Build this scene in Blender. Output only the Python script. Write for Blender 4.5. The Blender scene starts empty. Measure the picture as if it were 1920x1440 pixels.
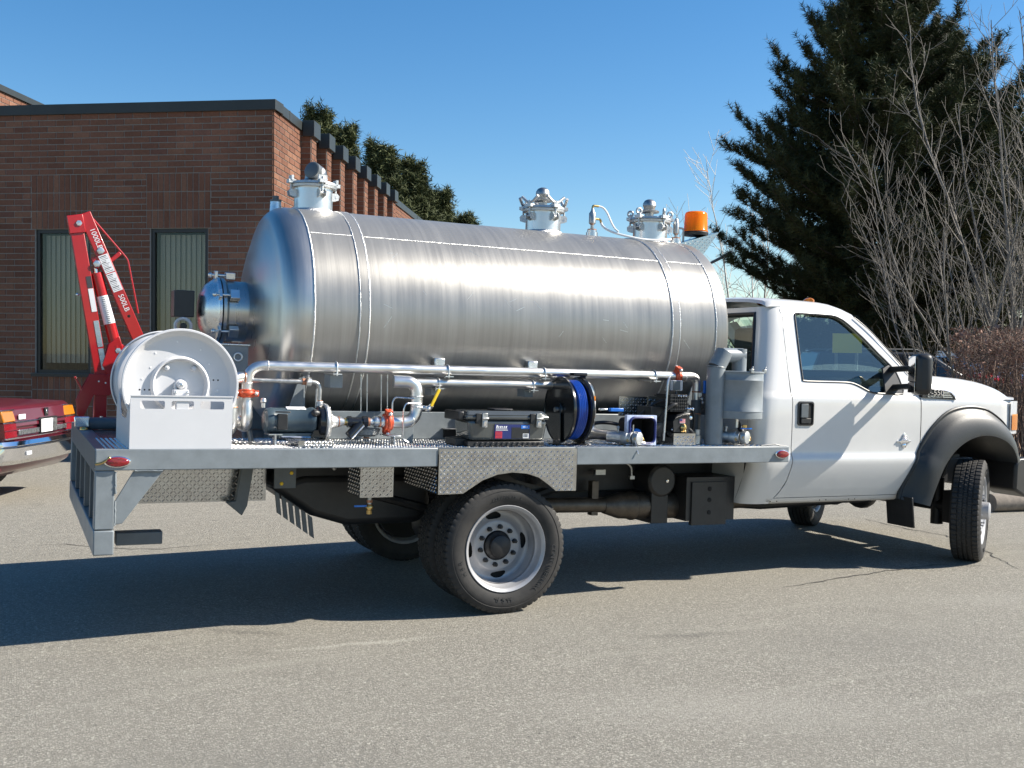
import bpy, bmesh, math, random
import numpy as np
from mathutils import Vector, Matrix

random.seed(7)
sc = bpy.context.scene
COL = sc.collection
PI = math.pi

# ------------------------------------------------------------------ camera, sky, sun, exposure
CAM = Vector((-2.766279, -7.140772, 1.588228))
cF = Vector((0.42384526, 0.90537379, -0.02556354))
cR = Vector((0.90573256, -0.42373562, 0.00983145))
cU = Vector((0.00193104, 0.02732075, 0.99962485))
cam_d = bpy.data.cameras.new("camera")
cam = bpy.data.objects.new("camera", cam_d)
COL.objects.link(cam)
cam.matrix_world = Matrix(((cR.x, cU.x, -cF.x, CAM.x), (cR.y, cU.y, -cF.y, CAM.y), (cR.z, cU.z, -cF.z, CAM.z), (0, 0, 0, 1)))
cam_d.sensor_width = 36.0
cam_d.lens = 37.646
cam_d.clip_start = 0.05
cam_d.clip_end = 3000
sc.camera = cam

SUN_AZ = math.radians(20.0)          # from the truck's heading (+X) towards the camera's side (-Y)
SUN_EL = math.radians(37.5)
sdir = Vector((math.cos(SUN_EL) * math.cos(SUN_AZ), -math.cos(SUN_EL) * math.sin(SUN_AZ), math.sin(SUN_EL)))
world = bpy.data.worlds.new("World")
sc.world = world
world.use_nodes = True
wn = world.node_tree
wn.nodes.clear()
wo = wn.nodes.new("ShaderNodeOutputWorld")
wb = wn.nodes.new("ShaderNodeBackground")
sky = wn.nodes.new("ShaderNodeTexSky")
sky.sky_type = 'NISHITA'
sky.sun_disc = False
sky.sun_elevation = SUN_EL
sky.sun_rotation = math.atan2(sdir.x, sdir.y)
sky.altitude = 200
sky.air_density = 1.0
sky.dust_density = 0.3
sky.ozone_density = 2.0
wb.inputs[1].default_value = 0.080
hs = wn.nodes.new("ShaderNodeHueSaturation")     # the clear late-winter sky is a deep, saturated blue all round
hs.inputs["Saturation"].default_value = 1.35
wn.links.new(sky.outputs[0], hs.inputs["Color"])
wn.links.new(hs.outputs[0], wb.inputs[0])
wn.links.new(wb.outputs[0], wo.inputs[0])
sun_d = bpy.data.lights.new("sun", 'SUN')
sun_d.energy = 5.0
sun_d.angle = math.radians(0.53)
sun_d.color = (1.0, 0.93, 0.82)
sun = bpy.data.objects.new("sun", sun_d)
COL.objects.link(sun)
sun.rotation_euler = (-sdir).to_track_quat('-Z', 'Y').to_euler()
sc.view_settings.view_transform = 'Standard'
sc.view_settings.look = 'None'
sc.view_settings.exposure = 0.98
sc.view_settings.gamma = 1.0
sc.view_settings.use_curve_mapping = False
try:
    sc.cycles.max_bounces = 8
    sc.cycles.transparent_max_bounces = 12
    sc.cycles.caustics_reflective = True
    sc.cycles.blur_glossy = 0.6
    sc.cycles.caustics_refractive = False
    sc.cycles.sample_clamp_indirect = 6.0
    sc.cycles.use_denoising = True
except Exception:
    pass

# ------------------------------------------------------------------ materials
def mat(name, c, rough=0.5, metal=0.0, var=0.0, vs=6.0, rvar=0.0, bump=0.0, bs=60.0, coat=0.0, spec=None, aniso=0.0, trans=0.0, alpha=1.0,
        stretch=None, emit=None, sheen=0.0, hue=None, detail=6.0, bdist=0.004):
    m = bpy.data.materials.new(name)
    m.use_nodes = True
    nt = m.node_tree
    N, Lk = nt.nodes, nt.links
    b = N["Principled BSDF"]
    b.inputs["Base Color"].default_value = (*c, 1)
    b.inputs["Roughness"].default_value = rough
    b.inputs["Metallic"].default_value = metal
    if coat:
        b.inputs["Coat Weight"].default_value = coat
        b.inputs["Coat Roughness"].default_value = 0.04
    if spec is not None:
        b.inputs["Specular IOR Level"].default_value = spec
    if trans:
        b.inputs["Transmission Weight"].default_value = trans
    if alpha < 1:
        b.inputs["Alpha"].default_value = alpha
    if var or rvar or bump:
        tc = N.new("ShaderNodeTexCoord")
        vec = tc.outputs["Object"]
        if stretch:
            mp = N.new("ShaderNodeMapping")
            mp.inputs["Scale"].default_value = stretch
            Lk.new(vec, mp.inputs["Vector"])
            vec = mp.outputs["Vector"]
    if var or rvar:
        n = N.new("ShaderNodeTexNoise")
        n.inputs["Scale"].default_value = vs
        n.inputs["Detail"].default_value = detail
        n.inputs["Roughness"].default_value = 0.65
        Lk.new(vec, n.inputs["Vector"])
        rr = N.new("ShaderNodeMapRange")
        rr.inputs[1].default_value = 0.3
        rr.inputs[2].default_value = 0.7
        Lk.new(n.outputs["Fac"], rr.inputs[0])
        if var:
            mx = N.new("ShaderNodeMix")
            mx.data_type = 'RGBA'
            h = hue if hue else c
            mx.inputs[6].default_value = (*[max(0, k * (1 - var)) for k in c], 1)
            mx.inputs[7].default_value = (*[min(1, k * (1 + var)) for k in h], 1)
            Lk.new(rr.outputs[0], mx.inputs[0])
            Lk.new(mx.outputs[2], b.inputs["Base Color"])
        if rvar:
            r2 = N.new("ShaderNodeMapRange")
            r2.inputs[3].default_value = max(0.02, rough - rvar)
            r2.inputs[4].default_value = min(1, rough + rvar)
            Lk.new(rr.outputs[0], r2.inputs[0])
            Lk.new(r2.outputs[0], b.inputs["Roughness"])
    if bump:
        n2 = N.new("ShaderNodeTexNoise")
        n2.inputs["Scale"].default_value = bs
        n2.inputs["Detail"].default_value = 5
        Lk.new(vec, n2.inputs["Vector"])
        bp = N.new("ShaderNodeBump")
        bp.inputs["Strength"].default_value = bump
        bp.inputs["Distance"].default_value = bdist
        Lk.new(n2.outputs["Fac"], bp.inputs["Height"])
        Lk.new(bp.outputs["Normal"], b.inputs["Normal"])
    if emit:
        b.inputs["Emission Color"].default_value = (*emit[0], 1)
        b.inputs["Emission Strength"].default_value = emit[1]
    return m

def glass(name, tint, gloss=0.12, rough=0.01):
    """Pane glass: tinted see-through with a mirror-like sheen that grows at grazing angles."""
    m = bpy.data.materials.new(name)
    m.use_nodes = True
    nt = m.node_tree
    N, Lk = nt.nodes, nt.links
    N.clear()
    o = N.new("ShaderNodeOutputMaterial")
    t = N.new("ShaderNodeBsdfTransparent")
    t.inputs[0].default_value = (*tint, 1)
    g = N.new("ShaderNodeBsdfGlossy")
    g.inputs["Roughness"].default_value = rough
    g.inputs["Color"].default_value = (0.95, 0.95, 0.82, 1)
    ge = N.new("ShaderNodeNewGeometry")
    dt = N.new("ShaderNodeVectorMath")
    dt.operation = 'DOT_PRODUCT'
    Lk.new(ge.outputs["Normal"], dt.inputs[0])
    Lk.new(ge.outputs["Incoming"], dt.inputs[1])
    ab = N.new("ShaderNodeMath")
    ab.operation = 'ABSOLUTE'
    Lk.new(dt.outputs["Value"], ab.inputs[0])
    om = N.new("ShaderNodeMath")
    om.operation = 'SUBTRACT'
    om.inputs[0].default_value = 1.0
    Lk.new(ab.outputs[0], om.inputs[1])
    pw = N.new("ShaderNodeMath")
    pw.operation = 'POWER'
    pw.inputs[1].default_value = 5.0
    Lk.new(om.outputs[0], pw.inputs[0])
    a = N.new("ShaderNodeMath")
    a.operation = 'ADD'
    a.inputs[1].default_value = gloss
    a.use_clamp = True
    Lk.new(pw.outputs[0], a.inputs[0])
    mx = N.new("ShaderNodeMixShader")
    Lk.new(a.outputs[0], mx.inputs[0])
    Lk.new(t.outputs[0], mx.inputs[1])
    Lk.new(g.outputs[0], mx.inputs[2])
    Lk.new(mx.outputs[0], o.inputs[0])
    return m

def translucent(name, c):
    """Coloured plastic dome: light comes through as well as off it, with a clear gloss."""
    m = bpy.data.materials.new(name)
    m.use_nodes = True
    nt = m.node_tree
    N, Lk = nt.nodes, nt.links
    b = N["Principled BSDF"]
    b.inputs["Base Color"].default_value = (*c, 1)
    b.inputs["Roughness"].default_value = 0.15
    t = N.new("ShaderNodeBsdfTranslucent")
    t.inputs[0].default_value = (*c, 1)
    mx = N.new("ShaderNodeMixShader")
    mx.inputs[0].default_value = 0.5
    Lk.new(b.outputs[0], mx.inputs[1])
    Lk.new(t.outputs[0], mx.inputs[2])
    Lk.new(mx.outputs[0], N["Material Output"].inputs[0])
    return m

def tank_mat(head=False):
    """Mill-finish aluminium: fine brushing round the barrel, soft streaks, faint stains."""
    m = bpy.data.materials.new("tank_head_aluminium" if head else "tank_aluminium")
    m.use_nodes = True
    nt = m.node_tree
    N, Lk = nt.nodes, nt.links
    b = N["Principled BSDF"]
    b.inputs["Metallic"].default_value = 0.56 if not head else 0.93
    tc = N.new("ShaderNodeTexCoord")
    mp = N.new("ShaderNodeMapping")
    mp.inputs["Scale"].default_value = (26, 0.7, 0.7)
    Lk.new(tc.outputs["Object"], mp.inputs["Vector"])
    n1 = N.new("ShaderNodeTexNoise")
    n1.inputs["Scale"].default_value = 1.0
    n1.inputs["Detail"].default_value = 8
    n1.inputs["Roughness"].default_value = 0.7
    Lk.new(mp.outputs[0], n1.inputs["Vector"])
    n2 = N.new("ShaderNodeTexNoise")
    n2.inputs["Scale"].default_value = 2.2
    n2.inputs["Detail"].default_value = 5
    Lk.new(tc.outputs["Object"], n2.inputs["Vector"])
    add = N.new("ShaderNodeMix")
    add.data_type = 'FLOAT'
    add.inputs[0].default_value = 0.4
    Lk.new(n1.outputs["Fac"], add.inputs[2])
    Lk.new(n2.outputs["Fac"], add.inputs[3])
    r1 = N.new("ShaderNodeMapRange")
    r1.inputs[1].default_value = 0.38
    r1.inputs[2].default_value = 0.62
    r1.inputs[3].default_value = 0.38 if not head else 0.27
    r1.inputs[4].default_value = 0.48 if not head else 0.38
    Lk.new(add.outputs[0], r1.inputs[0])
    Lk.new(r1.outputs[0], b.inputs["Roughness"])
    mx = N.new("ShaderNodeMix")
    mx.data_type = 'RGBA'
    mx.inputs[6].default_value = (0.26, 0.252, 0.236, 1) if not head else (0.42, 0.41, 0.39, 1)
    mx.inputs[7].default_value = (0.375, 0.364, 0.342, 1) if not head else (0.56, 0.55, 0.52, 1)
    sh = N.new('ShaderNodeMapRange')
    sh.inputs[1].default_value = 0.33
    sh.inputs[2].default_value = 0.67
    Lk.new(add.outputs[0], sh.inputs[0])
    Lk.new(sh.outputs[0], mx.inputs[0])
    Lk.new(mx.outputs[2], b.inputs["Base Color"])
    b.inputs["Anisotropic"].default_value = 0.5 if not head else 0.0
    b.inputs["Anisotropic Rotation"].default_value = 0.25
    tg = N.new("ShaderNodeTangent")
    tg.direction_type = 'RADIAL'
    tg.axis = 'X'
    Lk.new(tg.outputs[0], b.inputs["Tangent"])
    mp2 = N.new("ShaderNodeMapping")
    mp2.inputs["Scale"].default_value = (160, 2.5, 2.5)
    Lk.new(tc.outputs["Object"], mp2.inputs["Vector"])
    n3 = N.new("ShaderNodeTexNoise")
    n3.inputs["Scale"].default_value = 1.0
    n3.inputs["Detail"].default_value = 4
    Lk.new(mp2.outputs[0], n3.inputs["Vector"])
    bp = N.new("ShaderNodeBump")
    bp.inputs["Strength"].default_value = 0.12
    bp.inputs["Distance"].default_value = 0.002
    Lk.new(n3.outputs["Fac"], bp.inputs["Height"])
    Lk.new(bp.outputs[0], b.inputs["Normal"])
    return m

def asphalt_mat():
    """Old pale asphalt: light aggregate in a grey binder, broad wear patches, hairline cracks, a few stains."""
    m = bpy.data.materials.new("asphalt")
    m.use_nodes = True
    nt = m.node_tree
    N, Lk = nt.nodes, nt.links
    b = N["Principled BSDF"]
    b.inputs["Roughness"].default_value = 0.85
    b.inputs["Specular IOR Level"].default_value = 0.3
    tc = N.new("ShaderNodeTexCoord")
    P = tc.outputs["Object"]
    def noise(scale, detail=5, rough=0.6, vec=P):
        n = N.new("ShaderNodeTexNoise")
        n.inputs["Scale"].default_value = scale
        n.inputs["Detail"].default_value = detail
        n.inputs["Roughness"].default_value = rough
        Lk.new(vec, n.inputs["Vector"])
        return n.outputs["Fac"]
    def mr(v, a, b_, c, d):
        r = N.new("ShaderNodeMapRange")
        for i, k in enumerate((a, b_, c, d)):
            r.inputs[1 + i].default_value = k
        Lk.new(v, r.inputs[0])
        return r.outputs[0]
    def mixc(f, A, B):
        x = N.new("ShaderNodeMix")
        x.data_type = 'RGBA'
        for s, k in ((6, A), (7, B)):
            if isinstance(k, tuple):
                x.inputs[s].default_value = (*k, 1)
            else:
                Lk.new(k, x.inputs[s])
        Lk.new(f, x.inputs[0])
        return x.outputs[2]
    vo = N.new("ShaderNodeTexVoronoi")
    vo.inputs["Scale"].default_value = 95
    Lk.new(P, vo.inputs["Vector"])
    sep = N.new("ShaderNodeSeparateColor")
    Lk.new(vo.outputs["Color"], sep.inputs[0])
    stone = mixc(sep.outputs[0], (0.140, 0.131, 0.112), (0.500, 0.468, 0.398))
    binder = mr(vo.outputs["Distance"], 0.25, 0.75, 0.0, 1.0)
    base = mixc(binder, stone, (0.185, 0.173, 0.147))
    fine = mr(noise(420, 2), 0.3, 0.7, 0.0, 1.0)
    base = mixc(mr(noise(420, 2), 0.35, 0.65, 0.0, 0.35), base, (0.447, 0.420, 0.355))
    v2 = N.new("ShaderNodeTexVoronoi")
    v2.inputs["Scale"].default_value = 52
    Lk.new(P, v2.inputs["Vector"])
    s2 = N.new("ShaderNodeSeparateColor")
    Lk.new(v2.outputs["Color"], s2.inputs[0])
    pick = mr(s2.outputs[1], 0.72, 0.80, 0.0, 1.0)
    core = mr(v2.outputs["Distance"], 0.30, 0.45, 1.0, 0.0)
    pm = N.new("ShaderNodeMath")
    pm.operation = 'MULTIPLY'
    Lk.new(pick, pm.inputs[0])
    Lk.new(core, pm.inputs[1])
    base = mixc(pm.outputs[0], base, mixc(s2.outputs[0], (0.126, 0.119, 0.104), (0.544, 0.515, 0.433)))
    wear = mr(noise(0.55, 5, 0.6), 0.36, 0.66, 0.0, 0.42)
    base = mixc(wear, base, (0.291, 0.275, 0.232))
    dark = mr(noise(1.7, 6, 0.7), 0.58, 0.78, 0.0, 0.4)
    base = mixc(dark, base, (0.136, 0.126, 0.108))
    mp = N.new("ShaderNodeMapping")
    mp.inputs["Rotation"].default_value = (0, 0, math.radians(-24))
    mp.inputs["Scale"].default_value = (0.35, 3.2, 1)
    Lk.new(P, mp.inputs["Vector"])
    streak = mr(noise(1.2, 4, 0.6, mp.outputs[0]), 0.57, 0.72, 0.0, 0.38)
    base = mixc(streak, base, (0.379, 0.358, 0.298))
    def blotch(cx, cy, ang, a, b_, col, amount, base):
        """One worn streak with a shape of its own: an ellipse broken up by grain."""
        wob = N.new("ShaderNodeTexNoise")
        wob.inputs["Scale"].default_value = 7
        wob.inputs["Detail"].default_value = 5
        Lk.new(P, wob.inputs["Vector"])
        vma = N.new("ShaderNodeVectorMath")
        vma.operation = 'MULTIPLY_ADD'
        vma.inputs[1].default_value = (0.12, 0.12, 0)
        Lk.new(wob.outputs["Color"], vma.inputs[0])
        Lk.new(P, vma.inputs[2])
        mp_ = N.new("ShaderNodeMapping")
        mp_.vector_type = 'TEXTURE'
        mp_.inputs["Location"].default_value = (cx + 0.06, cy + 0.06, 0)
        mp_.inputs["Rotation"].default_value = (0, 0, ang)
        mp_.inputs["Scale"].default_value = (a, b_, 1)
        Lk.new(vma.outputs[0], mp_.inputs["Vector"])
        ln_ = N.new("ShaderNodeVectorMath")
        ln_.operation = 'LENGTH'
        Lk.new(mp_.outputs[0], ln_.inputs[0])
        f_ = mr(ln_.outputs["Value"], 0.15, 1.0, amount, 0.0)
        g_ = mr(noise(60, 3), 0.38, 0.58, 0.15, 1.0)
        mm = N.new("ShaderNodeMath")
        mm.operation = 'MULTIPLY'
        Lk.new(f_, mm.inputs[0])
        Lk.new(g_, mm.inputs[1])
        return mixc(mm.outputs[0], base, col)
    base = blotch(-1.0, -1.49, -0.06, 0.55, 0.05, (0.52, 0.49, 0.42), 0.85, base)
    base = blotch(0.75, -2.04, -0.22, 0.42, 0.07, (0.09, 0.086, 0.08), 0.6, base)
    base = blotch(-1.55, -1.0, -0.62, 0.30, 0.07, (0.09, 0.086, 0.08), 0.6, base)
    base = blotch(1.6, -2.6, -0.35, 0.9, 0.5, (0.20, 0.19, 0.168), 0.45, base)
    base = blotch(-1.9, -3.0, -0.5, 0.8, 0.35, (0.19, 0.18, 0.16), 0.4, base)
    base = blotch(0.2, -3.2, -0.4, 1.2, 0.4, (0.45, 0.425, 0.37), 0.4, base)
    base = blotch(3.4, -2.2, -0.4, 1.0, 0.3, (0.44, 0.415, 0.36), 0.4, base)
    # hairline cracks on the edges of large distorted cells
    nz = N.new("ShaderNodeTexNoise")
    nz.inputs["Scale"].default_value = 1.4
    nz.inputs["Detail"].default_value = 6
    Lk.new(P, nz.inputs["Vector"])
    vm = N.new("ShaderNodeVectorMath")
    vm.operation = 'MULTIPLY_ADD'
    vm.inputs[1].default_value = (0.5, 0.5, 0.0)
    Lk.new(nz.outputs["Color"], vm.inputs[0])
    Lk.new(P, vm.inputs[2])
    vc = N.new("ShaderNodeTexVoronoi")
    vc.feature = 'DISTANCE_TO_EDGE'
    vc.inputs["Scale"].default_value = 0.33
    Lk.new(vm.outputs[0], vc.inputs["Vector"])
    crack = mr(vc.outputs["Distance"], 0.0006, 0.003, 1.0, 0.0)
    gate = mr(noise(0.4, 3), 0.60, 0.70, 0.0, 0.45)
    mul = N.new("ShaderNodeMath")
    mul.operation = 'MULTIPLY'
    Lk.new(crack, mul.inputs[0])
    Lk.new(gate, mul.inputs[1])
    base = mixc(mul.outputs[0], base, (0.07, 0.066, 0.06))
    Lk.new(base, b.inputs["Base Color"])
    bp = N.new("ShaderNodeBump")
    bp.inputs["Strength"].default_value = 0.75
    bp.inputs["Distance"].default_value = 0.005
    h = N.new("ShaderNodeMath")
    h.operation = 'SUBTRACT'
    Lk.new(fine, h.inputs[0])
    Lk.new(vo.outputs["Distance"], h.inputs[1])
    Lk.new(h.outputs[0], bp.inputs["Height"])
    Lk.new(bp.outputs[0], b.inputs["Normal"])
    return m

def brick_mat(name, cols):
    """Fired brick: each brick its own shade (from the face attribute), plus grain."""
    m = bpy.data.materials.new(name)
    m.use_nodes = True
    nt = m.node_tree
    N, Lk = nt.nodes, nt.links
    b = N["Principled BSDF"]
    b.inputs["Roughness"].default_value = 0.9
    b.inputs["Specular IOR Level"].default_value = 0.2
    oi = N.new("ShaderNodeObjectInfo")
    at = N.new("ShaderNodeAttribute")
    at.attribute_name = "shade"
    ad = N.new("ShaderNodeMath")
    ad.operation = 'ADD'
    Lk.new(oi.outputs["Random"], ad.inputs[0])
    Lk.new(at.outputs["Fac"], ad.inputs[1])
    fr = N.new("ShaderNodeMath")
    fr.operation = 'FRACT'
    Lk.new(ad.outputs[0], fr.inputs[0])
    cr = N.new("ShaderNodeValToRGB")
    cr.color_ramp.elements[0].color = (*cols[0], 1)
    cr.color_ramp.elements[1].color = (*cols[-1], 1)
    for i, c in enumerate(cols[1:-1]):
        e = cr.color_ramp.elements.new((i + 1) / (len(cols) - 1))
        e.color = (*c, 1)
    Lk.new(fr.outputs[0], cr.inputs[0])
    ge = N.new("ShaderNodeNewGeometry")
    n = N.new("ShaderNodeTexNoise")
    n.inputs["Scale"].default_value = 40
    n.inputs["Detail"].default_value = 6
    Lk.new(ge.outputs["Position"], n.inputs["Vector"])
    mx = N.new("ShaderNodeMix")
    mx.data_type = 'RGBA'
    mx.blend_type = 'MULTIPLY'
    mx.inputs[0].default_value = 0.5
    mr = N.new("ShaderNodeMapRange")
    mr.inputs[1].default_value = 0.25
    mr.inputs[2].default_value = 0.75
    mr.inputs[3].default_value = 0.55
    mr.inputs[4].default_value = 1.3
    Lk.new(n.outputs["Fac"], mr.inputs[0])
    Lk.new(cr.outputs[0], mx.inputs[6])
    Lk.new(mr.outputs[0], mx.inputs[7])
    n5 = N.new("ShaderNodeTexNoise")
    n5.inputs["Scale"].default_value = 0.9
    n5.inputs["Detail"].default_value = 6
    Lk.new(ge.outputs["Position"], n5.inputs["Vector"])
    m5 = N.new("ShaderNodeMapRange")
    m5.inputs[1].default_value = 0.3
    m5.inputs[2].default_value = 0.7
    m5.inputs[3].default_value = 0.74
    m5.inputs[4].default_value = 1.12
    Lk.new(n5.outputs["Fac"], m5.inputs[0])
    x5 = N.new("ShaderNodeMix")
    x5.data_type = 'RGBA'
    x5.blend_type = 'MULTIPLY'
    x5.inputs[0].default_value = 1.0
    Lk.new(mx.outputs[2], x5.inputs[6])
    Lk.new(m5.outputs[0], x5.inputs[7])
    Lk.new(x5.outputs[2], b.inputs["Base Color"])
    bp = N.new("ShaderNodeBump")
    bp.inputs["Strength"].default_value = 0.4
    bp.inputs["Distance"].default_value = 0.003
    Lk.new(n.outputs["Fac"], bp.inputs["Height"])
    Lk.new(bp.outputs[0], b.inputs["Normal"])
    return m

M = {}
M['white'] = mat("white_paint", (0.60, 0.595, 0.58), 0.32, var=0.03, vs=3, coat=0.5)
M['powder'] = mat("white_powder_coat", (0.63, 0.63, 0.64), 0.42, var=0.02, vs=9, bump=0.05, bs=300)
M['grey'] = mat("grey_enamel", (0.20, 0.225, 0.24), 0.38, var=0.13, vs=9, rvar=0.08, bump=0.06, bs=90)
M['greyd'] = mat("dark_grey_enamel", (0.10, 0.115, 0.125), 0.45, var=0.15, vs=8)
M['tank'] = tank_mat()
M['head'] = tank_mat(True)
M['weld'] = mat("weld_bead", (0.74, 0.74, 0.72), 0.42, 1.0, var=0.12, vs=120, bump=0.9, bs=150, bdist=0.006)
M['alu'] = mat("aluminium", (0.66, 0.67, 0.68), 0.30, 1.0, var=0.08, vs=30, rvar=0.08)
M['plate'] = mat("tread_plate_aluminium", (0.47, 0.465, 0.455), 0.20, 1.0, var=0.12, vs=14, rvar=0.07)
M['lug'] = mat("highlight_bright_lug", (0.86, 0.85, 0.83), 0.2, 1.0)  # brighter lug colour paints in the highlights that lugs catch
M['galv'] = mat("galvanised_pipe", (0.74, 0.73, 0.71), 0.36, 1.0, var=0.08, vs=22, rvar=0.07, stretch=(0.4, 1, 1))
M['steel'] = mat("dull_steel", (0.42, 0.42, 0.41), 0.42, 1.0, var=0.2, vs=30, rvar=0.1)
M['cast'] = mat("cast_aluminium", (0.52, 0.53, 0.53), 0.50, 1.0, var=0.12, vs=60, bump=0.4, bs=200)
M['chrome'] = mat("chrome", (0.82, 0.82, 0.83), 0.08, 1.0)
M['brass'] = mat("brass", (0.62, 0.43, 0.17), 0.28, 1.0, var=0.15, vs=80)
M['exh'] = mat('heat_browned_exhaust_steel', (0.11, 0.095, 0.08), 0.5, 0.8, var=0.3, vs=12)
M['copper'] = mat("reddish_pipe_thread", (0.42, 0.20, 0.12), 0.5, 0.6, var=0.2, vs=90)
M['black'] = mat("black_plastic", (0.018, 0.018, 0.019), 0.42, var=0.2, vs=20)
M['flare'] = mat("grained_black_plastic", (0.020, 0.022, 0.0225), 0.46, var=0.12, vs=12, bump=0.12, bs=500)
M['blackm'] = mat("black_chassis_paint", (0.014, 0.014, 0.015), 0.5, var=0.4, vs=10)
M['blackg'] = mat("gloss_black_paint", (0.012, 0.012, 0.013), 0.2, coat=0.3)
M['rubber'] = mat("tyre_rubber", (0.016, 0.016, 0.0165), 0.74, var=0.35, vs=9, hue=(0.026, 0.024, 0.022), bump=0.15, bs=220)
M['rubberl'] = mat("moulded_tyre_lettering", (0.035, 0.035, 0.035), 0.55)
M['rim'] = mat("silver_wheel_paint", (0.36, 0.36, 0.37), 0.42, 0.25, var=0.08, vs=12)
M['hole'] = mat("unlit_recess", (0.006, 0.006, 0.006), 0.8)
M['red'] = mat("red_enamel", (0.42, 0.008, 0.010), 0.30, var=0.1, vs=8, coat=0.4)
M['orange'] = mat("orange_red_coupling", (0.55, 0.075, 0.025), 0.42, var=0.2, vs=60, bump=0.3, bs=160)
M['blue'] = mat("blue_vinyl", (0.02, 0.17, 0.62), 0.35)
M['hose'] = mat("blue_hose", (0.008, 0.052, 0.31), 0.3, coat=0.2)
M['yellow'] = mat("yellow_grip", (0.78, 0.52, 0.02), 0.4)
M['motor'] = mat("slate_blue_motor_enamel", (0.045, 0.068, 0.085), 0.34, var=0.12, vs=14, coat=0.15)
M['ambl'] = mat("amber_lens", (0.85, 0.27, 0.01), 0.12, trans=0.45, coat=0.6)
M['amber_b'] = translucent('amber_beacon_dome', (1.0, 0.33, 0.008))
M['redl'] = mat("red_lens", (0.24, 0.004, 0.008), 0.12, trans=0.15, coat=0.8, var=0.35, vs=90)
M['clear'] = mat("clear_lens", (0.80, 0.83, 0.86), 0.06, trans=0.4, coat=0.5)
M['smoke'] = mat("smoked_clear_plastic", (0.085, 0.092, 0.09), 0.12, metal=0.25, coat=0.6, var=0.15, vs=7)
M['sticker'] = mat("white_sticker", (0.80, 0.80, 0.80), 0.45)
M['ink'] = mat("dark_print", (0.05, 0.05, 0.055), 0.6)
M['navy'] = mat("navy_print", (0.015, 0.025, 0.14), 0.4)
M['redp'] = mat("red_print", (0.55, 0.03, 0.04), 0.45)
M['ltblue'] = mat("pale_blue_film", (0.52, 0.60, 0.80), 0.35, var=0.25, vs=40)
M['seat'] = mat("grey_seat_cloth", (0.055, 0.056, 0.06), 0.8, var=0.2, vs=60)
M['cabglass'] = glass("tinted_cab_glass", (0.66, 0.80, 0.80), 0.17)
M['winglass'] = glass("office_window_glass", (0.80, 0.80, 0.78), 0.03)
M['winframe'] = mat("dark_bronze_window_frame", (0.014, 0.015, 0.016), 0.4)
M['blind'] = mat("grey_vertical_blind", (0.58, 0.56, 0.49), 0.75, var=0.08, vs=3, stretch=(1, 1, 0.1))
M['mortar'] = mat("grey_mortar", (0.25, 0.245, 0.225), 0.95, var=0.15, vs=20)
M['mortarlit'] = mat("lit_wall_mortar_copy", (0.15, 0.125, 0.105), 0.95, var=0.15, vs=20)  # unused mortar copy for the sunlit wall, joint shade in its colour
M['flash'] = mat("dark_green_metal_flashing", (0.022, 0.027, 0.027), 0.5, var=0.15, vs=3)
M['flashg'] = mat("grey_metal_flashing", (0.20, 0.20, 0.19), 0.5, var=0.1, vs=4)
M['brick'] = brick_mat("red_brown_brick", [(0.150, 0.070, 0.047), (0.200, 0.096, 0.063), (0.175, 0.082, 0.053), (0.230, 0.118, 0.076), (0.165, 0.080, 0.058)])
M['brickl'] = brick_mat("sunlit_brick_copy", [(0.36, 0.19, 0.11), (0.42, 0.225, 0.13), (0.39, 0.20, 0.115), (0.45, 0.25, 0.15)])  # unused copy of the brick, sunlight put into its colour
M['maroon'] = mat("maroon_car_paint", (0.105, 0.011, 0.022), 0.28, coat=0.7, var=0.08, vs=4)
M['bark'] = mat("pine_bark", (0.075, 0.058, 0.046), 0.95, var=0.35, vs=18, bump=0.8, bs=40, bdist=0.02)
M['twig'] = mat("grey_bare_bark", (0.175, 0.16, 0.14), 0.9, var=0.3, vs=6)
M['birch'] = mat("pale_birch_bark", (0.52, 0.50, 0.46), 0.85, var=0.25, vs=8)
M['needle'] = mat("pine_needles", (0.030, 0.040, 0.017), 0.65, var=0.5, vs=1.7, spec=0.15, hue=(0.055, 0.062, 0.025))
M['needle2'] = mat("olive_pine_needles", (0.052, 0.070, 0.028), 0.65, var=0.5, vs=1.3, spec=0.15, hue=(0.085, 0.096, 0.042))
M['hedge'] = mat("reddish_brown_hedge_twig", (0.205, 0.14, 0.11), 0.9, var=0.35, vs=5)
M['hedgeleaf'] = mat("withered_hedge_leaf", (0.24, 0.135, 0.10), 0.85, var=0.4, vs=9)
M['asphalt'] = asphalt_mat()
M['conc'] = mat("weathered_wood_block", (0.20, 0.17, 0.14), 0.9, var=0.25, vs=12, bump=0.4, bs=40)
M['snow'] = mat("old_snow", (0.72, 0.74, 0.78), 0.8, var=0.15, vs=5, bump=0.6, bs=8, bdist=0.05)
M['dirt'] = mat("bare_dry_verge", (0.19, 0.15, 0.105), 0.95, var=0.3, vs=3)
M['pale'] = mat("pale_blue_cladding", (0.50, 0.55, 0.62), 0.7, var=0.06, vs=1)

# ------------------------------------------------------------------ mesh helpers
ORG = {}
def basis(d):
    d = Vector(d).normalized()
    a = Vector((0, 0, 1)) if abs(d.z) < 0.9 else Vector((1, 0, 0))
    u = d.cross(a).normalized()
    return u, d.cross(u).normalized(), d

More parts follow.
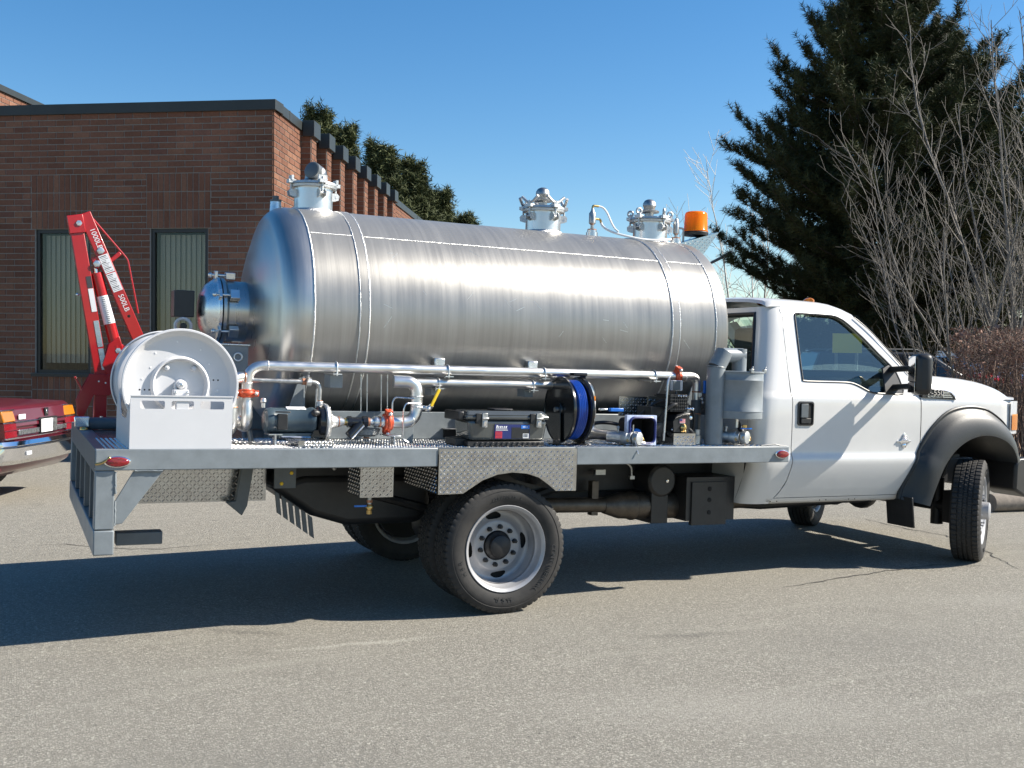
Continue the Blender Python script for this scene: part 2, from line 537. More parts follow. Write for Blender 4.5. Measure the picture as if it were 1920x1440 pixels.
def fil(pts, rad=0.05, n=5):
    """Round the inner corners of a polyline."""
    P = [Vector(p) for p in pts]
    out = [P[0]]
    for i in range(1, len(P) - 1):
        a, b, c = P[i - 1], P[i], P[i + 1]
        r = min(rad, (a - b).length * 0.49, (c - b).length * 0.49)
        p, q = b + (a - b).normalized() * r, b + (c - b).normalized() * r
        for k in range(n + 1):
            t = k / n
            out.append(p * (1 - t) ** 2 + b * 2 * t * (1 - t) + q * t * t)
    out.append(P[-1])
    return out

class MB:
    def __init__(s):
        s.v, s.f, s.mi, s.cur = [], [], [], 0
        s.X = None
    def m(s, i):
        s.cur = i
        return s
    def add(s, vs, fs):
        o = len(s.v)
        if s.X is not None:
            vs = [s.X @ Vector(p) for p in vs]
        s.v.extend([tuple(p) for p in vs])
        s.f.extend([tuple(o + i for i in f) for f in fs])
        s.mi.extend([s.cur] * len(fs))
        return s
    def box(s, x0, x1, y0, y1, z0, z1):
        vs = [(x, y, z) for x in (x0, x1) for y in (y0, y1) for z in (z0, z1)]
        return s.add(vs, [(0, 1, 3, 2), (4, 6, 7, 5), (0, 4, 5, 1), (2, 3, 7, 6), (0, 2, 6, 4), (1, 5, 7, 3)])
    def obox(s, c, ax, ay, az):
        c, ax, ay, az = map(Vector, (c, ax, ay, az))
        vs = [c + ax * i + ay * j + az * k for i in (-1, 1) for j in (-1, 1) for k in (-1, 1)]
        return s.add(vs, [(0, 1, 3, 2), (4, 6, 7, 5), (0, 4, 5, 1), (2, 3, 7, 6), (0, 2, 6, 4), (1, 5, 7, 3)])
    def bar(s, p0, p1, w, h, up=(0, 0, 1)):
        """Rectangular bar from p0 to p1; w across, h along 'up'."""
        p0, p1 = Vector(p0), Vector(p1)
        d = (p1 - p0)
        u = Vector(up)
        u = (u - d * (u.dot(d) / d.dot(d))).normalized()
        w_ = d.normalized().cross(u)
        return s.obox((p0 + p1) / 2, d / 2, w_ * w / 2, u * h / 2)
    def ringloop(s, c, u, v, r, n):
        return [c + u * (r * math.cos(2 * PI * k / n)) + v * (r * math.sin(2 * PI * k / n)) for k in range(n)]
    def lathe(s, c, axis, prof, n=32, cap=True):
        c = Vector(c)
        u, v, d = basis(axis)
        vs, fs = [], []
        for h, r in prof:
            vs.extend(s.ringloop(c + d * h, u, v, max(r, 1e-5), n))
        for i in range(len(prof) - 1):
            for k in range(n):
                a, b = i * n + k, i * n + (k + 1) % n
                fs.append((a, b, b + n, a + n))
        if cap:
            if prof[0][1] > 1e-4:
                fs.append(tuple(range(n)))
            if prof[-1][1] > 1e-4:
                o = (len(prof) - 1) * n
                fs.append(tuple(o + k for k in range(n)))
        return s.add(vs, fs)
    def cyl(s, p0, p1, r0, r1=None, n=16, cap=True):
        p0, p1 = Vector(p0), Vector(p1)
        L = (p1 - p0).length
        return s.lathe(p0, p1 - p0, [(0, r0), (L, r0 if r1 is None else r1)], n, cap)
    def tube(s, path, r, n=10, cap=True):
        P = [Vector(p) for p in path]
        T = []
        for i in range(len(P)):
            a = P[max(i - 1, 0)]
            b = P[min(i + 1, len(P) - 1)]
            T.append((b - a).normalized())
        u, v, _ = basis(T[0])
        vs, fs = [], []
        for i, p in enumerate(P):
            if i:
                q = T[i - 1].rotation_difference(T[i])
                u = q @ u
                v = q @ v
            rr = r[i] if isinstance(r, (list, tuple)) else r
            vs.extend(s.ringloop(p, u, v, rr, n))
        for i in range(len(P) - 1):
            for k in range(n):
                a, b = i * n + k, i * n + (k + 1) % n
                fs.append((a, b, b + n, a + n))
        if cap:
            fs.append(tuple(range(n)))
            o = (len(P) - 1) * n
            fs.append(tuple(o + k for k in range(n)))
        return s.add(vs, fs)
    def torus(s, c, axis, R, r, n=32, m_=8, a0=0, a1=2 * PI):
        c = Vector(c)
        u, v, d = basis(axis)
        full = abs(a1 - a0 - 2 * PI) < 1e-4
        path = []
        vs, fs = [], []
        nn = n if full else n + 1
        for k in range(nn):
            t = a0 + (a1 - a0) * k / n
            e = u * math.cos(t) + v * math.sin(t)
            for j in range(m_):
                p = 2 * PI * j / m_
                vs.append(c + e * (R + r * math.cos(p)) + d * (r * math.sin(p)))
        for k in range(n if full else n):
            for j in range(m_):
                a, b = k * m_ + j, k * m_ + (j + 1) % m_
                k2 = ((k + 1) % nn) * m_
                fs.append((a, b, k2 + (j + 1) % m_, k2 + j))
        return s.add(vs, fs)
    def sph(s, c, r, n=16, m_=10, sc_=(1, 1, 1), axis=(0, 0, 1)):
        c = Vector(c)
        u, v, d = basis(axis)
        vs, fs = [], []
        for i in range(m_ + 1):
            t = PI * i / m_
            for k in range(n):
                p = 2 * PI * k / n
                vs.append(c + u * (r * sc_[0] * math.sin(t) * math.cos(p)) + v * (r * sc_[1] * math.sin(t) * math.sin(p)) + d * (r * sc_[2] * math.cos(t)))
        for i in range(m_):
            for k in range(n):
                a, b = i * n + k, i * n + (k + 1) % n
                fs.append((a, b, b + n, a + n))
        return s.add(vs, fs)
    def prism(s, poly, vec):
        P = [Vector(p) for p in poly]
        n = len(P)
        vec = Vector(vec)
        vs = P + [p + vec for p in P]
        fs = [tuple(range(n)), tuple(range(2 * n - 1, n - 1, -1))]
        fs += [(i, (i + 1) % n, n + (i + 1) % n, n + i) for i in range(n)]
        return s.add(vs, fs)
    def poly(s, pts):
        return s.add(pts, [tuple(range(len(pts)))])
    def grid(s, G):
        R, C = len(G), len(G[0])
        vs = [p for row in G for p in row]
        fs = [(i * C + j, i * C + j + 1, (i + 1) * C + j + 1, (i + 1) * C + j) for i in range(R - 1) for j in range(C - 1)]
        return s.add(vs, fs)
    def strip(s, A, B, closed=False):
        n = len(A)
        vs = list(A) + list(B)
        fs = [(i, (i + 1) % n, n + (i + 1) % n, n + i) for i in range(n if closed else n - 1)]
        return s.add(vs, fs)
    def lugs(s, o, u, v, n, W, H, p=0.025, inside=None, ln=0.0125, wd=0.0042, ht=0.0032):
        """Raised tread-plate lugs, alternate diagonals, over a W x H rectangle at o."""
        o, u, v, n = Vector(o), Vector(u).normalized(), Vector(v).normalized(), Vector(n).normalized()
        a, b = (u + v).normalized(), (u - v).normalized()
        for i in range(int(W / p)):
            for j in range(int(H / p)):
                x, y = (i + 0.5) * p, (j + 0.5) * p
                if inside and not inside(x, y):
                    continue
                c = o + u * x + v * y
                d, e = (a, b) if (i + j) % 2 else (b, a)
                s.cur = 1
                s.add([c - d * ln, c - e * wd, c + d * ln, c + e * wd, c - d * ln * 0.45 + n * ht, c + d * ln * 0.45 + n * ht],
                      [(0, 1, 4), (1, 5, 4), (1, 2, 5), (2, 3, 5), (3, 4, 5), (3, 0, 4)])
        s.cur = 0
        return s
    def text(s, txt, size, X, ext=0.001, align='CENTER'):
        cu = bpy.data.curves.new("lettering", 'FONT')
        cu.body = txt
        cu.size = size
        cu.extrude = ext
        cu.align_x = align
        cu.align_y = 'CENTER'
        ob = bpy.data.objects.new("lettering", cu)
        me = bpy.data.meshes.new_from_object(ob)
        s.add([X @ v.co for v in me.vertices], [tuple(p.vertices) for p in me.polygons])
        bpy.data.objects.remove(ob)
        bpy.data.meshes.remove(me)
        bpy.data.curves.remove(cu)
        return s
    def build(s, name, mats, parent=None, ang=38, bevel=0, solid=0, org=None, recalc=True, seg=2):
        if not isinstance(mats, (list, tuple)):
            mats = [mats]
        o_ = Vector(org) if org is not None else (ORG.get(parent.name, Vector()) if parent else Vector())
        me = bpy.data.meshes.new(name)
        me.from_pydata([tuple(Vector(p) - o_) for p in s.v], [], s.f)
        for mm in mats:
            me.materials.append(mm)
        if len(mats) > 1:
            me.polygons.foreach_set("material_index", s.mi)
        if recalc and len(s.f) < 60000:
            bm = bmesh.new()
            bm.from_mesh(me)
            bmesh.ops.recalc_face_normals(bm, faces=bm.faces)
            bm.to_mesh(me)
            bm.free()
        me.polygons.foreach_set("use_smooth", [ang > 0] * len(me.polygons))
        if ang > 0:
            me.set_sharp_from_angle(angle=math.radians(ang))
        ob = bpy.data.objects.new(name, me)
        COL.objects.link(ob)
        if parent:
            ob.parent = parent
            ORG[ob.name] = o_
        elif org is not None:
            ob.location = o_
        if solid:
            md = ob.modifiers.new("thickness", 'SOLIDIFY')
            md.thickness = solid
            md.offset = 0
        if bevel:
            md = ob.modifiers.new("edge", 'BEVEL')
            md.width = bevel
            md.segments = seg
            md.limit_method = 'ANGLE'
            md.angle_limit = math.radians(40)
            md.harden_normals = False
        return ob

def npmesh(name, V, Fc, mats, parent=None, smooth=False, midx=None):
    """Fast mesh from arrays; Fc is (n,3) or (n,4)."""
    me = bpy.data.meshes.new(name)
    k = Fc.shape[1]
    me.vertices.add(len(V))
    me.vertices.foreach_set("co", np.asarray(V, np.float32).ravel())
    me.loops.add(Fc.size)
    me.loops.foreach_set("vertex_index", Fc.astype(np.int32).ravel())
    me.polygons.add(len(Fc))
    me.polygons.foreach_set("loop_start", np.arange(0, Fc.size, k, dtype=np.int32))
    me.polygons.foreach_set("loop_total", np.full(len(Fc), k, np.int32))
    if not isinstance(mats, (list, tuple)):
        mats = [mats]
    for m_ in mats:
        me.materials.append(m_)
    if midx is not None:
        me.polygons.foreach_set("material_index", midx.astype(np.int32))
    me.polygons.foreach_set("use_smooth", [smooth] * len(Fc))
    me.update()
    me.validate()
    ob = bpy.data.objects.new(name, me)
    COL.objects.link(ob)
    if parent:
        ob.parent = parent
        ORG[ob.name] = ORG.get(parent.name, Vector())
    return ob

def tag(o, label, cat, group=None):
    o['label'] = label
    o['category'] = cat
    if group:
        o['group'] = group
    return o

RAKE = 0.022996
BODY = Matrix.Translation((0, 0, 0.40)) @ Matrix.Rotation(RAKE, 4, 'Y') @ Matrix.Translation((0, 0, -0.40))

def thing(name, label, cat, org=(0, 0, 0), body=False, group=None, mtx=None):
    e = bpy.data.objects.new(name, None)
    e.empty_display_size = 0.2
    COL.objects.link(e)
    T = Matrix.Translation(Vector(org))
    e.matrix_world = (BODY @ T) if body else (mtx if mtx is not None else T)
    ORG[e.name] = Vector(org) if mtx is None else Vector()
    return tag(e, label, cat, group)

def sub(name, parent, loc=(0, 0, 0), rot=(0, 0, 0)):
    e = bpy.data.objects.new(name, None)
    COL.objects.link(e)
    e.parent = parent
    e.location = Vector(loc) - ORG.get(parent.name, Vector())
    e.rotation_euler = rot
    ORG[e.name] = Vector()
    return e

def lerp(xs, ys, x):
    return float(np.interp(x, xs, ys))

# ================================================================== SETTING
g = MB()
g.grid([[(x, y, 0) for x in (-900, -30, 0, 30, 900)] for y in (-900, -30, 0, 30, 900)])
gr = g.build("ground", M['asphalt'], ang=0)
gr['kind'] = 'structure'
d_ = MB()
d_.grid([[(x, y, 0.004) for x in (9.2, 40)] for y in (2.2, 9.0)])   # bed under the hedge and pines, sheet just over the asphalt
def bed(name, pts, z, m_):
    b_ = MB()
    b_.poly([(p[0], p[1], z) for p in pts])
    o = b_.build(name, m_, ang=0)
    o['kind'] = 'structure'
    return o
bed("planting_bed", [(9.4, 4.6), (13, 2.6), (22, -1), (30, 4), (27, 17), (17.5, 17), (13.2, 12.5), (10.5, 8.2)], 0.005, M['dirt'])
def GROUND_MARKS(c):
    return [
            ("crack", 0.016, c, [(4.988, 1.208), (4.932, 0.852), (4.878, 0.383), (4.922, 0.04), (4.874, -0.247), (4.594, -0.778), (4.307, -1.23), (4.171, -1.488)]),
            ("crack", 0.013, c, [(1.998, -1.251), (2.843, -1.113), (3.72, -1.036), (4.116, -1.244), (4.315, -1.37)]),
            ("crack", 0.012, c, [(-2.849, 2.407), (-2.37, 2.427), (-2.064, 2.091), (-1.675, 1.882), (-1.148, 1.991)])]
def ground_strip(name, pts, w, m_, z, seed):
    """Irregular ribbon lying on the ground."""
    rg = random.Random(seed)
    P = []
    for (a, b) in zip(pts[:-1], pts[1:]):
        a, b = Vector((*a, 0)), Vector((*b, 0))
        n = max(2, int((b - a).length / 0.07))
        side_ = Vector((-(b - a).y, (b - a).x, 0)).normalized()
        P += [a.lerp(b, t) + side_ * rg.gauss(0, 0.010 if w < 0.03 else 0.012) for t in np.linspace(0, 1, n, endpoint=False)]
    P.append(Vector((*pts[-1], 0)))
    A, B = [], []
    for i, p in enumerate(P):
        d = (P[min(i + 1, len(P) - 1)] - P[max(i - 1, 0)]).normalized()
        nrm = Vector((-d.y, d.x, 0))
        e = w * rg.uniform(0.45, 1.25) * min(1.0, 0.15 + 4 * min(i, len(P) - 1 - i) / len(P))
        A.append((p + nrm * e / 2) + Vector((0, 0, z)))
        B.append((p - nrm * e / 2) + Vector((0, 0, z)))
    b_ = MB()
    b_.strip(A, B)
    o = b_.build(name, m_, ang=0, recalc=False)
    o['kind'] = 'structure'
CRK = mat("crack_dirt", (0.06, 0.056, 0.05), 0.95, var=0.3, vs=30)
for i, (nm, w, m_, pts) in enumerate(GROUND_MARKS(CRK)):
    ground_strip(nm, pts, w, m_, 0.004, i)
sn = MB()
for k in range(7):
    a = k * 0.9
    sn.sph((21.6 + k * 0.45, 12.0 - k * 0.2 + 0.15 * math.sin(a * 3), 0.3), 0.30 + 0.12 * math.sin(a * 5), 10, 6, (1.4, 1.0, 0.75))
tag(sn.build("snow_pile", M['snow']), "low bank of old snow at the far lot edge", "snow pile")

pk = MB()
pa = Vector((6.60, 0.92, 0.095))
pk.tube([pa, pa + Vector((2.4, -0.42, 0))], 0.095, 14)
tag(pk.build("parking_log", M['conc'], org=(6.6, 0.92, 0)), "weathered brown parking log lying beyond the truck's front wheel", "parking stop")

# ------------------------------------------------------------------ brick building
PC = Vector((0.7090018, 8.57413552, 0))
PSR, PSL = math.radians(29.3), math.radians(33.0)
bE = Vector((math.sin(PSR), math.cos(PSR), 0))       # along the sunlit side, away from the camera
bL = Vector((-math.cos(PSL), math.sin(PSL), 0))      # along the shaded front, to the left
nL = Vector((-math.sin(PSL), -math.cos(PSL), 0))
nR = Vector((math.cos(PSR), -math.sin(PSR), 0))
UPZ = Vector((0, 0, 1))
CO, BW, ZT = 0.0905, 0.272, 5.158
bld = thing("brick_building", "low red brown brick building with dark roof edging behind the truck", "building", PC)

def proj(p):
    d = Vector(p) - CAM
    z = d.dot(cF)
    return 960 + 2007.8 * d.dot(cR) / z, 720 - 2007.8 * d.dot(cU) / z, z

wins = [(1.0, 1.9), (2.85, 3.74), (4.70, 5.6), (6.55, 7.45)]
WT, WB_ = ZT - 19 * CO, ZT - 43 * CO        # window head and sill
ST = ZT - 10 * CO                           # top of the soldier-brick panel
WL = 9.0

def course_bricks(u0, u1, zlo, zhi, holes):
    """Running bond; holes = (u0,u1,zlo,zhi). Yields (u,z,w,h)."""
    out = []
    k = 0
    while True:
        zt = ZT - k * CO
        zb = zt - CO
        if zb < zlo - 1e-6:
            break
        if zt <= zhi + 1e-6:
            cuts = sorted([(a, b) for a, b, c, d in holes if not (zt <= c + 1e-4 or zb >= d - 1e-4)])
            segs, x = [], u0
            for a, b in cuts:
                if a > x:
                    segs.append((x, a))
                x = max(x, b)
            if x < u1:
                segs.append((x, u1))
            off = (k % 2) * BW / 2
            for a, b in segs:
                n0 = math.floor((a - off) / BW)
                t = n0 * BW + off
                while t < b - 1e-4:
                    p, q = max(t, a), min(t + BW, b)
                    if q - p > 0.03:
                        out.append((p, zb, q - p, CO))
                    t += BW
        k += 1
    return out

def unit_brick(w, h, dp=0.009):
    return [(0.006, 0, 0.006), (w - 0.006, 0, 0.006), (w - 0.006, 0, h - 0.006), (0.006, 0, h - 0.006),
            (0.0075, dp, 0.0075), (w - 0.0075, dp, 0.0075), (w - 0.0075, dp, h - 0.0075), (0.0075, dp, h - 0.0075)]
BF = [(4, 5, 6, 7), (0, 1, 5, 4), (1, 2, 6, 5), (2, 3, 7, 6), (3, 0, 4, 7)]
brick_cache = {}
def brick_mesh(w, h):
    key = (round(w, 3), round(h, 3))
    if key not in brick_cache:
        me = bpy.data.meshes.new("brick")
        me.from_pydata(unit_brick(*key), [], BF)
        me.materials.append(M['brick'])
        brick_cache[key] = me
    return brick_cache[key]

def stuff_bricks(name, parent, rects, o, u, n):
    V, sh = [], []
    rng = random.Random(5)
    for (x, z, w, h) in rects:
        j = rng.uniform(-0.0015, 0.0015)
        for (a, b, c) in unit_brick(w, h):
            V.append(o + u * (x + a) + n * (b + (j if b else 0)) + UPZ * (z + c) - ORG[parent.name])
        sh.append(rng.random())
    F_ = np.array([[8 * i + k for k in f] for i in range(len(rects)) for f in BF])
    ob = npmesh(name, V, F_, M['brick'], parent)
    at = ob.data.attributes.new("shade", 'FLOAT', 'FACE')
    at.data.foreach_set("value", np.repeat(np.array(sh, np.float32), 5))
    ob['kind'] = 'stuff'
    return ob

# front wall: mortar slab pieces round the window openings, bricks proud of it
w_ = MB()
def slab(u0, u1, z0, z1):
    P = [PC + bL * u + UPZ * z for u, z in ((u0, z0), (u1, z0), (u1, z1), (u0, z1))]
    w_.prism(P, -nL * 0.28)
xs = 0.03
for a, b in wins:
    slab(xs, a, 0, ZT + 0.02)
    slab(a, b, 0, WB_)
    slab(a, b, WT, ZT + 0.02)
    xs = b
slab(xs, WL, 0, ZT + 0.02)
front = w_.build("wall", M['mortar'], bld, ang=0)
holes, soldiers = [], []
for a, b in wins:
    holes.append((a - 0.002, b + 0.002, WB_, WT))
    holes.append((a - 0.04, b + 0.06, WT, ST))
    holes.append((a - 0.04, b + 0.06, WB_ - 10.8 * CO, WB_))
    nS = 11
    sw = (b - a + 0.10) / nS
    for r in range(3):
        for k in range(nS):
            soldiers.append((a - 0.04 + k * sw, WT + r * 3 * CO, sw, 3 * CO))
    for r in range(4):
        for k in range(nS):
            soldiers.append((a - 0.04 + k * sw, WB_ - (r + 1) * 2.7 * CO, sw, 2.7 * CO))
rects = course_bricks(0.0, WL, 0.0, ZT, holes) + soldiers
# jamb bricks beside the windows, inside the panel width
cand = []
for r in rects:
    c = PC + bL * (r[0] + r[2] / 2) + UPZ * (r[1] + r[3] / 2)
    px, py, dz = proj(c)
    vis = 0 < px < 505 and py > 150 and not (py > 560 and px > 200) and not (py > 690)
    cand.append((0 if vis else 1, dz, r))
cand.sort(key=lambda t: (t[0], t[1]))
rotL = math.atan2(-bL.y, -bL.x)    # local x along -bL so that local +y points out of the wall
for i, (v, dz, (x, z, w, h)) in enumerate(cand[:296]):
    ob = bpy.data.objects.new("brick", brick_mesh(w, h))
    COL.objects.link(ob)
    ob.parent = front
    p = bL * (x + w) + UPZ * z
    Mx = Matrix((( -bL.x, nL.x, 0, p.x), (-bL.y, nL.y, 0, p.y), (0, 0, 1, p.z), (0, 0, 0, 1)))
    ob.matrix_local = Mx
stuff_bricks("brick", front, [c[2] for c in cand[296:]], PC, bL, nL)

# windows
def wpt(u, z, off):
    return PC + bL * u + UPZ * z + nL * off
def wbox(m_, u0, u1, z0, z1, o0, o1):
    P = [wpt(u, z, o0) for u, z in ((u0, z0), (u1, z0), (u1, z1), (u0, z1))]
    m_.prism(P, nL * (o1 - o0))
for i, (a, b) in enumerate(wins):
    f = MB()
    t = 0.055
    wbox(f, a, a + t, WB_, WT, -0.10, -0.03)
    wbox(f, b - t, b, WB_, WT, -0.10, -0.03)
    wbox(f, a + t, b - t, WT - t, WT, -0.10, -0.03)
    wbox(f, a + t, b - t, WB_, WB_ + t, -0.10, -0.03)
    wf = f.build("window", M['winframe'], bld, ang=0)
    p = MB()
    wbox(p, a + t, b - t, WB_ + t, WT - t, -0.072, -0.066)
    p.build("pane", M['winglass'], wf, ang=0)
    s_ = MB()
    wbox(s_, a - 0.05, b + 0.05, WB_ - 0.05, WB_ - 0.002, -0.10, 0.045)
    s_.build("sill", M['winframe'], wf, ang=0)
    n = 9
    for k in range(n):
        u = a + t + 0.03 + k * ((b - a - 2 * t - 0.06) / n)
        w2 = (b - a - 2 * t - 0.06) / n
        sl = MB()
        tw = 0.025
        sl.prism([wpt(u, WB_ + 0.16, -0.135), wpt(u + w2 * 1.02, WB_ + 0.16, -0.135 - tw), wpt(u + w2 * 1.02, WT - 0.08, -0.135 - tw), wpt(u, WT - 0.08, -0.135)], -nL * 0.002)
        sl.build("slat", M['blind'], wf, ang=0)
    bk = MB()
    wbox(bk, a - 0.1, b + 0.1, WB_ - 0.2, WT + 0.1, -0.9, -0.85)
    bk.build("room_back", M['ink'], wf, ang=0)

# sunlit side wall with brick piers
s = MB()
P = [PC + bE * 0.03, PC + bE * 17.5, PC + bE * 17.5 + UPZ * (ZT + 0.02), PC + bE * 0.03 + UPZ * (ZT + 0.02)]
s.prism([p + nR * 0 for p in P], -nR * 0.28)
piers = [1.46 + 1.005 * k for k in range(8)]
PD, PW_ = 0.17, 0.30
for e0 in piers:
    q = [PC + bE * e0, PC + bE * (e0 + PW_), PC + bE * (e0 + PW_) + nR * PD, PC + bE * e0 + nR * PD]
    s.prism([p + UPZ * 0.001 for p in q], UPZ * (ZT - 0.06))
side = s.build("wall", M['mortar'], bld, ang=0)
ph = [(e0, e0 + PW_, -1, 9) for e0 in piers]
rc = course_bricks(0.0, 17.5, 0.0, ZT, ph)
stuff_bricks("brick", side, rc, PC, bE, nR)
prc, psd = [], []
for e0 in piers:
    for k in range(56):
        zb = ZT - (k + 1) * CO
        cut = 0.20 if k % 2 == 0 else PW_ - 0.20
        prc += [(e0, zb, cut, CO), (e0 + cut, zb, PW_ - cut, CO)]
stuff_bricks("brick", side, prc, PC + nR * PD, bE, nR)
for e0 in piers:
    o = PC + bE * e0
    stuff_bricks("brick", side, [(0, ZT - (k + 1) * CO, PD, CO) for k in range(56)], o, nR, -bE)
    # roof edging wraps each pier as a box
    c = MB()
    q = [PC + bE * (e0 - 0.05) + nR * 0.046, PC + bE * (e0 + PW_ + 0.05) + nR * 0.046, PC + bE * (e0 + PW_ + 0.05) + nR * 0.235, PC + bE * (e0 - 0.05) + nR * 0.235]
    c.prism([p + UPZ * (ZT - 0.10) for p in q], UPZ * 0.25)
    c.build("pier_cap", M['flash'], bld, ang=0, bevel=0.006)
fl = MB()
fl.prism([PC + bL * u + nL * o + nR * c + UPZ * (ZT - 0.012) for u, o, c in ((0, 0.045, 0.045), (WL, 0.045, 0), (WL, -0.3, 0), (0, -0.3, 0.045))], UPZ * 0.152)
fl.build("roof_edging", M['flash'], bld, ang=0, bevel=0.006)
fl = MB()
fl.prism([PC + bE * e + nR * o + UPZ * (ZT - 0.012) for e, o in ((0.02, 0.04), (17.55, 0.04), (17.55, -0.3), (0.02, -0.3))], UPZ * 0.149)
for k in range(1, 6):
    e = k * 3.0 - 2.3
    fl.prism([PC + bE * (e + a) + nR * o + UPZ * (ZT - 0.016) for a, o in ((0, 0.046), (0.03, 0.046), (0.03, 0.03), (0, 0.03))], UPZ * 0.157)
fl.build("roof_edging", M['flash'], bld, ang=0, bevel=0.005)
rf = MB()
rf.prism([PC - nL * 0.3 - nR * 0.3 + bE * 0.2 + UPZ * (ZT - 0.35), PC - nR * 0.3 + bE * 17.4 + UPZ * (ZT - 0.35), PC + bL * 14 + bE * 17 + UPZ * (ZT - 0.35), PC + bL * WL - nL * 0.3 + UPZ * (ZT - 0.35)], UPZ * 0.2)
rf.build("roof", M['flash'], bld, ang=0)
# taller wing set back on the left
P0 = PC + bL * 6.0
wg = MB()
wg.prism([P0 + bE * 0.6, P0 + bE * 15, P0 + bE * 15 + bL * 7, P0 + bE * 0.6 + bL * 7], UPZ * 6.28)
wing = wg.build("wing_wall", M['mortar'], bld, ang=0)
k0 = [(x, z + 1.1 - 0.0143 * 0, w, h) for (x, z, w, h) in course_bricks(0.65, 14.9, ZT - 13 * CO, ZT, [])]
stuff_bricks("brick", wing, k0, P0, bE, nR)
fl = MB()
fl.prism([P0 + bE * a + nR * 0.05 - bL * 0 + UPZ * 6.26 for a in (0.55, 15.05)] + [P0 + bE * a + bL * 0.3 + UPZ * 6.26 for a in (15.05, 0.55)], UPZ * 0.115)
fl.build("roof_edging", M['flash'], bld, ang=0, bevel=0.005)

# ------------------------------------------------------------------ trees
def needles(name, parent, P, A, n, L, wd, m_, seed):
    """Bottle-brush tufts: n slim needle triangles round each axis A at each P."""
    rng = np.random.default_rng(seed)
    P, A = np.asarray(P, float), np.asarray(A, float)
    A /= np.linalg.norm(A, axis=1, keepdims=True)
    T = len(P)
    P = np.repeat(P, n, 0)
    A = np.repeat(A, n, 0)
    rnd = rng.normal(size=(T * n, 3))
    rad = rnd - (rnd * A).sum(1, keepdims=True) * A
    rad /= np.linalg.norm(rad, axis=1, keepdims=True) + 1e-9
    t = rng.uniform(-0.5, 0.9, (T * n, 1)) * L * 1.2
    d = A * rng.uniform(-0.05, 0.9, (T * n, 1)) + rad * rng.uniform(0.5, 1.0, (T * n, 1))
    d /= np.linalg.norm(d, axis=1, keepdims=True)
    b = P + A * t
    s_ = np.cross(d, rng.normal(size=(T * n, 3)))
    s_ /= np.linalg.norm(s_, axis=1, keepdims=True) + 1e-9
    ln = L * rng.uniform(0.65, 1.1, (T * n, 1))
    V = np.stack([b - s_ * wd * 0.5, b + s_ * wd * 0.5, b + d * ln], 1).reshape(-1, 3)
    Fc = np.arange(len(V)).reshape(-1, 3)
    return npmesh(name, V - np.array(ORG[parent.name]), Fc, m_, parent)

def segs_mesh(name, parent, S, m_, sides=4):
    S = np.array(S, float)
    p0, p1, r0, r1 = S[:, :3], S[:, 3:6], S[:, 6:7], S[:, 7:8]
    d = p1 - p0
    d /= np.linalg.norm(d, axis=1, keepdims=True) + 1e-9
    a = np.where(np.abs(d[:, 2:3]) < 0.9, np.array([[0, 0, 1.0]]), np.array([[1.0, 0, 0]]))
    u = np.cross(d, a)
    u /= np.linalg.norm(u, axis=1, keepdims=True)
    v = np.cross(d, u)
    vs = []
    for P_, r in ((p0, r0), (p1, r1)):
        for k in range(sides):
            t = 2 * PI * k / sides
            vs.append(P_ + (u * math.cos(t) + v * math.sin(t)) * r)
    V = np.stack(vs, 1)
    n = len(S)
    F_ = np.array([[k, (k + 1) % sides, sides + (k + 1) % sides, sides + k] for k in range(sides)])
    Fc = (np.arange(n)[:, None, None] * 2 * sides + F_[None]).reshape(-1, 4)
    return npmesh(name, V.reshape(-1, 3) - np.array(ORG[parent.name]), Fc, m_, parent, smooth=True)

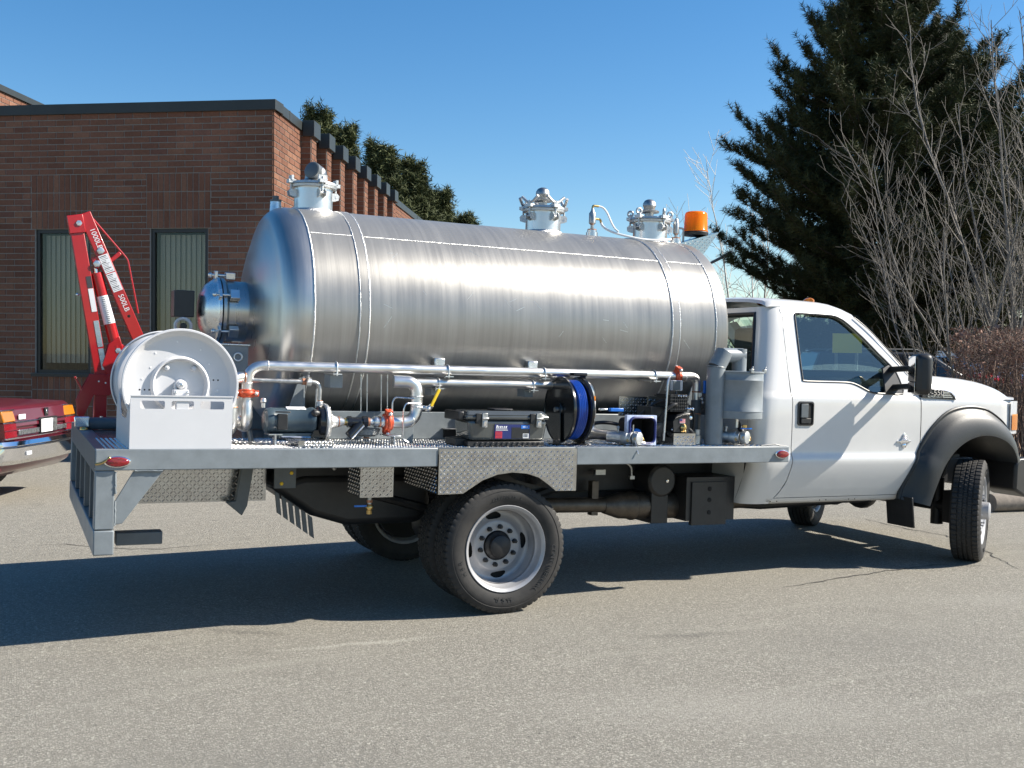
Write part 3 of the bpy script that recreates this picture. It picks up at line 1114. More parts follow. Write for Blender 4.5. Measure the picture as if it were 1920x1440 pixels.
def pine(label, base, zs, rs, nwh, seed, m_, nn=24, L=0.15, wd=0.016, lean=(0, 0), group=None, trunk_r=0.17, zb=0.0, tuft=0.26):
    rng = random.Random(seed)
    t = thing("pine_tree", label, "tree", base, group=group)
    H = zs[-1]
    B = Vector(base)
    def axis(z):
        return B + Vector((lean[0] * z / H + 0.12 * math.sin(z * 0.7 + seed), lean[1] * z / H + 0.1 * math.cos(z * 0.9 + seed), z))
    tr = MB()
    tr.tube([axis(z) for z in np.linspace(0, H * 0.97, 16)], [trunk_r * (1 - 0.92 * k / 15) for k in range(16)], 9)
    tr.build("trunk", M['bark'], t)
    P, A, S = [], [], []
    for w in range(nwh):
        z = zs[0] + (H - zs[0]) * ((w + 0.5) / nwh) ** 0.92
        nb = rng.randint(6, 9)
        a0 = rng.uniform(0, 6.28)
        for b in range(nb):
            az = a0 + b * 2 * PI / nb + rng.uniform(-0.35, 0.35)
            lobe = 0.88 + 0.26 * math.sin(az * 3 + z * 1.9 + seed) * math.sin(z * 2.3 + az)
            R = max(lerp(zs, rs, z) * lobe * rng.uniform(0.80, 1.06), 0.28)
            o = axis(z + rng.uniform(-0.16, 0.16))
            h = Vector((math.cos(az), math.sin(az), 0))
            sd = Vector((-h.y, h.x, 0))
            lift = rng.uniform(0.05, 0.40) * (0.5 + 0.9 * z / H)
            n = max(4, int(R / (tuft * 1.15)))
            cv = rng.uniform(-0.22, 0.22)
            pts = []
            for k in range(n + 1):
                q = k / n
                pts.append(o + h * (R * q) + sd * (cv * R * q * q) + Vector((0, 0, R * (lift * q ** 2.6 * 1.15 + 0.02 * q - 0.10 * math.sin(q * PI)))))
            for k in range(n):
                r_ = 0.030 * (1 - k / n) + 0.006
                S.append((*pts[k], *pts[k + 1], r_, r_ * 0.85))
                q = k / n
                if q < 0.22:
                    continue
                d = (pts[k + 1] - pts[k]).normalized()
                for _ in range(5):
                    tw = (d * rng.uniform(0.35, 1.0) + sd * rng.uniform(-1.1, 1.1) + Vector((0, 0, rng.uniform(-0.25, 0.85)))).normalized()
                    l = rng.uniform(0.14, 0.42) * (1.15 - 0.4 * q) * min(1, 0.6 + R / 3) * tuft / 0.22
                    e = pts[k] + tw * l
                    S.append((*pts[k], *e, 0.007, 0.004))
                    for j in (0.5, 1.0):
                        P.append(pts[k] + tw * (l * j))
                        A.append(tw + Vector((0, 0, 0.45)))
                P.append(pts[k + 1])
                A.append(d + Vector((0, 0, 0.5)))
    for k in range(4):
        P.append(axis(H - 0.14 * k))
        A.append(Vector((rng.uniform(-0.2, 0.2), rng.uniform(-0.2, 0.2), 1)))
    segs_mesh("branches", t, S, M['bark'])
    needles("crown", t, P, A, nn, L, wd, m_, seed)
    return t

def at_px(x, y, D):
    """World point D metres along the view axis on the photo's sight line (used once, to stand far things on the ground)."""
    d = cF * 2007.8 + cR * (x - 960) - cU * (y - 720)
    return CAM + d * (D / 2007.8)
def gnd(x, D):
    p = at_px(x, 690, D)
    return (p.x, p.y, 0.0)

GP = "tall dark pines behind the truck cab"
pine("tallest dense dark pine directly behind the cab roof", gnd(1655, 25), [1.7, 2.5, 3.3, 5.0, 6.2, 7.4, 8.5, 9.3, 10.0, 11.4], [2.2, 3.1, 3.95, 4.1, 3.6, 2.7, 1.9, 1.5, 1.15, 0.3], 46, 11, M['needle'], 29, 0.17, 0.0175, group=GP, trunk_r=0.2, tuft=0.2)
pine("dark pine with leaning trunk rising above the truck hood", gnd(1732, 26.5), [1.8, 3.0, 5.0, 6.6, 8.0, 9.4], [1.4, 2.4, 2.3, 1.9, 1.2, 0.3], 30, 23, M['needle'], 22, 0.18, 0.02, lean=(0.5, -0.1), group=GP, trunk_r=0.17, tuft=0.22)
pine("dark pine farthest right behind the bare grey trees", gnd(1862, 31), [1.6, 3.0, 5.0, 6.6, 7.8, 8.8], [1.9, 2.2, 2.0, 1.5, 0.9, 0.3], 22, 37, M['needle'], 11, 0.2, 0.032, group=GP, trunk_r=0.2, tuft=0.26)
GQ = "olive green pines behind the brick building"
for (px, top, D, sd, wf_, nm) in [(598, 205, 37, 41, 1.0, "olive pine nearest the building corner, tallest over its roof"), (648, 238, 39, 43, 1.0, "olive pine rising over the middle brick piers"),
                                  (706, 266, 36, 47, 1.15, "olive pine with a forked top above the farther piers"), (762, 302, 37, 53, 1.15, "bushy olive pine beyond the far end of the roof edging"),
                                  (812, 352, 39, 59, 1.0, "low olive pine just clear of the brick building"), (863, 402, 41, 61, 0.55, "smallest olive pine peeking over the tank top")]:
    zt = 1.59 + (666 - top) / 2007.8 * D - 0.35
    f_ = zt / 10.0
    pine(nm, gnd(px, D), [1.5, 3 * f_, 5.5 * f_, 7.5 * f_, 8.8 * f_, zt], [1.2 * wf_, 1.6 * wf_, 1.35 * wf_, 0.9 * wf_, 0.5 * wf_, 0.15], 20, sd, M['needle2'], 10, 0.24, 0.036, group=GQ, tuft=0.3)

def bare(name, label, base, limbs, seed, m_, H, r0, fan=1.0, group=None, step=0.30, l1=(0.6, 1.6), l2=(0.25, 0.65), l3=True, up=0.10, minr=0.004, stem=0.5, d1=1.0):
    """Leafless tree: short stem, limbs fanning out and curving up, side branches at acute angles, fine twigs."""
    rng = random.Random(seed)
    t = thing(name, label, "tree", base, group=group)
    T, C = [], []
    def run(p, d, L, ra, rb, curve, out, wob=0.07):
        n = max(3, int(L / 0.16))
        pts = [(p, d)]
        for k in range(n):
            d = (d + Vector((rng.uniform(-wob, wob), rng.uniform(-wob, wob), rng.uniform(-wob, wob) + curve))).normalized()
            q = p + d * (L / n)
            a, b = ra + (rb - ra) * k / n, ra + (rb - ra) * (k + 1) / n
            out.append((*p, *q, a, b))
            p = q
            pts.append((p, d))
        return pts
    def side(d):
        ax = Vector((rng.uniform(-1, 1), rng.uniform(-1, 1), rng.uniform(-0.6, 0.5)))
        ax = (ax - d * ax.dot(d)).normalized()
        a = math.radians(rng.uniform(24, 52))
        return (d * math.cos(a) + ax * math.sin(a)).normalized()
    p0 = Vector(base)
    for i in range(limbs):
        az = 2 * PI * (i + rng.uniform(-0.25, 0.25)) / limbs
        f = fan * rng.uniform(0.45, 1.35)
        d = Vector((math.cos(az) * f, math.sin(az) * f, 1)).normalized()
        s0 = p0 + Vector((math.cos(az) * 0.10, math.sin(az) * 0.10, rng.uniform(0.0, stem)))
        r = r0 * rng.uniform(0.6, 1.0)
        T.append((*p0, *s0, r0 * 1.3, r))
        pts = run(s0, d, H * rng.uniform(0.8, 1.08) * (1.0 - 0.12 * f), r, 0.007, up * 0.55, T, 0.05)
        n = len(pts)
        for k in range(int(n * 0.18), n):
            if rng.random() > 0.52 * d1:
                continue
            q = k / n
            L1 = rng.uniform(*l1) * (1.15 - 0.55 * q)
            p1 = run(pts[k][0], side(pts[k][1]), L1, max(minr, r * 0.40 * (1 - 0.6 * q)), minr, up, C)
            for j in range(2, len(p1)):
                if rng.random() > 0.62:
                    continue
                p2 = run(p1[j][0], side(p1[j][1]), rng.uniform(*l2), minr * 1.25, minr * 0.8, up * 0.9, C)
                if l3:
                    for w in range(1, len(p2)):
                        if rng.random() < 0.45:
                            run(p2[w][0], side(p2[w][1]), rng.uniform(0.12, 0.32), minr * 0.8, minr * 0.6, up * 0.6, C)
    segs_mesh("trunk", t, T, m_, 6)
    segs_mesh("branches", t, C, m_, 3)
    print(label, len(T), len(C))
    return t
GB = "bare grey trees standing in the hedge"
bare("bare_tree", "bare many stemmed grey tree spreading left over the cab", gnd(1830, 17.6), 12, 5, M['twig'], 4.6, 0.026, 1.05, group=GB, stem=1.3, up=0.12, l1=(0.7, 1.8), l2=(0.3, 0.8), d1=1.35, minr=0.0034)
bare("bare_tree", "taller straight bare tree at the photo's right edge", gnd(1914, 18.5), 7, 9, M['twig'], 7.0, 0.06, 0.32, group=GB, stem=1.6, up=0.06, d1=1.2)
bare("birch_tree", "pale leafless birch between the beacon and the dark pines", gnd(1420, 34), 6, 13, M['birch'], 7.6, 0.07, 0.62, up=0.03, minr=0.0075, l1=(0.9, 2.2), l2=(0.4, 1.0), l3=False, d1=0.8)

# hedge: dense bare twigs with withered leaves
hd = thing("hedge", "clipped reddish brown leafless hedge under the bare trees", "hedge", gnd(1800, 16.5))
rng = np.random.default_rng(3)
h0, h1 = Vector(gnd(1800, 16.2)), Vector(gnd(2250, 15.4))
hu = (h1 - h0).normalized()
hv = Vector((-hu.y, hu.x, 0))
HL, HD, HH = (h1 - h0).length, 1.5, 2.12
S = []
r_ = random.Random(8)
for i in range(230):
    p = h0 + hu * r_.uniform(0.1, HL) + hv * r_.uniform(-0.1, HD)
    d = Vector((r_.uniform(-0.25, 0.25), r_.uniform(-0.25, 0.25), 1)).normalized()
    q = p + d * r_.uniform(1.0, 1.7)
    S.append((*p, *q, 0.014, 0.008))
for i in range(8000):
    p = h0 + hu * r_.uniform(0, HL) + hv * r_.uniform(-0.15, HD) + Vector((0, 0, HH * (r_.uniform(0.12, 1.0) ** 0.7) * 0.97))
    d = Vector((r_.uniform(-1, 1), r_.uniform(-1, 1), r_.uniform(-0.3, 1.2))).normalized()
    q = p + d * r_.uniform(0.08, 0.3)
    if q.z > HH - 0.16 + 0.22 * math.sin((p - h0).dot(hu) * 2.1) * math.sin((p - h0).dot(hu) * 0.83 + 1):
        continue
    S.append((*p, *q, 0.004, 0.0022))
segs_mesh("twigs", hd, S, M['hedge'], 3)
n = 3800
zz = HH * rng.uniform(0.5, 1.0, n) ** 0.6
Pn = np.array(h0)[None] + np.array(hu)[None] * rng.uniform(0, HL, (n, 1)) + np.array(hv)[None] * rng.uniform(-0.15, HD, (n, 1))
Pn[:, 2] = zz
a = rng.normal(size=(n, 3)) * 0.022
b = rng.normal(size=(n, 3)) * 0.022
V = np.stack([Pn - a, Pn + b, Pn + a], 1).reshape(-1, 3) - np.array(ORG[hd.name])
npmesh("leaves", V, np.arange(len(V)).reshape(-1, 3), M['hedgeleaf'], hd)

lot = MB()
lot.prism([gnd(1380, 27.5), gnd(2300, 27.5), gnd(2500, 110), gnd(1380, 110)], (0, 0, 0.30))
lot = lot.build("far_lot", M['asphalt'], ang=0)
lot['kind'] = 'structure'
# far pale building across the lot
f0 = Vector(gnd(1560, 64)) + Vector((0, 0, 0.3))
wh = thing("warehouse", "long low pale building far beyond the parked cars", "building", f0)
fx = Vector((cR.x, cR.y, 0)).normalized()
fy = Vector((-fx.y, fx.x, 0))
def fbox(m_, a, b, c, d, z0, z1):
    m_.prism([f0 + fx * a + fy * c + UPZ * z0, f0 + fx * b + fy * c + UPZ * z0, f0 + fx * b + fy * d + UPZ * z0, f0 + fx * a + fy * d + UPZ * z0], UPZ * (z1 - z0))
k = MB()
fbox(k, -4, 30, 0, 9, 0, 3.15)
k.build("wall", M['pale'], wh, ang=0)
k = MB()
fbox(k, -4.2, 30.2, -0.2, 9.2, 3.16, 3.4)
k.build("roof", M['flashg'], wh, ang=0)
for j in range(9):
    k = MB()
    fbox(k, -3 + j * 2.6, -1.6 + j * 2.6, -0.03, 0.02, 0.2, 2.4)
    k.build("window", M['winframe'], wh, ang=0)

# street light behind the pine, its arm reaching up over the tank end
sl = thing("street_light", "slim grey street light arm slanting up behind the tank's front end", "street light", gnd(1306, 29))
k = MB()
pb = Vector(gnd(1306, 29))
k.tube([pb, pb + Vector((0, 0, 3.9))], [0.07, 0.05], 8)
k.build("pole", M['flashg'], sl)
k = MB()
k.tube([at_px(1306, 507, 29), at_px(1325, 497, 29), at_px(1372, 473, 29)], [0.03, 0.035, 0.05], 8)
k.build("arm", M['flashg'], sl)

# yellow board seen through the cab windows
yb = thing("yellow_board", "faded yellow board on posts seen through the cab's side windows", "sign", gnd(1590, 17.5))
k = MB()
p, q = at_px(1562, 625, 17.5), at_px(1616, 662, 17.5)
u = (Vector((q.x, q.y, 0)) - Vector((p.x, p.y, 0)))
k.prism([Vector((p.x, p.y, q.z)), Vector((q.x, q.y, q.z)), Vector((q.x, q.y, p.z)), Vector((p.x, p.y, p.z))], Vector((-u.y, u.x, 0)).normalized() * 0.03)
k.build("panel", M['yellow'], yb, ang=0)
k = MB()
for t_ in (0.15, 0.85):
    c = Vector((p.x, p.y, 0)) + u * t_ + Vector((-u.y, u.x, 0)).normalized() * 0.05
    k.cyl(c, c + UPZ * p.z, 0.025, n=8)
k.build("post", M['flashg'], yb)

# ------------------------------------------------------------------ cars
def heading(pos, fwd):
    f = Vector((fwd[0], fwd[1], 0)).normalized()
    l = Vector((-f.y, f.x, 0))
    return Matrix(((f.x, l.x, 0, pos[0]), (f.y, l.y, 0, pos[1]), (0, 0, 1, pos[2] if len(pos) > 2 else 0), (0, 0, 0, 1)))

def car_wheel(parent, x, y, r=0.31, w=0.2):
    e = sub("wheel", parent, (x, y, r))
    s_ = 1 if y > 0 else -1
    k = MB()
    k.lathe((0, -w / 2, 0), (0, 1, 0), [(0, r * 0.62), (0.0, r * 0.9), (0.03, r), (w - 0.03, r), (w, r * 0.9), (w, r * 0.62)], 28)
    k.build("tyre", M['rubber'], e)
    k = MB()
    k.lathe((0, s_ * (w / 2 - 0.02), 0), (0, s_, 0), [(0, r * 0.62), (0.012, r * 0.6), (0.02, r * 0.2), (0.035, 0)], 20)
    k.build("rim", M['rim'], e)

def simple_car(name, label, cat, pos, fwd, L, W, H, paint, cowl, belt, ws, rw, group=None, rails=False):
    """Parked car: profiled body, tapered cabin, panes, lamps, wheels. ws/rw = windscreen base/top x, rear window top/base x."""
    t = thing(name, label, cat, group=group, mtx=heading(pos, fwd))
    k = MB()
    pr = [(-L / 2, 0.35), (-L / 2 - 0.03, 0.6), (-L / 2 + 0.04, belt), (rw[1], belt + 0.02), (ws[0], cowl), (L / 2 - 0.25, cowl - 0.16), (L / 2, cowl - 0.34), (L / 2 + 0.02, 0.4), (L / 2 - 0.1, 0.27), (-L / 2 + 0.1, 0.27)]
    k.prism([(x, -W / 2, z) for x, z in pr], (0, W, 0))
    k.build("body", paint, t, bevel=0.07, seg=3)
    k = MB()
    b0, b1 = W / 2 - 0.06, W / 2 - 0.22
    vs = [(rw[1], -b0, belt), (ws[0], -b0, cowl - 0.02), (ws[1], -b1, H), (rw[0], -b1, H)]
    vs += [(x, -y, z) for x, y, z in vs]
    k.add(vs, [(0, 1, 2, 3), (4, 7, 6, 5), (0, 4, 5, 1), (1, 5, 6, 2), (2, 6, 7, 3), (3, 7, 4, 0)])
    k.build("cabin", paint, t, bevel=0.04, seg=2)
    for s_ in (-1, 1):
        V4 = [Vector((x, s_ * abs(y), z)) for x, y, z in vs[:4]]
        def pt(a, b):
            lo = V4[0].lerp(V4[1], a)
            hi = V4[3].lerp(V4[2], a)
            return lo.lerp(hi, b) + Vector((0, s_ * 0.006, 0))
        for a, b in ((0.05, 0.34), (0.37, 0.64), (0.67, 0.94)):
            k = MB()
            k.poly([pt(a, 0.12), pt(b, 0.12), pt(b, 0.88), pt(a, 0.88)])
            k.build("side_window", M['carglass'], t, ang=0)
    def quad(name, A, B, C, D_, off):
        k = MB()
        q = [Vector(p) for p in (A, B, C, D_)]
        c = sum(q, Vector()) / 4
        k.poly([c + (p - c) * 0.88 + Vector(off) for p in q])
        k.build(name, M['carglass'], t, ang=0)
    quad("windscreen", vs[1], vs[5], vs[6], vs[2], (0.008, 0, 0.006))
    quad("rear_window", vs[0], vs[4], vs[7], vs[3], (-0.008, 0, 0.006))
    for s_ in (-1, 1):
        k = MB()
        k.obox((L / 2 - 0.06, s_ * (W / 2 - 0.25), cowl - 0.40), (0.09, 0, 0), (0, 0.17, 0), (0, 0, 0.07))
        k.build("headlight", M['clear'], t, bevel=0.02)
        k = MB()
        k.obox((-L / 2 + 0.03, s_ * (W / 2 - 0.16), belt - 0.2), (0.07, 0, 0), (0, 0.12, 0), (0, 0, 0.09))
        k.build("tail_light", M['redl'], t, bevel=0.02)
        for x in (L * 0.31, -L * 0.3):
            car_wheel(t, x, s_ * (W / 2 - 0.09), 0.32)
        if rails:
            k = MB()
            k.tube(fil([(ws[1] - 0.1, s_ * (b1 - 0.05), H - 0.01), (ws[1] - 0.2, s_ * (b1 - 0.05), H + 0.05), (rw[0] + 0.2, s_ * (b1 - 0.05), H + 0.05), (rw[0] + 0.1, s_ * (b1 - 0.05), H - 0.01)], 0.06), 0.014, 6)
            k.build("roof_rail", M['flashg'], t)
    k = MB()
    k.box(L / 2 - 0.05, L / 2 + 0.05, -W / 2 + 0.1, W / 2 - 0.1, 0.38, 0.54)
    k.box(-L / 2 - 0.06, -L / 2 + 0.05, -W / 2 + 0.08, W / 2 - 0.08, 0.38, 0.54)
    k.build("bumper", M['black'], t, bevel=0.03)
    return t
M['carglass'] = mat("dark_car_glass", (0.012, 0.016, 0.02), 0.03, coat=0.6)
M['carblack'] = mat("dark_grey_car_paint", (0.03, 0.032, 0.036), 0.25, coat=0.6)
M['carred'] = mat("bright_red_car_paint", (0.42, 0.012, 0.02), 0.25, coat=0.6)
M['carblue'] = mat("dark_blue_car_paint", (0.012, 0.035, 0.13), 0.25, coat=0.6)
GC = "cars parked in the lot behind"
rd = (cR.x, cR.y)
p = Vector(gnd(1785, 22)) - Vector((cR.x, cR.y, 0)) * 0.95
simple_car("parked_van", "dark grey van with roof rails parked just beyond the truck's hood", "van", p, rd, 4.7, 1.85, 1.76, M['carblack'], 1.26, 1.06, (0.95, 0.18), (-1.95, -2.25), GC, True)
p = (gnd(1770, 31)[0], gnd(1770, 31)[1], 0.30)
simple_car("parked_car", "small bright red car parked in the far row", "car", p, (cR.x - 0.5, cR.y - 0.9), 4.2, 1.7, 1.42, M['carred'], 0.98, 0.95, (0.75, 0.0), (-1.2, -1.75), GC)
p = (gnd(1806, 38)[0], gnd(1806, 38)[1], 0.30)
simple_car("parked_car", "dark blue car parked right of the small red one", "car", p, (cR.x - 0.5, cR.y - 0.9), 4.4, 1.75, 1.45, M['carblue'], 0.98, 0.95, (0.75, 0.0), (-1.2, -1.75), GC)
p = (gnd(1655, 35)[0], gnd(1655, 35)[1], 0.30)
simple_car("parked_car", "silver car half hidden behind the truck's windscreen pillar", "car", p, (cR.x - 0.5, cR.y - 0.9), 4.3, 1.72, 1.44, M['rim'], 0.98, 0.95, (0.75, 0.0), (-1.2, -1.75), GC)

# maroon sedan: only its tail shows
sL, sR = Vector((-2.83, 4.90, 0)), Vector((-2.085, 6.44, 0))
rt = (sR - sL).normalized()
fw = Vector((-rt.y, rt.x, 0))
sed = thing("sedan", "maroon sedan with chrome bumper parked behind the truck's tail", "car", mtx=heading((sL + sR) / 2, fw))
HW = 0.855
k = MB()
pr = [(0.06, 0.36), (0.03, 0.66), (0.015, 0.70), (0.05, 0.985), (0.12, 1.025), (1.25, 1.06), (3.3, 1.02), (4.6, 0.94), (5.0, 0.86), (5.05, 0.45), (4.95, 0.28), (0.2, 0.28)]
k.prism([(x, -HW, z) for x, z in pr], (0, 2 * HW, 0))
k.build("body", M['maroon'], sed, bevel=0.045, seg=3)
k = MB()
vs = [(1.2, -0.76, 1.05), (3.45, -0.78, 1.01), (2.75, -0.60, 1.42), (1.75, -0.60, 1.42)]
vs += [(x, -y, z) for x, y, z in vs]
k.add(vs, [(0, 1, 2, 3), (4, 7, 6, 5), (0, 4, 5, 1), (1, 5, 6, 2), (2, 6, 7, 3), (3, 7, 4, 0)])
k.build("cabin", M['maroon'], sed, bevel=0.03)
for a, b, c, d in ((0, 4, 7, 3), (1, 5, 6, 2), (0, 1, 2, 3), (4, 5, 6, 7)):
    q = [Vector(vs[i]) for i in (a, b, c, d)]
    c_ = sum(q, Vector()) / 4
    nn_ = (q[1] - q[0]).cross(q[3] - q[0]).normalized()
    if nn_.dot(c_ - Vector((2.3, 0, 1.1))) < 0:
        nn_ = -nn_
    k = MB()
    k.poly([c_ + (p_ - c_) * 0.88 + nn_ * 0.006 for p_ in q])
    k.build("window", M['carglass'], sed, ang=0)
k = MB()   # trunk lid standing just clear of the body, shut line round it
k.prism([(0.0, -0.60, 0.80), (0.0, 0.60, 0.80), (0.034, 0.62, 0.99), (0.034, -0.62, 0.99)], (0.03, 0, 0))
k.build("boot_lid", M['maroon'], sed, bevel=0.012)
for s_ in (1, -1):
    k = MB()
    y0, y1 = s_ * 0.59, s_ * 0.862
    k.prism([(0.004, y0, 0.862), (-0.004, y1, 0.862), (0.028, y1, 0.978), (0.036, y0, 0.978)], (0.09, 0, 0))
    a = k.build("tail_light", M['ambl'], sed, bevel=0.012)
    a['label'] = "amber upper lamp"
    k = MB()
    k.prism([(-0.010, y0, 0.70), (-0.016, y1, 0.70), (-0.002, y1, 0.85), (0.004, y0, 0.85)], (0.09, 0, 0))
    k.m(1)
    k.prism([(-0.014, y0, 0.772), (-0.02, y1, 0.772), (-0.019, y1, 0.779), (-0.013, y0, 0.779)], (0.02, 0, 0))
    a = k.build("tail_light", [M['redl'], M['maroon']], sed, bevel=0.012)
    a['label'] = "red lower lamp"
    k = MB()
    for z, x in ((0.695, -0.018), (0.856, -0.004), (0.984, 0.03)):
        k.obox((x, (y0 + y1) / 2, z), (0.008, 0, 0), (0, 0.14, 0), (0, 0, 0.0055))
    k.build("lamp_trim", M['chrome'], sed, bevel=0.003)
k = MB()
k.obox((-0.004, 0, 0.857), (0.006, 0, 0), (0, 0.585, 0), (0, 0, 0.005))
k.obox((-0.012, 0, 0.688), (0.006, 0, 0), (0, 0.83, 0), (0, 0, 0.006))
k.build("chrome_strip", M['chrome'], sed, bevel=0.002)
k = MB()
for y0, y1 in ((0.56, 0.09), (-0.33, -0.60)):
    k.obox((-0.008, (y0 + y1) / 2, 0.745), (0.006, 0, 0), (0, abs(y0 - y1) / 2, 0), (0, 0, 0.026))
k.build("reflector_strip", M['alu'], sed, bevel=0.004)
k = MB()
k.obox((-0.006, -0.135, 0.79), (0.012, 0, 0), (0, 0.205, 0), (0, 0, 0.085))
k.build("plate_recess", M['blackm'], sed, bevel=0.004)
k = MB()
k.obox((-0.022, -0.075, 0.785), (0.003, 0, 0), (0, 0.135, 0), (0, 0, 0.072))
pl = k.build("licence_plate", M['sticker'], sed, bevel=0.003)
k = MB()
k.text("L·271", 0.085, Matrix.Translation((-0.0265, -0.075, 0.785)) @ Matrix(((0, 0, -1, 0), (-1, 0, 0, 0), (0, 1, 0, 0), (0, 0, 0, 1))), 0.0006)
k.build("characters", M['blue'], pl, ang=0, recalc=False)
k = MB()
k.obox((-0.022, -0.275, 0.785), (0.003, 0, 0), (0, 0.05, 0), (0, 0, 0.07))
k.build("lock_plate", M['steel'], sed, bevel=0.003)
k = MB()
k.m(0).obox((0.012, -0.13, 0.93), (0.006, 0, 0), (0, 0.042, 0), (0, 0, 0.045))
k.m(1).lathe((0.004, -0.13, 0.93), (-1, 0, 0), [(0, 0.026), (0.006, 0.022), (0.008, 0)], 16)
k.build("emblem", [M['black'], M['chrome']], sed, bevel=0.003)
k = MB()
k.obox((-0.002, 0.47, 0.905), (0.004, 0, 0), (0, 0.075, 0), (0, 0, 0.026))
k.build("badge", M['sticker'], sed, bevel=0.003)
# chrome bumper, body-colour top ledge
k = MB()
def bsec(y, x0):
    return [(x0 + 0.16, y, 0.665), (x0 + 0.02, y, 0.66), (x0, y, 0.62), (x0 + 0.004, y, 0.605), (x0 - 0.008, y, 0.595), (x0 + 0.005, y, 0.47), (x0 + 0.05, y, 0.425), (x0 + 0.2, y, 0.42)]
ys_ = [(-0.90, 0.10), (-0.87, 0.0), (-0.72, -0.075), (0, -0.12), (0.72, -0.075), (0.87, 0.0), (0.90, 0.10)]
k.grid([bsec(y, x) for y, x in ys_])
k.build("bumper", M['chrome'], sed, ang=25, solid=0.006)
k = MB()
k.grid([[(x + 0.012, y * 0.985, 0.60), (x - 0.014, y * 1.004, 0.604), (x - 0.014, y * 1.004, 0.596)] for y, x in ys_])
k.build("bumper_rub_strip", M['black'], sed, solid=0.004)
k = MB()
k.obox((-0.098, 0.52, 0.53), (0.006, 0, 0), (0, 0.06, 0), (0, 0, 0.022))
k.build("bumper_marker", M['clear'], sed, bevel=0.003)
for x in (1.05, 3.95):
    for s_ in (-1, 1):
        car_wheel(sed, x, s_ * 0.76, 0.31)

# ================================================================== TRUCK (all in the truck's own raked frame: X forward, -Y near side, Z up)
TR = thing("tank_truck", "white cab truck with grey flat deck carrying a long bare aluminium tank", "truck", (0, 0, 0), body=True)
ZD = 1.03

def part(mb, name, mats, parent=None, **k):
    return mb.build(name, mats, parent or TR, **k)

# ---- wheels -------------------------------------------------------
TY_R, TY_W = 0.405, 0.226
def tyre_mesh():
    n = 300
    w = TY_W / 2
    # (y offset, radius, tread flag): bead, sidewall, shoulder, tread ribs, back down
    half = [(0.080, 0.262, 0), (0.092, 0.268, 0), (0.103, 0.290, 0), (0.1125, 0.325, 0), (0.1115, 0.352, 0), (0.1085, 0.360, 0), (0.1115, 0.362, 0), (0.108, 0.376, 0), (0.101, 0.388, 3), (0.098, 0.3955, 1), (0.094, 0.4015, 1),
            (0.060, 0.404, 1), (0.058, 0.404, 1), (0.056, 0.394, 2), (0.050, 0.394, 2), (0.048, 0.4045, 4), (0.022, 0.405, 4), (0.020, 0.395, 2), (0.012, 0.395, 2), (0.010, 0.405, 4)]
    prof = half + [(-y, r, f) for y, r, f in reversed(half)]
    m_ = len(prof)
    V = np.zeros((n, m_, 3))
    for i in range(n):
        t = 2 * PI * i / n
        for j, (y, r, f) in enumerate(prof):
            rr = r
            if f in (1, 3) and i % 5 == 0:
                rr = r - (0.008 if f == 1 else 0.003)
            if f == 4 and (i + int(y * 120)) % 5 == 0:
                rr = r - 0.006
            V[i, j] = (rr * math.cos(t), y, rr * math.sin(t))
    idx = np.arange(n * m_).reshape(n, m_)
    a, b = idx, np.roll(idx, -1, 0)
    Fc = np.stack([a[:, :-1], b[:, :-1], b[:, 1:], a[:, 1:]], -1).reshape(-1, 4)
    return V.reshape(-1, 3), Fc
_tv, _tf = tyre_mesh()
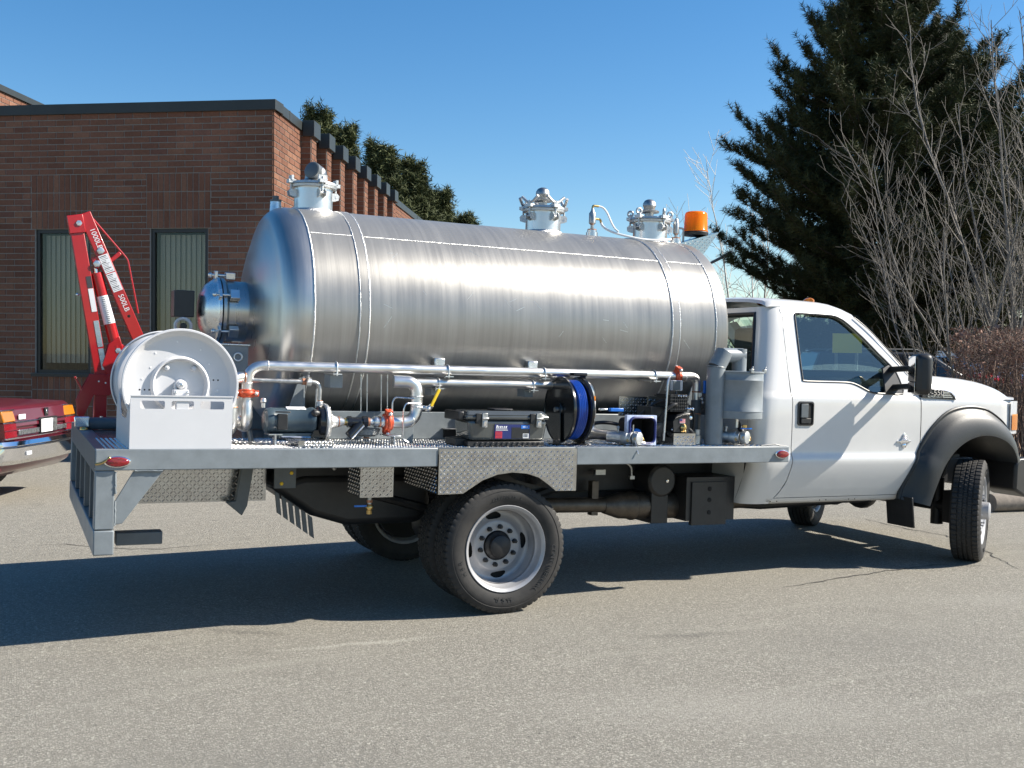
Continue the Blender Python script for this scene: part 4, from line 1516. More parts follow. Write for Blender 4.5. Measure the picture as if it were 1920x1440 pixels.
def rim_mb(k, hub, flip=False):
    """Steel wheel, outer lip at y=-0.10 (near side is -Y). Dual wheels dish inwards; flipped ones stand proud."""
    k.m(0)
    f = (lambda y: -y if abs(y) > 0.08 else -y * 1.3) if flip else (lambda y: y)
    prof = [(-0.088, 0.262), (-0.096, 0.271), (-0.101, 0.268), (-0.097, 0.258), (-0.085, 0.248), (-0.045, 0.243), (-0.03, 0.232), (0.02, 0.228), (0.055, 0.222)]
    k.lathe((0, 0, 0), (0, 1, 0), [(f(y), r) for y, r in prof], 64, cap=False)
    k.lathe((0, 0, 0), (0, 1, 0), [(-f(y), r) for y, r in prof[:8]], 64, cap=False)
    NA, rows = 240, [(0.222, 0.055)]
    for r in np.linspace(0.218, 0.158, 26):
        rows.append((float(r), lerp([0.158, 0.165, 0.174, 0.184, 0.194, 0.204, 0.214, 0.222], [0.043, 0.049, 0.056, 0.062, 0.066, 0.067, 0.064, 0.055], r)))
    rows += [(0.146, 0.040), (0.122, 0.040), (0.105, 0.040), (0.094, 0.040), (0.093, 0.052)]
    vs, fs = [], []
    for r, y in rows:
        for i in range(NA):
            t = 2 * PI * i / NA
            vs.append((r * math.cos(t), f(y), r * math.sin(t)))
    for j in range(len(rows) - 1):
        for i in range(NA):
            tm = 2 * PI * (i + 0.5) / NA
            rm = (rows[j][0] + rows[j + 1][0]) / 2
            hole = False
            for q in range(4):
                dt = (tm - q * PI / 2 - 0.12 + PI) % (2 * PI) - PI
                if (dt * rm / 0.052) ** 2 + ((rm - 0.189) / 0.022) ** 2 < 1:
                    hole = True
            if not hole:
                a, b = j * NA + i, j * NA + (i + 1) % NA
                fs.append((a, b, b + NA, a + NA))
    k.add(vs, fs)
    yd = f(0.0395)
    for q in range(10):
        t = 2 * PI * q / 10 + 0.2
        c = Vector((0.1195 * math.cos(t), yd, 0.1195 * math.sin(t)))
        k.m(1).lathe(c, (0, -1, 0), [(0, 0.0165), (0.010, 0.015), (0.026, 0.013), (0.028, 0.008), (0.055 if hub else 0.034, 0.008)], 6)
    k.m(1).lathe((0, yd + 0.02, 0), (0, -1, 0), [(0, 0.092), (0.035, 0.088), (0.05, 0.072), (0.11 if hub else 0.075, 0.068), (0.118 if hub else 0.082, 0.055), (0.12 if hub else 0.084, 0)], 24)
    k.m(2).lathe((0, 0.085, 0), (0, 1, 0), [(0, 0.225), (0.005, 0)], 32)
    return k

def ring_text(k, txt, r, a_mid, size, step, y, m_):
    """Raised lettering round the sidewall, tops outward; seen from -Y."""
    k.m(m_)
    n = len(txt)
    for i, ch in enumerate(txt):
        if ch == ' ':
            continue
        a = a_mid - (i - (n - 1) / 2) * step
        up = Vector((math.cos(a), 0, math.sin(a)))
        rt = Vector((math.sin(a), 0, -math.cos(a)))
        c = up * r + Vector((0, y, 0))
        X = Matrix(((rt.x, up.x, 0, c.x), (0, 0, -1, c.y), (rt.z, up.z, 0, c.z), (0, 0, 0, 1)))
        k.text(ch, size, X, 0.0012)

tyre_me = rim_me = None
def truck_wheel(loc, rz=0, flip=False, letters=False, hub=False):
    global tyre_me, rim_me
    e = sub("wheel", TR, loc, (0, 0, rz))
    if tyre_me is None:
        o = npmesh("tyre", _tv, _tf, M['rubber'], e, smooth=True)
        o.data.set_sharp_from_angle(angle=math.radians(32))
        tyre_me = o.data
    else:
        o = bpy.data.objects.new("tyre", tyre_me)
        COL.objects.link(o)
        o.parent = e
    k = rim_mb(MB(), hub, flip)
    k.build("rim", [M['rim'], M['blackm'] if not hub else M['rim'], M['hole']], e, ang=30)
    if letters:
        for tx, r_, a_, sz_, st_ in (("CONTINENTAL", 0.320, -26, 0.040, 0.093), ("HSR", 0.312, -93, 0.045, 0.135), ("225/70R19.5", 0.322, 92, 0.026, 0.060), ("HSR", 0.312, 200, 0.040, 0.12)):
            k = MB()
            ring_text(k, tx, r_, math.radians(a_), sz_, st_, -0.1128, 0)
            k.build("lettering", M['rubberl'], e, ang=0, recalc=False)
    return e

def bz(x, wz):          # body-frame z of a world height at body x
    return 0.40 + (wz - 0.40 + x * math.sin(RAKE)) / math.cos(RAKE)
zr, zf = bz(0, 0.402), bz(4.19, 0.400)
truck_wheel((0, -1.075, zr), 0, letters=True)
truck_wheel((0, -0.775, zr), 0)
truck_wheel((0, 0.775, zr), PI)
truck_wheel((0, 1.075, zr), PI)
truck_wheel((4.19, -0.955, zf), math.radians(36), flip=True, hub=True, letters=True)
truck_wheel((4.17, 0.955, zf), PI + math.radians(36), flip=True, hub=True)

# ---- chassis -------------------------------------------------------
k = MB()
for s_ in (-1, 1):
    k.box(-1.25, 4.75, s_ * 0.43 - 0.04, s_ * 0.43 + 0.04, 0.655, 0.865)
    k.box(-1.4, 1.98, s_ * 0.43 - 0.05, s_ * 0.43 + 0.05, 0.868, 1.0)
for x in (-1.1, -0.55, 0.5, 1.1, 1.85, 3.0, 4.4):
    k.box(x - 0.05, x + 0.05, -0.39, 0.39, 0.69, 0.84)
part(k, "frame_rail", M['blackm'], bevel=0.008)
k = MB()
k.cyl((0, -0.72, zr), (0, 0.72, zr), 0.065, n=16)
k.sph((0, 0, zr), 0.19, 16, 10, (1, 1, 0.9))
k.cyl((0.1, 0, zr + 0.02), (3.0, 0, 0.62), 0.045, n=12)
k.cyl((4.19, -0.75, zf), (4.19, 0.75, zf), 0.05, n=14)
k.sph((4.19, 0.25, zf), 0.15, 14, 8)
for s_ in (-1, 1):
    k.tube([(-0.75, s_ * 0.5, 0.70), (0, s_ * 0.5, zr + 0.09), (0.75, s_ * 0.5, 0.70)], 0.03, 8)
    k.cyl((4.19, s_ * 0.62, zf - 0.16), (4.19, s_ * 0.62, zf + 0.22), 0.05, n=10)
    k.obox((4.19, s_ * 0.78, zf), (0.05, 0, 0), (0, 0.06, 0), (0, 0, 0.13))
    k.cyl((4.1, s_ * 0.6, zf + 0.03), (4.34, s_ * 0.6, zf + 0.45), 0.035, n=10)
part(k, "axle", M['blackm'], bevel=0.0)
k = MB()
k.tube(fil([(0.25, -0.58, 0.585), (1.0, -0.58, 0.57), (1.5, -0.58, 0.555), (2.2, -0.5, 0.55), (3.2, -0.4, 0.6)], 0.1), 0.052, 14)
k.lathe((1.02, -0.58, 0.565), (1, 0, -0.02), [(0, 0.055), (0.12, 0.092), (0.2, 0.095), (0.22, 0.105), (0.24, 0.105), (0.25, 0.095), (0.62, 0.095), (0.74, 0.055)], 22)
k.box(0.92, 0.97, -0.60, -0.54, 0.50, 0.74)
part(k, "exhaust", M['exh'], bevel=0)
k = MB()
k.lathe((1.44, -0.70, 0.745), (0, 1, 0), [(0, 0.10), (0.02, 0.118), (0.26, 0.118), (0.28, 0.10)], 26)
k.box(1.36, 1.50, -0.68, -0.45, 0.44, 0.70)
k.m(1).lathe((1.475, -0.702, 0.745), (0, -1, 0), [(0, 0.016), (0.008, 0.012), (0.009, 0)], 12)
part(k, "fluid_reservoir", [M['black'], M['chrome']], bevel=0.008)
k = MB()
k.m(0).box(1.60, 2.02, -0.76, -0.42, 0.46, 0.775)
k.box(1.64, 1.94, -0.775, -0.74, 0.43, 0.74)
for z in (0.52, 0.61, 0.69):
    k.m(1).lathe((1.79, -0.776, z), (0, -1, 0), [(0, 0.018), (0.003, 0.016), (0.0035, 0)], 12)
part(k, "battery_box", [M['black'], M['hole']], bevel=0.014)
k = MB()
k.prism([(2.1, -0.35, 0.50), (2.6, -0.35, 0.46), (3.4, -0.35, 0.48), (3.7, -0.35, 0.55), (3.7, -0.35, 0.72), (2.1, -0.35, 0.72)], (0, 0.7, 0))  # transmission mass, added to block sun streaks under the cab
k.box(2.15, 3.42, -0.80, 0.80, 0.64, 0.70)
k.box(2.3, 3.3, -0.82, -0.60, 0.56, 0.64)
k.box(0.50, 2.05, -0.37, 0.3, 0.58, 0.90)  # dark box added to close the sunlit gap behind the exhaust
part(k, "underbody_shade_block", M['blackm'], bevel=0.02)
k = MB()   # fuel tank behind the axle, tapered
k.prism([(-1.33, -0.50, 0.74), (-1.05, -0.50, 0.545), (-0.82, -0.50, 0.475), (-0.33, -0.50, 0.475), (-0.25, -0.50, 0.55), (-0.25, -0.50, 0.70), (-0.33, -0.50, 0.80), (-1.1, -0.50, 0.80)], (0, 1.0, 0))
part(k, "fuel_tank", M['black'], bevel=0.045, seg=3)
for j in range(6):
    k = MB()
    x = -1.30 + j * 0.042
    z = 0.715 - j * 0.030
    k.prism([(x, -0.56, z), (x + 0.028, -0.56, z - 0.02), (x + 0.045, -0.56, z - 0.155), (x + 0.017, -0.56, z - 0.135)], (0, 0.02, 0))
    part(k, "step_rib", M['greyd'], bevel=0.003)
k = MB()
k.m(0).box(-1.315, -1.18, -0.60, -0.585, 0.735, 0.93)
for x, z in ((-1.21, 0.83), (-1.27, 0.765)):
    k.m(1).lathe((x, -0.6, z), (0, -1, 0), [(0, 0.014), (0.007, 0.011), (0.009, 0)], 6)
part(k, "bracket_plate", [M['greyd'], M['yellow']], bevel=0.003)
for z in (0.775, 0.845):
    k = MB()
    k.lathe((-0.905, -0.475, z), (0, -1, 0), [(0, 0.017), (0.008, 0.013), (0.012, 0)], 10)
    part(k, "bolt_head", M['steel'])
k = MB()
k.tube(fil([(0.9, -0.6, 0.875), (1.18, -0.62, 0.87), (1.22, -0.62, 0.84), (1.225, -0.62, 0.77)], 0.04), 0.008, 8)
k.obox((1.225, -0.62, 0.765), (0.018, 0, 0), (0, 0.012, 0), (0, 0, 0.012))
k.obox((1.0, -0.55, 0.80), (0.04, 0, 0), (0, 0.02, 0), (0, 0, 0.018))
part(k, "brake_line", M['steel'])
k = MB()
k.m(0).box(0.56, 0.65, -0.60, -0.585, 0.79, 0.92)
part(k, "bracket_plate", M['greyd'], bevel=0.003)

# ---- deck ----------------------------------------------------------
k = MB()
k.box(-2.36, 2.02, -1.168, 1.168, ZD - 0.012, ZD - 0.001)
k.lugs((-2.34, -1.165, ZD - 0.001), (1, 0, 0), (0, 1, 0), (0, 0, 1), 4.34, 0.80, 0.026, ln=0.012, wd=0.0036)
part(k, "deck_plate", [M['plate'], M['lug']], ang=0)
def cbeam(x0, x1, y, s_):
    b_ = MB()
    z0, z1 = 0.921, ZD + 0.001
    b_.prism([(x0, y, z0), (x0, y, z1), (x0, y + s_ * 0.06, z1), (x0, y + s_ * 0.06, z1 - 0.012), (x0, y + s_ * 0.012, z1 - 0.012), (x0, y + s_ * 0.012, z0 + 0.012), (x0, y + s_ * 0.06, z0 + 0.012), (x0, y + s_ * 0.06, z0)], (x1 - x0, 0, 0))
    return b_
part(cbeam(-2.385, -0.487, -1.22, 1), "side_rail", M['grey'], bevel=0.005)
part(cbeam(0.449, 2.128, -1.22, 1), "side_rail", M['grey'], bevel=0.005)
part(cbeam(-2.385, 2.128, 1.22, -1), "side_rail", M['grey'], bevel=0.005)
k = MB()
k.box(-0.486, 0.448, -1.205, -1.155, 0.93, ZD + 0.0005)
for x in (-2.0, -1.55, -1.0, -0.55, 0.55, 1.0, 1.5, 1.95):
    k.box(x - 0.035, x + 0.035, -1.15, 1.15, 0.925, ZD - 0.014)
part(k, "cross_member", M['greyd'], bevel=0.004)
# tail frame
k = MB()
k.box(-2.384, -2.30, -1.158, 1.158, 0.90, ZD)
for y in (-0.70, -0.22, 0.22, 0.70):
    k.box(-2.375, -2.325, y - 0.03, y + 0.03, 0.61, 0.899)
k.box(-2.352, -2.346, -1.12, -0.735, 0.62, 0.89)
k.box(-2.352, -2.346, 0.735, 1.12, 0.62, 0.89)
part(k, "tail_frame", M['greyd'], bevel=0.005)
for s_ in (-1, 1):
    k = MB()
    y0 = s_ * 1.22
    k.box(-2.385, -2.287, min(y0, y0 - s_ * 0.09), max(y0, y0 - s_ * 0.09), 0.612, 0.919)
    part(k, "tail_post", M['grey'], bevel=0.006)
k = MB()
k.box(-2.387, -2.285, -1.222, 1.222, 0.478, 0.608)
part(k, "tail_tube", M['grey'], bevel=0.007)
k = MB()
k.prism([(-2.285, -1.205, 0.758), (-2.285, -1.205, 0.635), (-2.245, -1.205, 0.640), (-2.045, -1.205, 0.915), (-2.195, -1.205, 0.915)], (0, 0.012, 0))
part(k, "gusset", M['grey'], bevel=0.003)
k = MB()
rr_ = random.Random(2)
for a, b in (((-2.284, -1.212, 0.63), (-2.284, -1.212, 0.76)), ((-2.19, -1.212, 0.918), (-2.05, -1.212, 0.918)), ((-2.284, -1.219, 0.80), (-2.284, -1.219, 0.915))):
    k = MB()
    a, b = Vector(a), Vector(b)
    P_ = [a.lerp(b, t) + Vector((rr_.uniform(-.002, .002), 0, rr_.uniform(-.002, .002))) for t in np.linspace(0, 1, 14)]
    k.tube(P_, [0.006 + 0.0025 * rr_.random() for _ in P_], 6)
    part(k, "weld_bead", M['grey'])
k = MB()
k.box(-2.25, -2.005, -0.93, -0.83, 0.478, 0.548)
part(k, "hitch_bar", M['greyd'], bevel=0.005)
# tread-plate skirt hung behind the rear axle, and its dark hanger
k = MB()
k.m(0).box(-2.12, -1.335, -0.462, -0.456, 0.645, 0.915)
k.lugs((-2.115, -0.462, 0.65), (1, 0, 0), (0, 0, 1), (0, -1, 0), 0.775, 0.262, 0.0225, ln=0.0128, wd=0.0037, ht=0.0036)
part(k, "skirt_plate", [M['plate'], M['lug']], ang=0)
k = MB()
k.prism([(-1.505, -0.60, 0.92), (-1.435, -0.60, 0.92), (-1.475, -0.60, 0.635), (-1.505, -0.60, 0.575), (-1.60, -0.60, 0.655), (-1.545, -0.60, 0.665)], (0, 0.05, 0))
part(k, "skirt_hanger", M['greyd'], bevel=0.003)
# wheel arch plate
arc = [(-0.323, 0.757), (-0.262, 0.795), (-0.196, 0.835), (-0.10, 0.868), (0.0, 0.880), (0.10, 0.872), (0.181, 0.847), (0.245, 0.805), (0.303, 0.761)]
out_ = [(-0.483, ZD - 0.004), (-0.483, 0.755)] + arc + [(0.446, 0.759), (0.446, ZD - 0.004)]
k = MB()
k.prism([(x, -1.226, z) for x, z in out_], (0, 0.006, 0))
def in_arch(x, z):
    X, Z = x - 0.478, z + 0.757
    return -0.47 < X < 0.435 and Z < ZD - 0.014 and Z > 0.764 and (X < -0.33 or X > 0.31 or Z > lerp([p[0] for p in arc], [p[1] for p in arc], X) + 0.012)
k.lugs((-0.478, -1.226, 0.757), (1, 0, 0), (0, 0, 1), (0, -1, 0), 0.92, 0.27, 0.0215, in_arch, ln=0.0122, wd=0.0036, ht=0.0036)
# inner arch sheet and end returns
inn = [(-0.40, 0.62), (-0.36, 0.72)] + [(x * 1.12, z + 0.012) for x, z in arc] + [(0.36, 0.72), (0.40, 0.62)]
k.strip([(x, -1.219, z) for x, z in out_[1:-1]], [(x, -0.62, z + 0.004) for x, z in out_[1:-1]])
k.strip([(-0.484, -1.22, ZD - 0.11), (-0.484, -0.62, ZD - 0.11)], [(-0.484, -1.22, 0.755), (-0.484, -0.62, 0.755)])
k.lugs((-0.485, -0.62, 0.757), (0, -1, 0), (0, 0, 1), (-1, 0, 0), 0.6, 0.16, 0.0215, ln=0.0122, wd=0.0036)
k.strip([(0.447, -1.22, ZD - 0.11), (0.447, -0.62, ZD - 0.11)], [(0.447, -1.22, 0.759), (0.447, -0.62, 0.759)])
part(k, "wheel_arch_plate", [M['plate'], M['lug']], ang=0)
# small tread-plate box under the rail, with drain valve
k = MB()
k.box(-0.893, -0.685, -1.0, -0.74, 0.718, 0.915)
k.lugs((-0.89, -1.0, 0.722), (1, 0, 0), (0, 0, 1), (0, -1, 0), 0.205, 0.19, 0.0225, ln=0.0128, wd=0.0037, ht=0.0036)
k.lugs((-0.893, -0.745, 0.722), (0, -1, 0), (0, 0, 1), (-1, 0, 0), 0.25, 0.19, 0.0225, ln=0.0128, wd=0.0037, ht=0.0036)
part(k, "tread_plate_box", [M['plate'], M['lug']], ang=0)
k = MB()
k.m(0).cyl((-0.80, -0.9, 0.718), (-0.80, -0.9, 0.665), 0.014, n=12)
k.m(1).cyl((-0.80, -0.9, 0.69), (-0.80, -0.9, 0.675), 0.018, n=6)
k.m(2).sph((-0.80, -0.9, 0.645), 0.024, 12, 8)
k.cyl((-0.80, -0.9, 0.635), (-0.80, -0.9, 0.605), 0.017, n=8)
k.m(3).obox((-0.85, -0.9, 0.655), (0.045, 0, 0), (0, 0.006, 0), (0, 0, 0.005))
part(k, "drain_valve", [M['steel'], M['copper'], M['brass'], M['blue']])
# marker lamps
def lamp(x, z, w, h, nm):
    b_ = MB()
    b_.m(1).lathe((0, 0, 0), (0, -1, 0), [(0, 1.12), (0.008, 1.12), (0.010, 1.0)], 28)
    b_.m(0).lathe((0, 0, 0), (0, -1, 0), [(0.008, 1.0), (0.018, 0.96), (0.024, 0.8), (0.026, 0.0)], 28)
    b_.v = [(x + p[0] * w, -1.2215 + p[1], z + p[2] * h) for p in b_.v]
    n0 = len(b_.v)
    return part(b_, nm, [M['redl'], M['chrome']])
lamp(-2.278, 0.967, 0.060, 0.026, "marker_lamp")
lamp(2.062, 0.978, 0.052, 0.026, "marker_lamp")
k = MB()
k.tube(fil([(-2.385, -1.225, 0.955), (-2.355, -1.236, 0.962), (-2.335, -1.236, 0.975), (-2.318, -1.23, 0.982)], 0.02), 0.007, 8)
k.sph((-2.318, -1.23, 0.986), 0.010, 8, 6)
part(k, "lamp_wire_clip", M['brass'])
k = MB()
for a, b in (((1.90, 1.036), (2.02, 1.045)), ((2.02, 1.045), (2.06, 1.036)), ((2.06, 1.036), (2.12, 1.034))):
    k.tube([(a[0], -1.20, a[1]), (b[0], -1.20, b[1])], 0.005, 6)
part(k, "cable", M['greyd'])
# long sill beams and saddles under the tank
k = MB()
for s_ in (-1, 1):
    k.box(-1.30, 1.95, s_ * 0.50 - 0.03, s_ * 0.50 + 0.03, ZD + 0.002, 1.212)
part(k, "sill_beam", M['grey'], bevel=0.006)
for x in (-1.16, 1.72):
    k = MB()
    aa = [(0.78 * math.sin(t), 1.82 - 0.727 * math.cos(t)) for t in np.linspace(-1.05, 1.05, 17)]
    aa = [(0.727 * math.sin(t), 1.82 - 0.727 * math.cos(t)) for t in np.linspace(-1.0, 1.0, 17)]
    k.prism([(x, -0.66, ZD + 0.003)] + [(x, y, z) for y, z in aa] + [(x, 0.66, ZD + 0.003)], (0.014, 0, 0))
    k.prism([(x - 0.10, -0.655, ZD + 0.003), (x - 0.002, -0.655, ZD + 0.003), (x - 0.002, -0.655, 1.42), (x - 0.03, -0.655, 1.42), (x - 0.10, -0.655, 1.20)], (0, 0.014, 0))
    part(k, "saddle", M['grey'])
k = MB()
k.m(0).box(-0.19, -0.02, -0.545, -0.532, 1.045, 1.10)
k.m(1).box(-0.20, -0.01, -0.60, -0.53, 1.101, 1.107)
k.m(2).lathe((-0.10, -0.57, 1.108), (0, 0, 1), [(0, 0.016), (0.018, 0.014), (0.02, 0)], 6)
part(k, "tie_down_bracket", [M['blackm'], M['steel'], M['yellow']], bevel=0.002)

# ---- the tank ------------------------------------------------------
TZ, TRD = 1.82, 0.715
def tank_prof():
    P_ = []
    for t in np.linspace(0, 1, 14):      # rear dish
        r = t * 0.60
        P_.append((-1.425 + 0.115 * t * t, r))
    for t in np.linspace(0.12, 1, 8):    # knuckle
        a = t * PI / 2
        P_.append((-1.31 + 0.115 * (1 - math.cos(a)) + 0.02 * t, 0.60 + 0.115 * math.sin(a)))
    P_ += [(x, TRD) for x in np.linspace(-1.15, 1.93, 40)]
    for t in np.linspace(0.15, 1, 8):
        a = t * PI / 2
        P_.append((1.93 + 0.06 * math.sin(a), 0.715 - 0.11 * (1 - math.cos(a))))
    for t in np.linspace(0.1, 1, 8):
        P_.append((1.99 + 0.035 * (1 - (1 - t) ** 2), 0.605 * (1 - t)))
    return P_
tp = tank_prof()
k = MB()
k.m(1).lathe((0, 0, TZ), (1, 0, 0), [p for p in tp if p[0] < -1.16] + [(-1.122, TRD)], 128)
k.m(0).lathe((0, 0, TZ), (1, 0, 0), [(-1.122, TRD)] + [p for p in tp if p[0] > -1.11], 128, cap=False)
tank = part(k, "tank", [M['tank'], M['head']], ang=60)
def wobble_ring(x, r, seed, R=TRD):
    rg = random.Random(seed)
    n = 150
    return [(x + rg.uniform(-0.0012, 0.0012), (R + 0.001) * math.cos(2 * PI * i / n), TZ + (R + 0.001) * math.sin(2 * PI * i / n)) for i in range(n + 1)], [r * rg.uniform(0.9, 1.1) for _ in range(n + 1)]
for i, (x, r) in enumerate(((-1.122, 0.006), (-0.835, 0.005), (-0.775, 0.0065), (1.468, 0.0065), (1.53, 0.005), (1.844, 0.005))):
    P_, R_ = wobble_ring(x, r, i)
    k = MB()
    k.tube(P_, R_, 6)
    part(k, "weld_seam", M['weld'], tank)
for x0, x1 in ((-0.832, -0.776), (1.471, 1.528)):
    k = MB()
    k.lathe((0, 0, TZ), (1, 0, 0), [(x0, 0.7152), (x0 + 0.002, 0.7205), (x1 - 0.002, 0.7205), (x1, 0.7152)], 128, cap=False)
    part(k, "stiffener_band", M['tank'], tank, ang=30)
def sp(x, deg, R=TRD):
    a = math.radians(deg)
    return Vector((x, -R * math.cos(a), TZ + R * math.sin(a)))
for (x0, x1, sd) in ((-1.12, -0.84, 3), (-0.765, 1.465, 4), (1.535, 1.84, 5)):
    rg = random.Random(sd)
    n = int((x1 - x0) / 0.02)
    P_ = [sp(x0 + (x1 - x0) * i / n, 45.3 + rg.uniform(-0.12, 0.12), 0.7155) for i in range(n + 1)]
    k = MB()
    k.tube(P_, [0.0033 * rg.uniform(0.85, 1.15) for _ in P_], 6)
    part(k, "weld_seam", M['weld'], tank)
# scuffs and chalk-like marks left on the shell
rg = random.Random(12)
k = MB()
for _ in range(26):
    x, d_g = rg.uniform(-0.7, 1.8), rg.uniform(-8, 44)
    L_, sl_ = rg.uniform(0.015, 0.07), rg.uniform(-6, 6)
    P_ = [sp(x + L_ * t, d_g + sl_ * t, 0.7152) for t in np.linspace(0, 1, 5)]
    w2 = rg.uniform(0.0006, 0.0016)
    k.strip([p + Vector((0, 0, w2)) for p in P_], [p - Vector((0, 0, w2)) for p in P_])
k.build("scratch_mark", M['alu'], tank, ang=0)['kind'] = 'stuff'
for x in (-0.297, 0.37):   # pipe hangers on the shell
    k = MB()
    b = sp(x, -22.2)
    k.obox(b + Vector((0, -0.025, -0.012)), (0.036, 0, 0), (0, 0.028, 0), (0, 0, 0.030))
    part(k, "hanger_lug", M['alu'], tank, bevel=0.006)

def manway(x, neck_r, neck_top, style, label=None):
    e = sub("manway", TR, (x, 0, 0))
    e_b = MB()
    e_b.lathe((0, 0, 2.505), (0, 0, 1), [(0, neck_r + 0.03), (0.022, neck_r + 0.022), (0.034, neck_r + 0.004)], 40, cap=False)
    e_b.build("weld_seam", M['weld'], e)
    e_b = MB()
    e_b.lathe((0, 0, 2.48), (0, 0, 1), [(0, neck_r), (neck_top - 2.48, neck_r)], 48)
    e_b.build("neck", M['galv'], e)
    e_b = MB()
    z0 = neck_top
    e_b.lathe((0, 0, z0), (0, 0, 1), [(-0.012, neck_r), (-0.012, neck_r + 0.024), (0.004, neck_r + 0.026), (0.006, neck_r + 0.020), (0.008, neck_r + 0.027), (0.024, neck_r + 0.024), (0.034, neck_r * 0.7), (0.038, 0)], 48)
    e_b.build("lid", M['cast'], e)
    for q in range(5 if style != 'elbow' else 4):
        a = -PI / 2 + 0.12 + q * 2 * PI / (5 if style != 'elbow' else 4)
        h = Vector((math.cos(a), math.sin(a), 0))
        t = Vector((-h.y, h.x, 0))
        c = h * (neck_r + 0.030)
        b_ = MB()
        for s_ in (-1, 1):      # pair of ears on the neck
            b_.prism([h * (neck_r - 0.002) + t * (s_ * 0.018) + Vector((0, 0, z0 - 0.085)), h * (neck_r + 0.045) + t * (s_ * 0.018) + Vector((0, 0, z0 - 0.075)), h * (neck_r + 0.05) + t * (s_ * 0.018) + Vector((0, 0, z0 - 0.045)), h * (neck_r + 0.035) + t * (s_ * 0.018) + Vector((0, 0, z0 - 0.03)), h * (neck_r - 0.002) + t * (s_ * 0.018) + Vector((0, 0, z0 - 0.03))], t * (0.006 * s_))
        b_.cyl(c + t * -0.026 + Vector((0, 0, z0 - 0.055)), c + t * 0.026 + Vector((0, 0, z0 - 0.055)), 0.009, n=10)
        b_.cyl(c + Vector((0, 0, z0 - 0.055)), c + Vector((0, 0, z0 + 0.06)), 0.0075, n=8)
        b_.obox(c + Vector((0, 0, z0 + 0.022)), h * 0.024, t * 0.026, Vector((0, 0, 0.012)))
        if style == 'wing':     # wing nuts with long bent arms
            for s_ in (-1, 1):
                b_.tube([c + Vector((0, 0, z0 + 0.042)), c + t * (s_ * 0.03) + Vector((0, 0, z0 + 0.052)), c + t * (s_ * 0.075) + Vector((0, 0, z0 + 0.088))], [0.012, 0.0105, 0.0115], 8)
            b_.cyl(c + Vector((0, 0, z0 + 0.03)), c + Vector((0, 0, z0 + 0.055)), 0.015, n=10)
        elif style == 'eye':    # eye nuts
            b_.torus(c + Vector((0, 0, z0 + 0.064)), t if q % 2 else (t + h * 0.6), 0.020, 0.0085, 18, 8)
            b_.cyl(c + Vector((0, 0, z0 + 0.03)), c + Vector((0, 0, z0 + 0.05)), 0.014, n=6)
        else:
            b_.cyl(c + Vector((0, 0, z0 + 0.03)), c + Vector((0, 0, z0 + 0.052)), 0.014, n=6)
            b_.obox(c + Vector((0, 0, z0 + 0.045)), t * 0.03, h * 0.008, Vector((0, 0, 0.016)))
        b_.build("swing_bolt", M['cast'], e)
    b_ = MB()
    if style == 'elbow':        # big round sight dome with a flat face
        c = Vector((0.01, 0, z0 + 0.075))
        b_.m(0).sph(c + Vector((0.01, 0, 0.01)), 0.066, 24, 14)
        b_.lathe(Vector((0.0, 0, z0 + 0.03)), (0, 0, 1), [(0, 0.085), (0.02, 0.062), (0.06, 0.056)], 28)
        b_.m(1).lathe(c + Vector((-0.01, -0.028, 0.022)), Vector((-0.72, -0.62, 0.25)), [(0, 0.058), (0.040, 0.058), (0.046, 0.05), (0.047, 0)], 28)
    else:
        b_.m(0).lathe((0.0, 0.02, z0 + 0.03), (0, 0, 1), [(0, 0.034), (0.035, 0.034), (0.042, 0.075), (0.052, 0.078), (0.060, 0.066), (0.066, 0.042), (0.085, 0.046), (0.094, 0.052), (0.115, 0.050), (0.135, 0.038), (0.145, 0.018), (0.147, 0)], 32)
    b_.build("vent_dome", [M['steel'], M['greyd']], e)
    return e
manway(-0.968, 0.128, 2.695, 'elbow')
manway(0.768, 0.130, 2.690, 'wing')
manway(1.702, 0.132, 2.690, 'eye')
# float valve with clear hoses
k = MB()
k.m(0).lathe((1.185, 0, 2.52), (0, 0, 1), [(0, 0.044), (0.045, 0.044), (0.047, 0.036), (0.062, 0.036)], 20)
k.m(1).lathe((1.185, 0, 2.582), (0, 0, 1), [(0, 0.034), (0.008, 0.034)], 20)
k.m(2).lathe((1.185, 0, 2.59), (0, 0, 1), [(0, 0.012), (0.03, 0.012), (0.045, 0.026), (0.12, 0.026), (0.14, 0.012), (0.16, 0.010)], 12)
k.m(3).tube(fil([(1.185, 0, 2.74), (1.185, 0, 2.768), (1.235, 0, 2.768)], 0.02), 0.009, 8)
k.tube(fil([(1.20, 0, 2.67), (1.255, 0, 2.67), (1.262, 0, 2.645)], 0.02), 0.009, 8)
part(k, "float_valve", [M['alu'], M['copper'], M['steel'], M['brass']], tank)
def bez(P0, P1, P2, P3, n=22):
    P0, P1, P2, P3 = map(Vector, (P0, P1, P2, P3))
    return [P0 * (1 - t) ** 3 + P1 * 3 * t * (1 - t) ** 2 + P2 * 3 * t * t * (1 - t) + P3 * t ** 3 for t in np.linspace(0, 1, n)]
k = MB()
k.tube(bez((1.235, 0, 2.768), (1.33, -0.01, 2.77), (1.30, -0.05, 2.62), (1.36, -0.10, 2.575)), 0.0075, 8)
k.tube(bez((1.262, 0, 2.645), (1.27, -0.02, 2.58), (1.36, -0.12, 2.55), (1.50, -0.16, 2.528)), 0.0085, 8)
k.tube(bez((1.50, -0.16, 2.528), (1.62, -0.19, 2.515), (1.72, -0.17, 2.535), (1.80, -0.15, 2.545)), 0.0085, 8)
part(k, "air_hose", M['sticker'], tank)
k = MB()
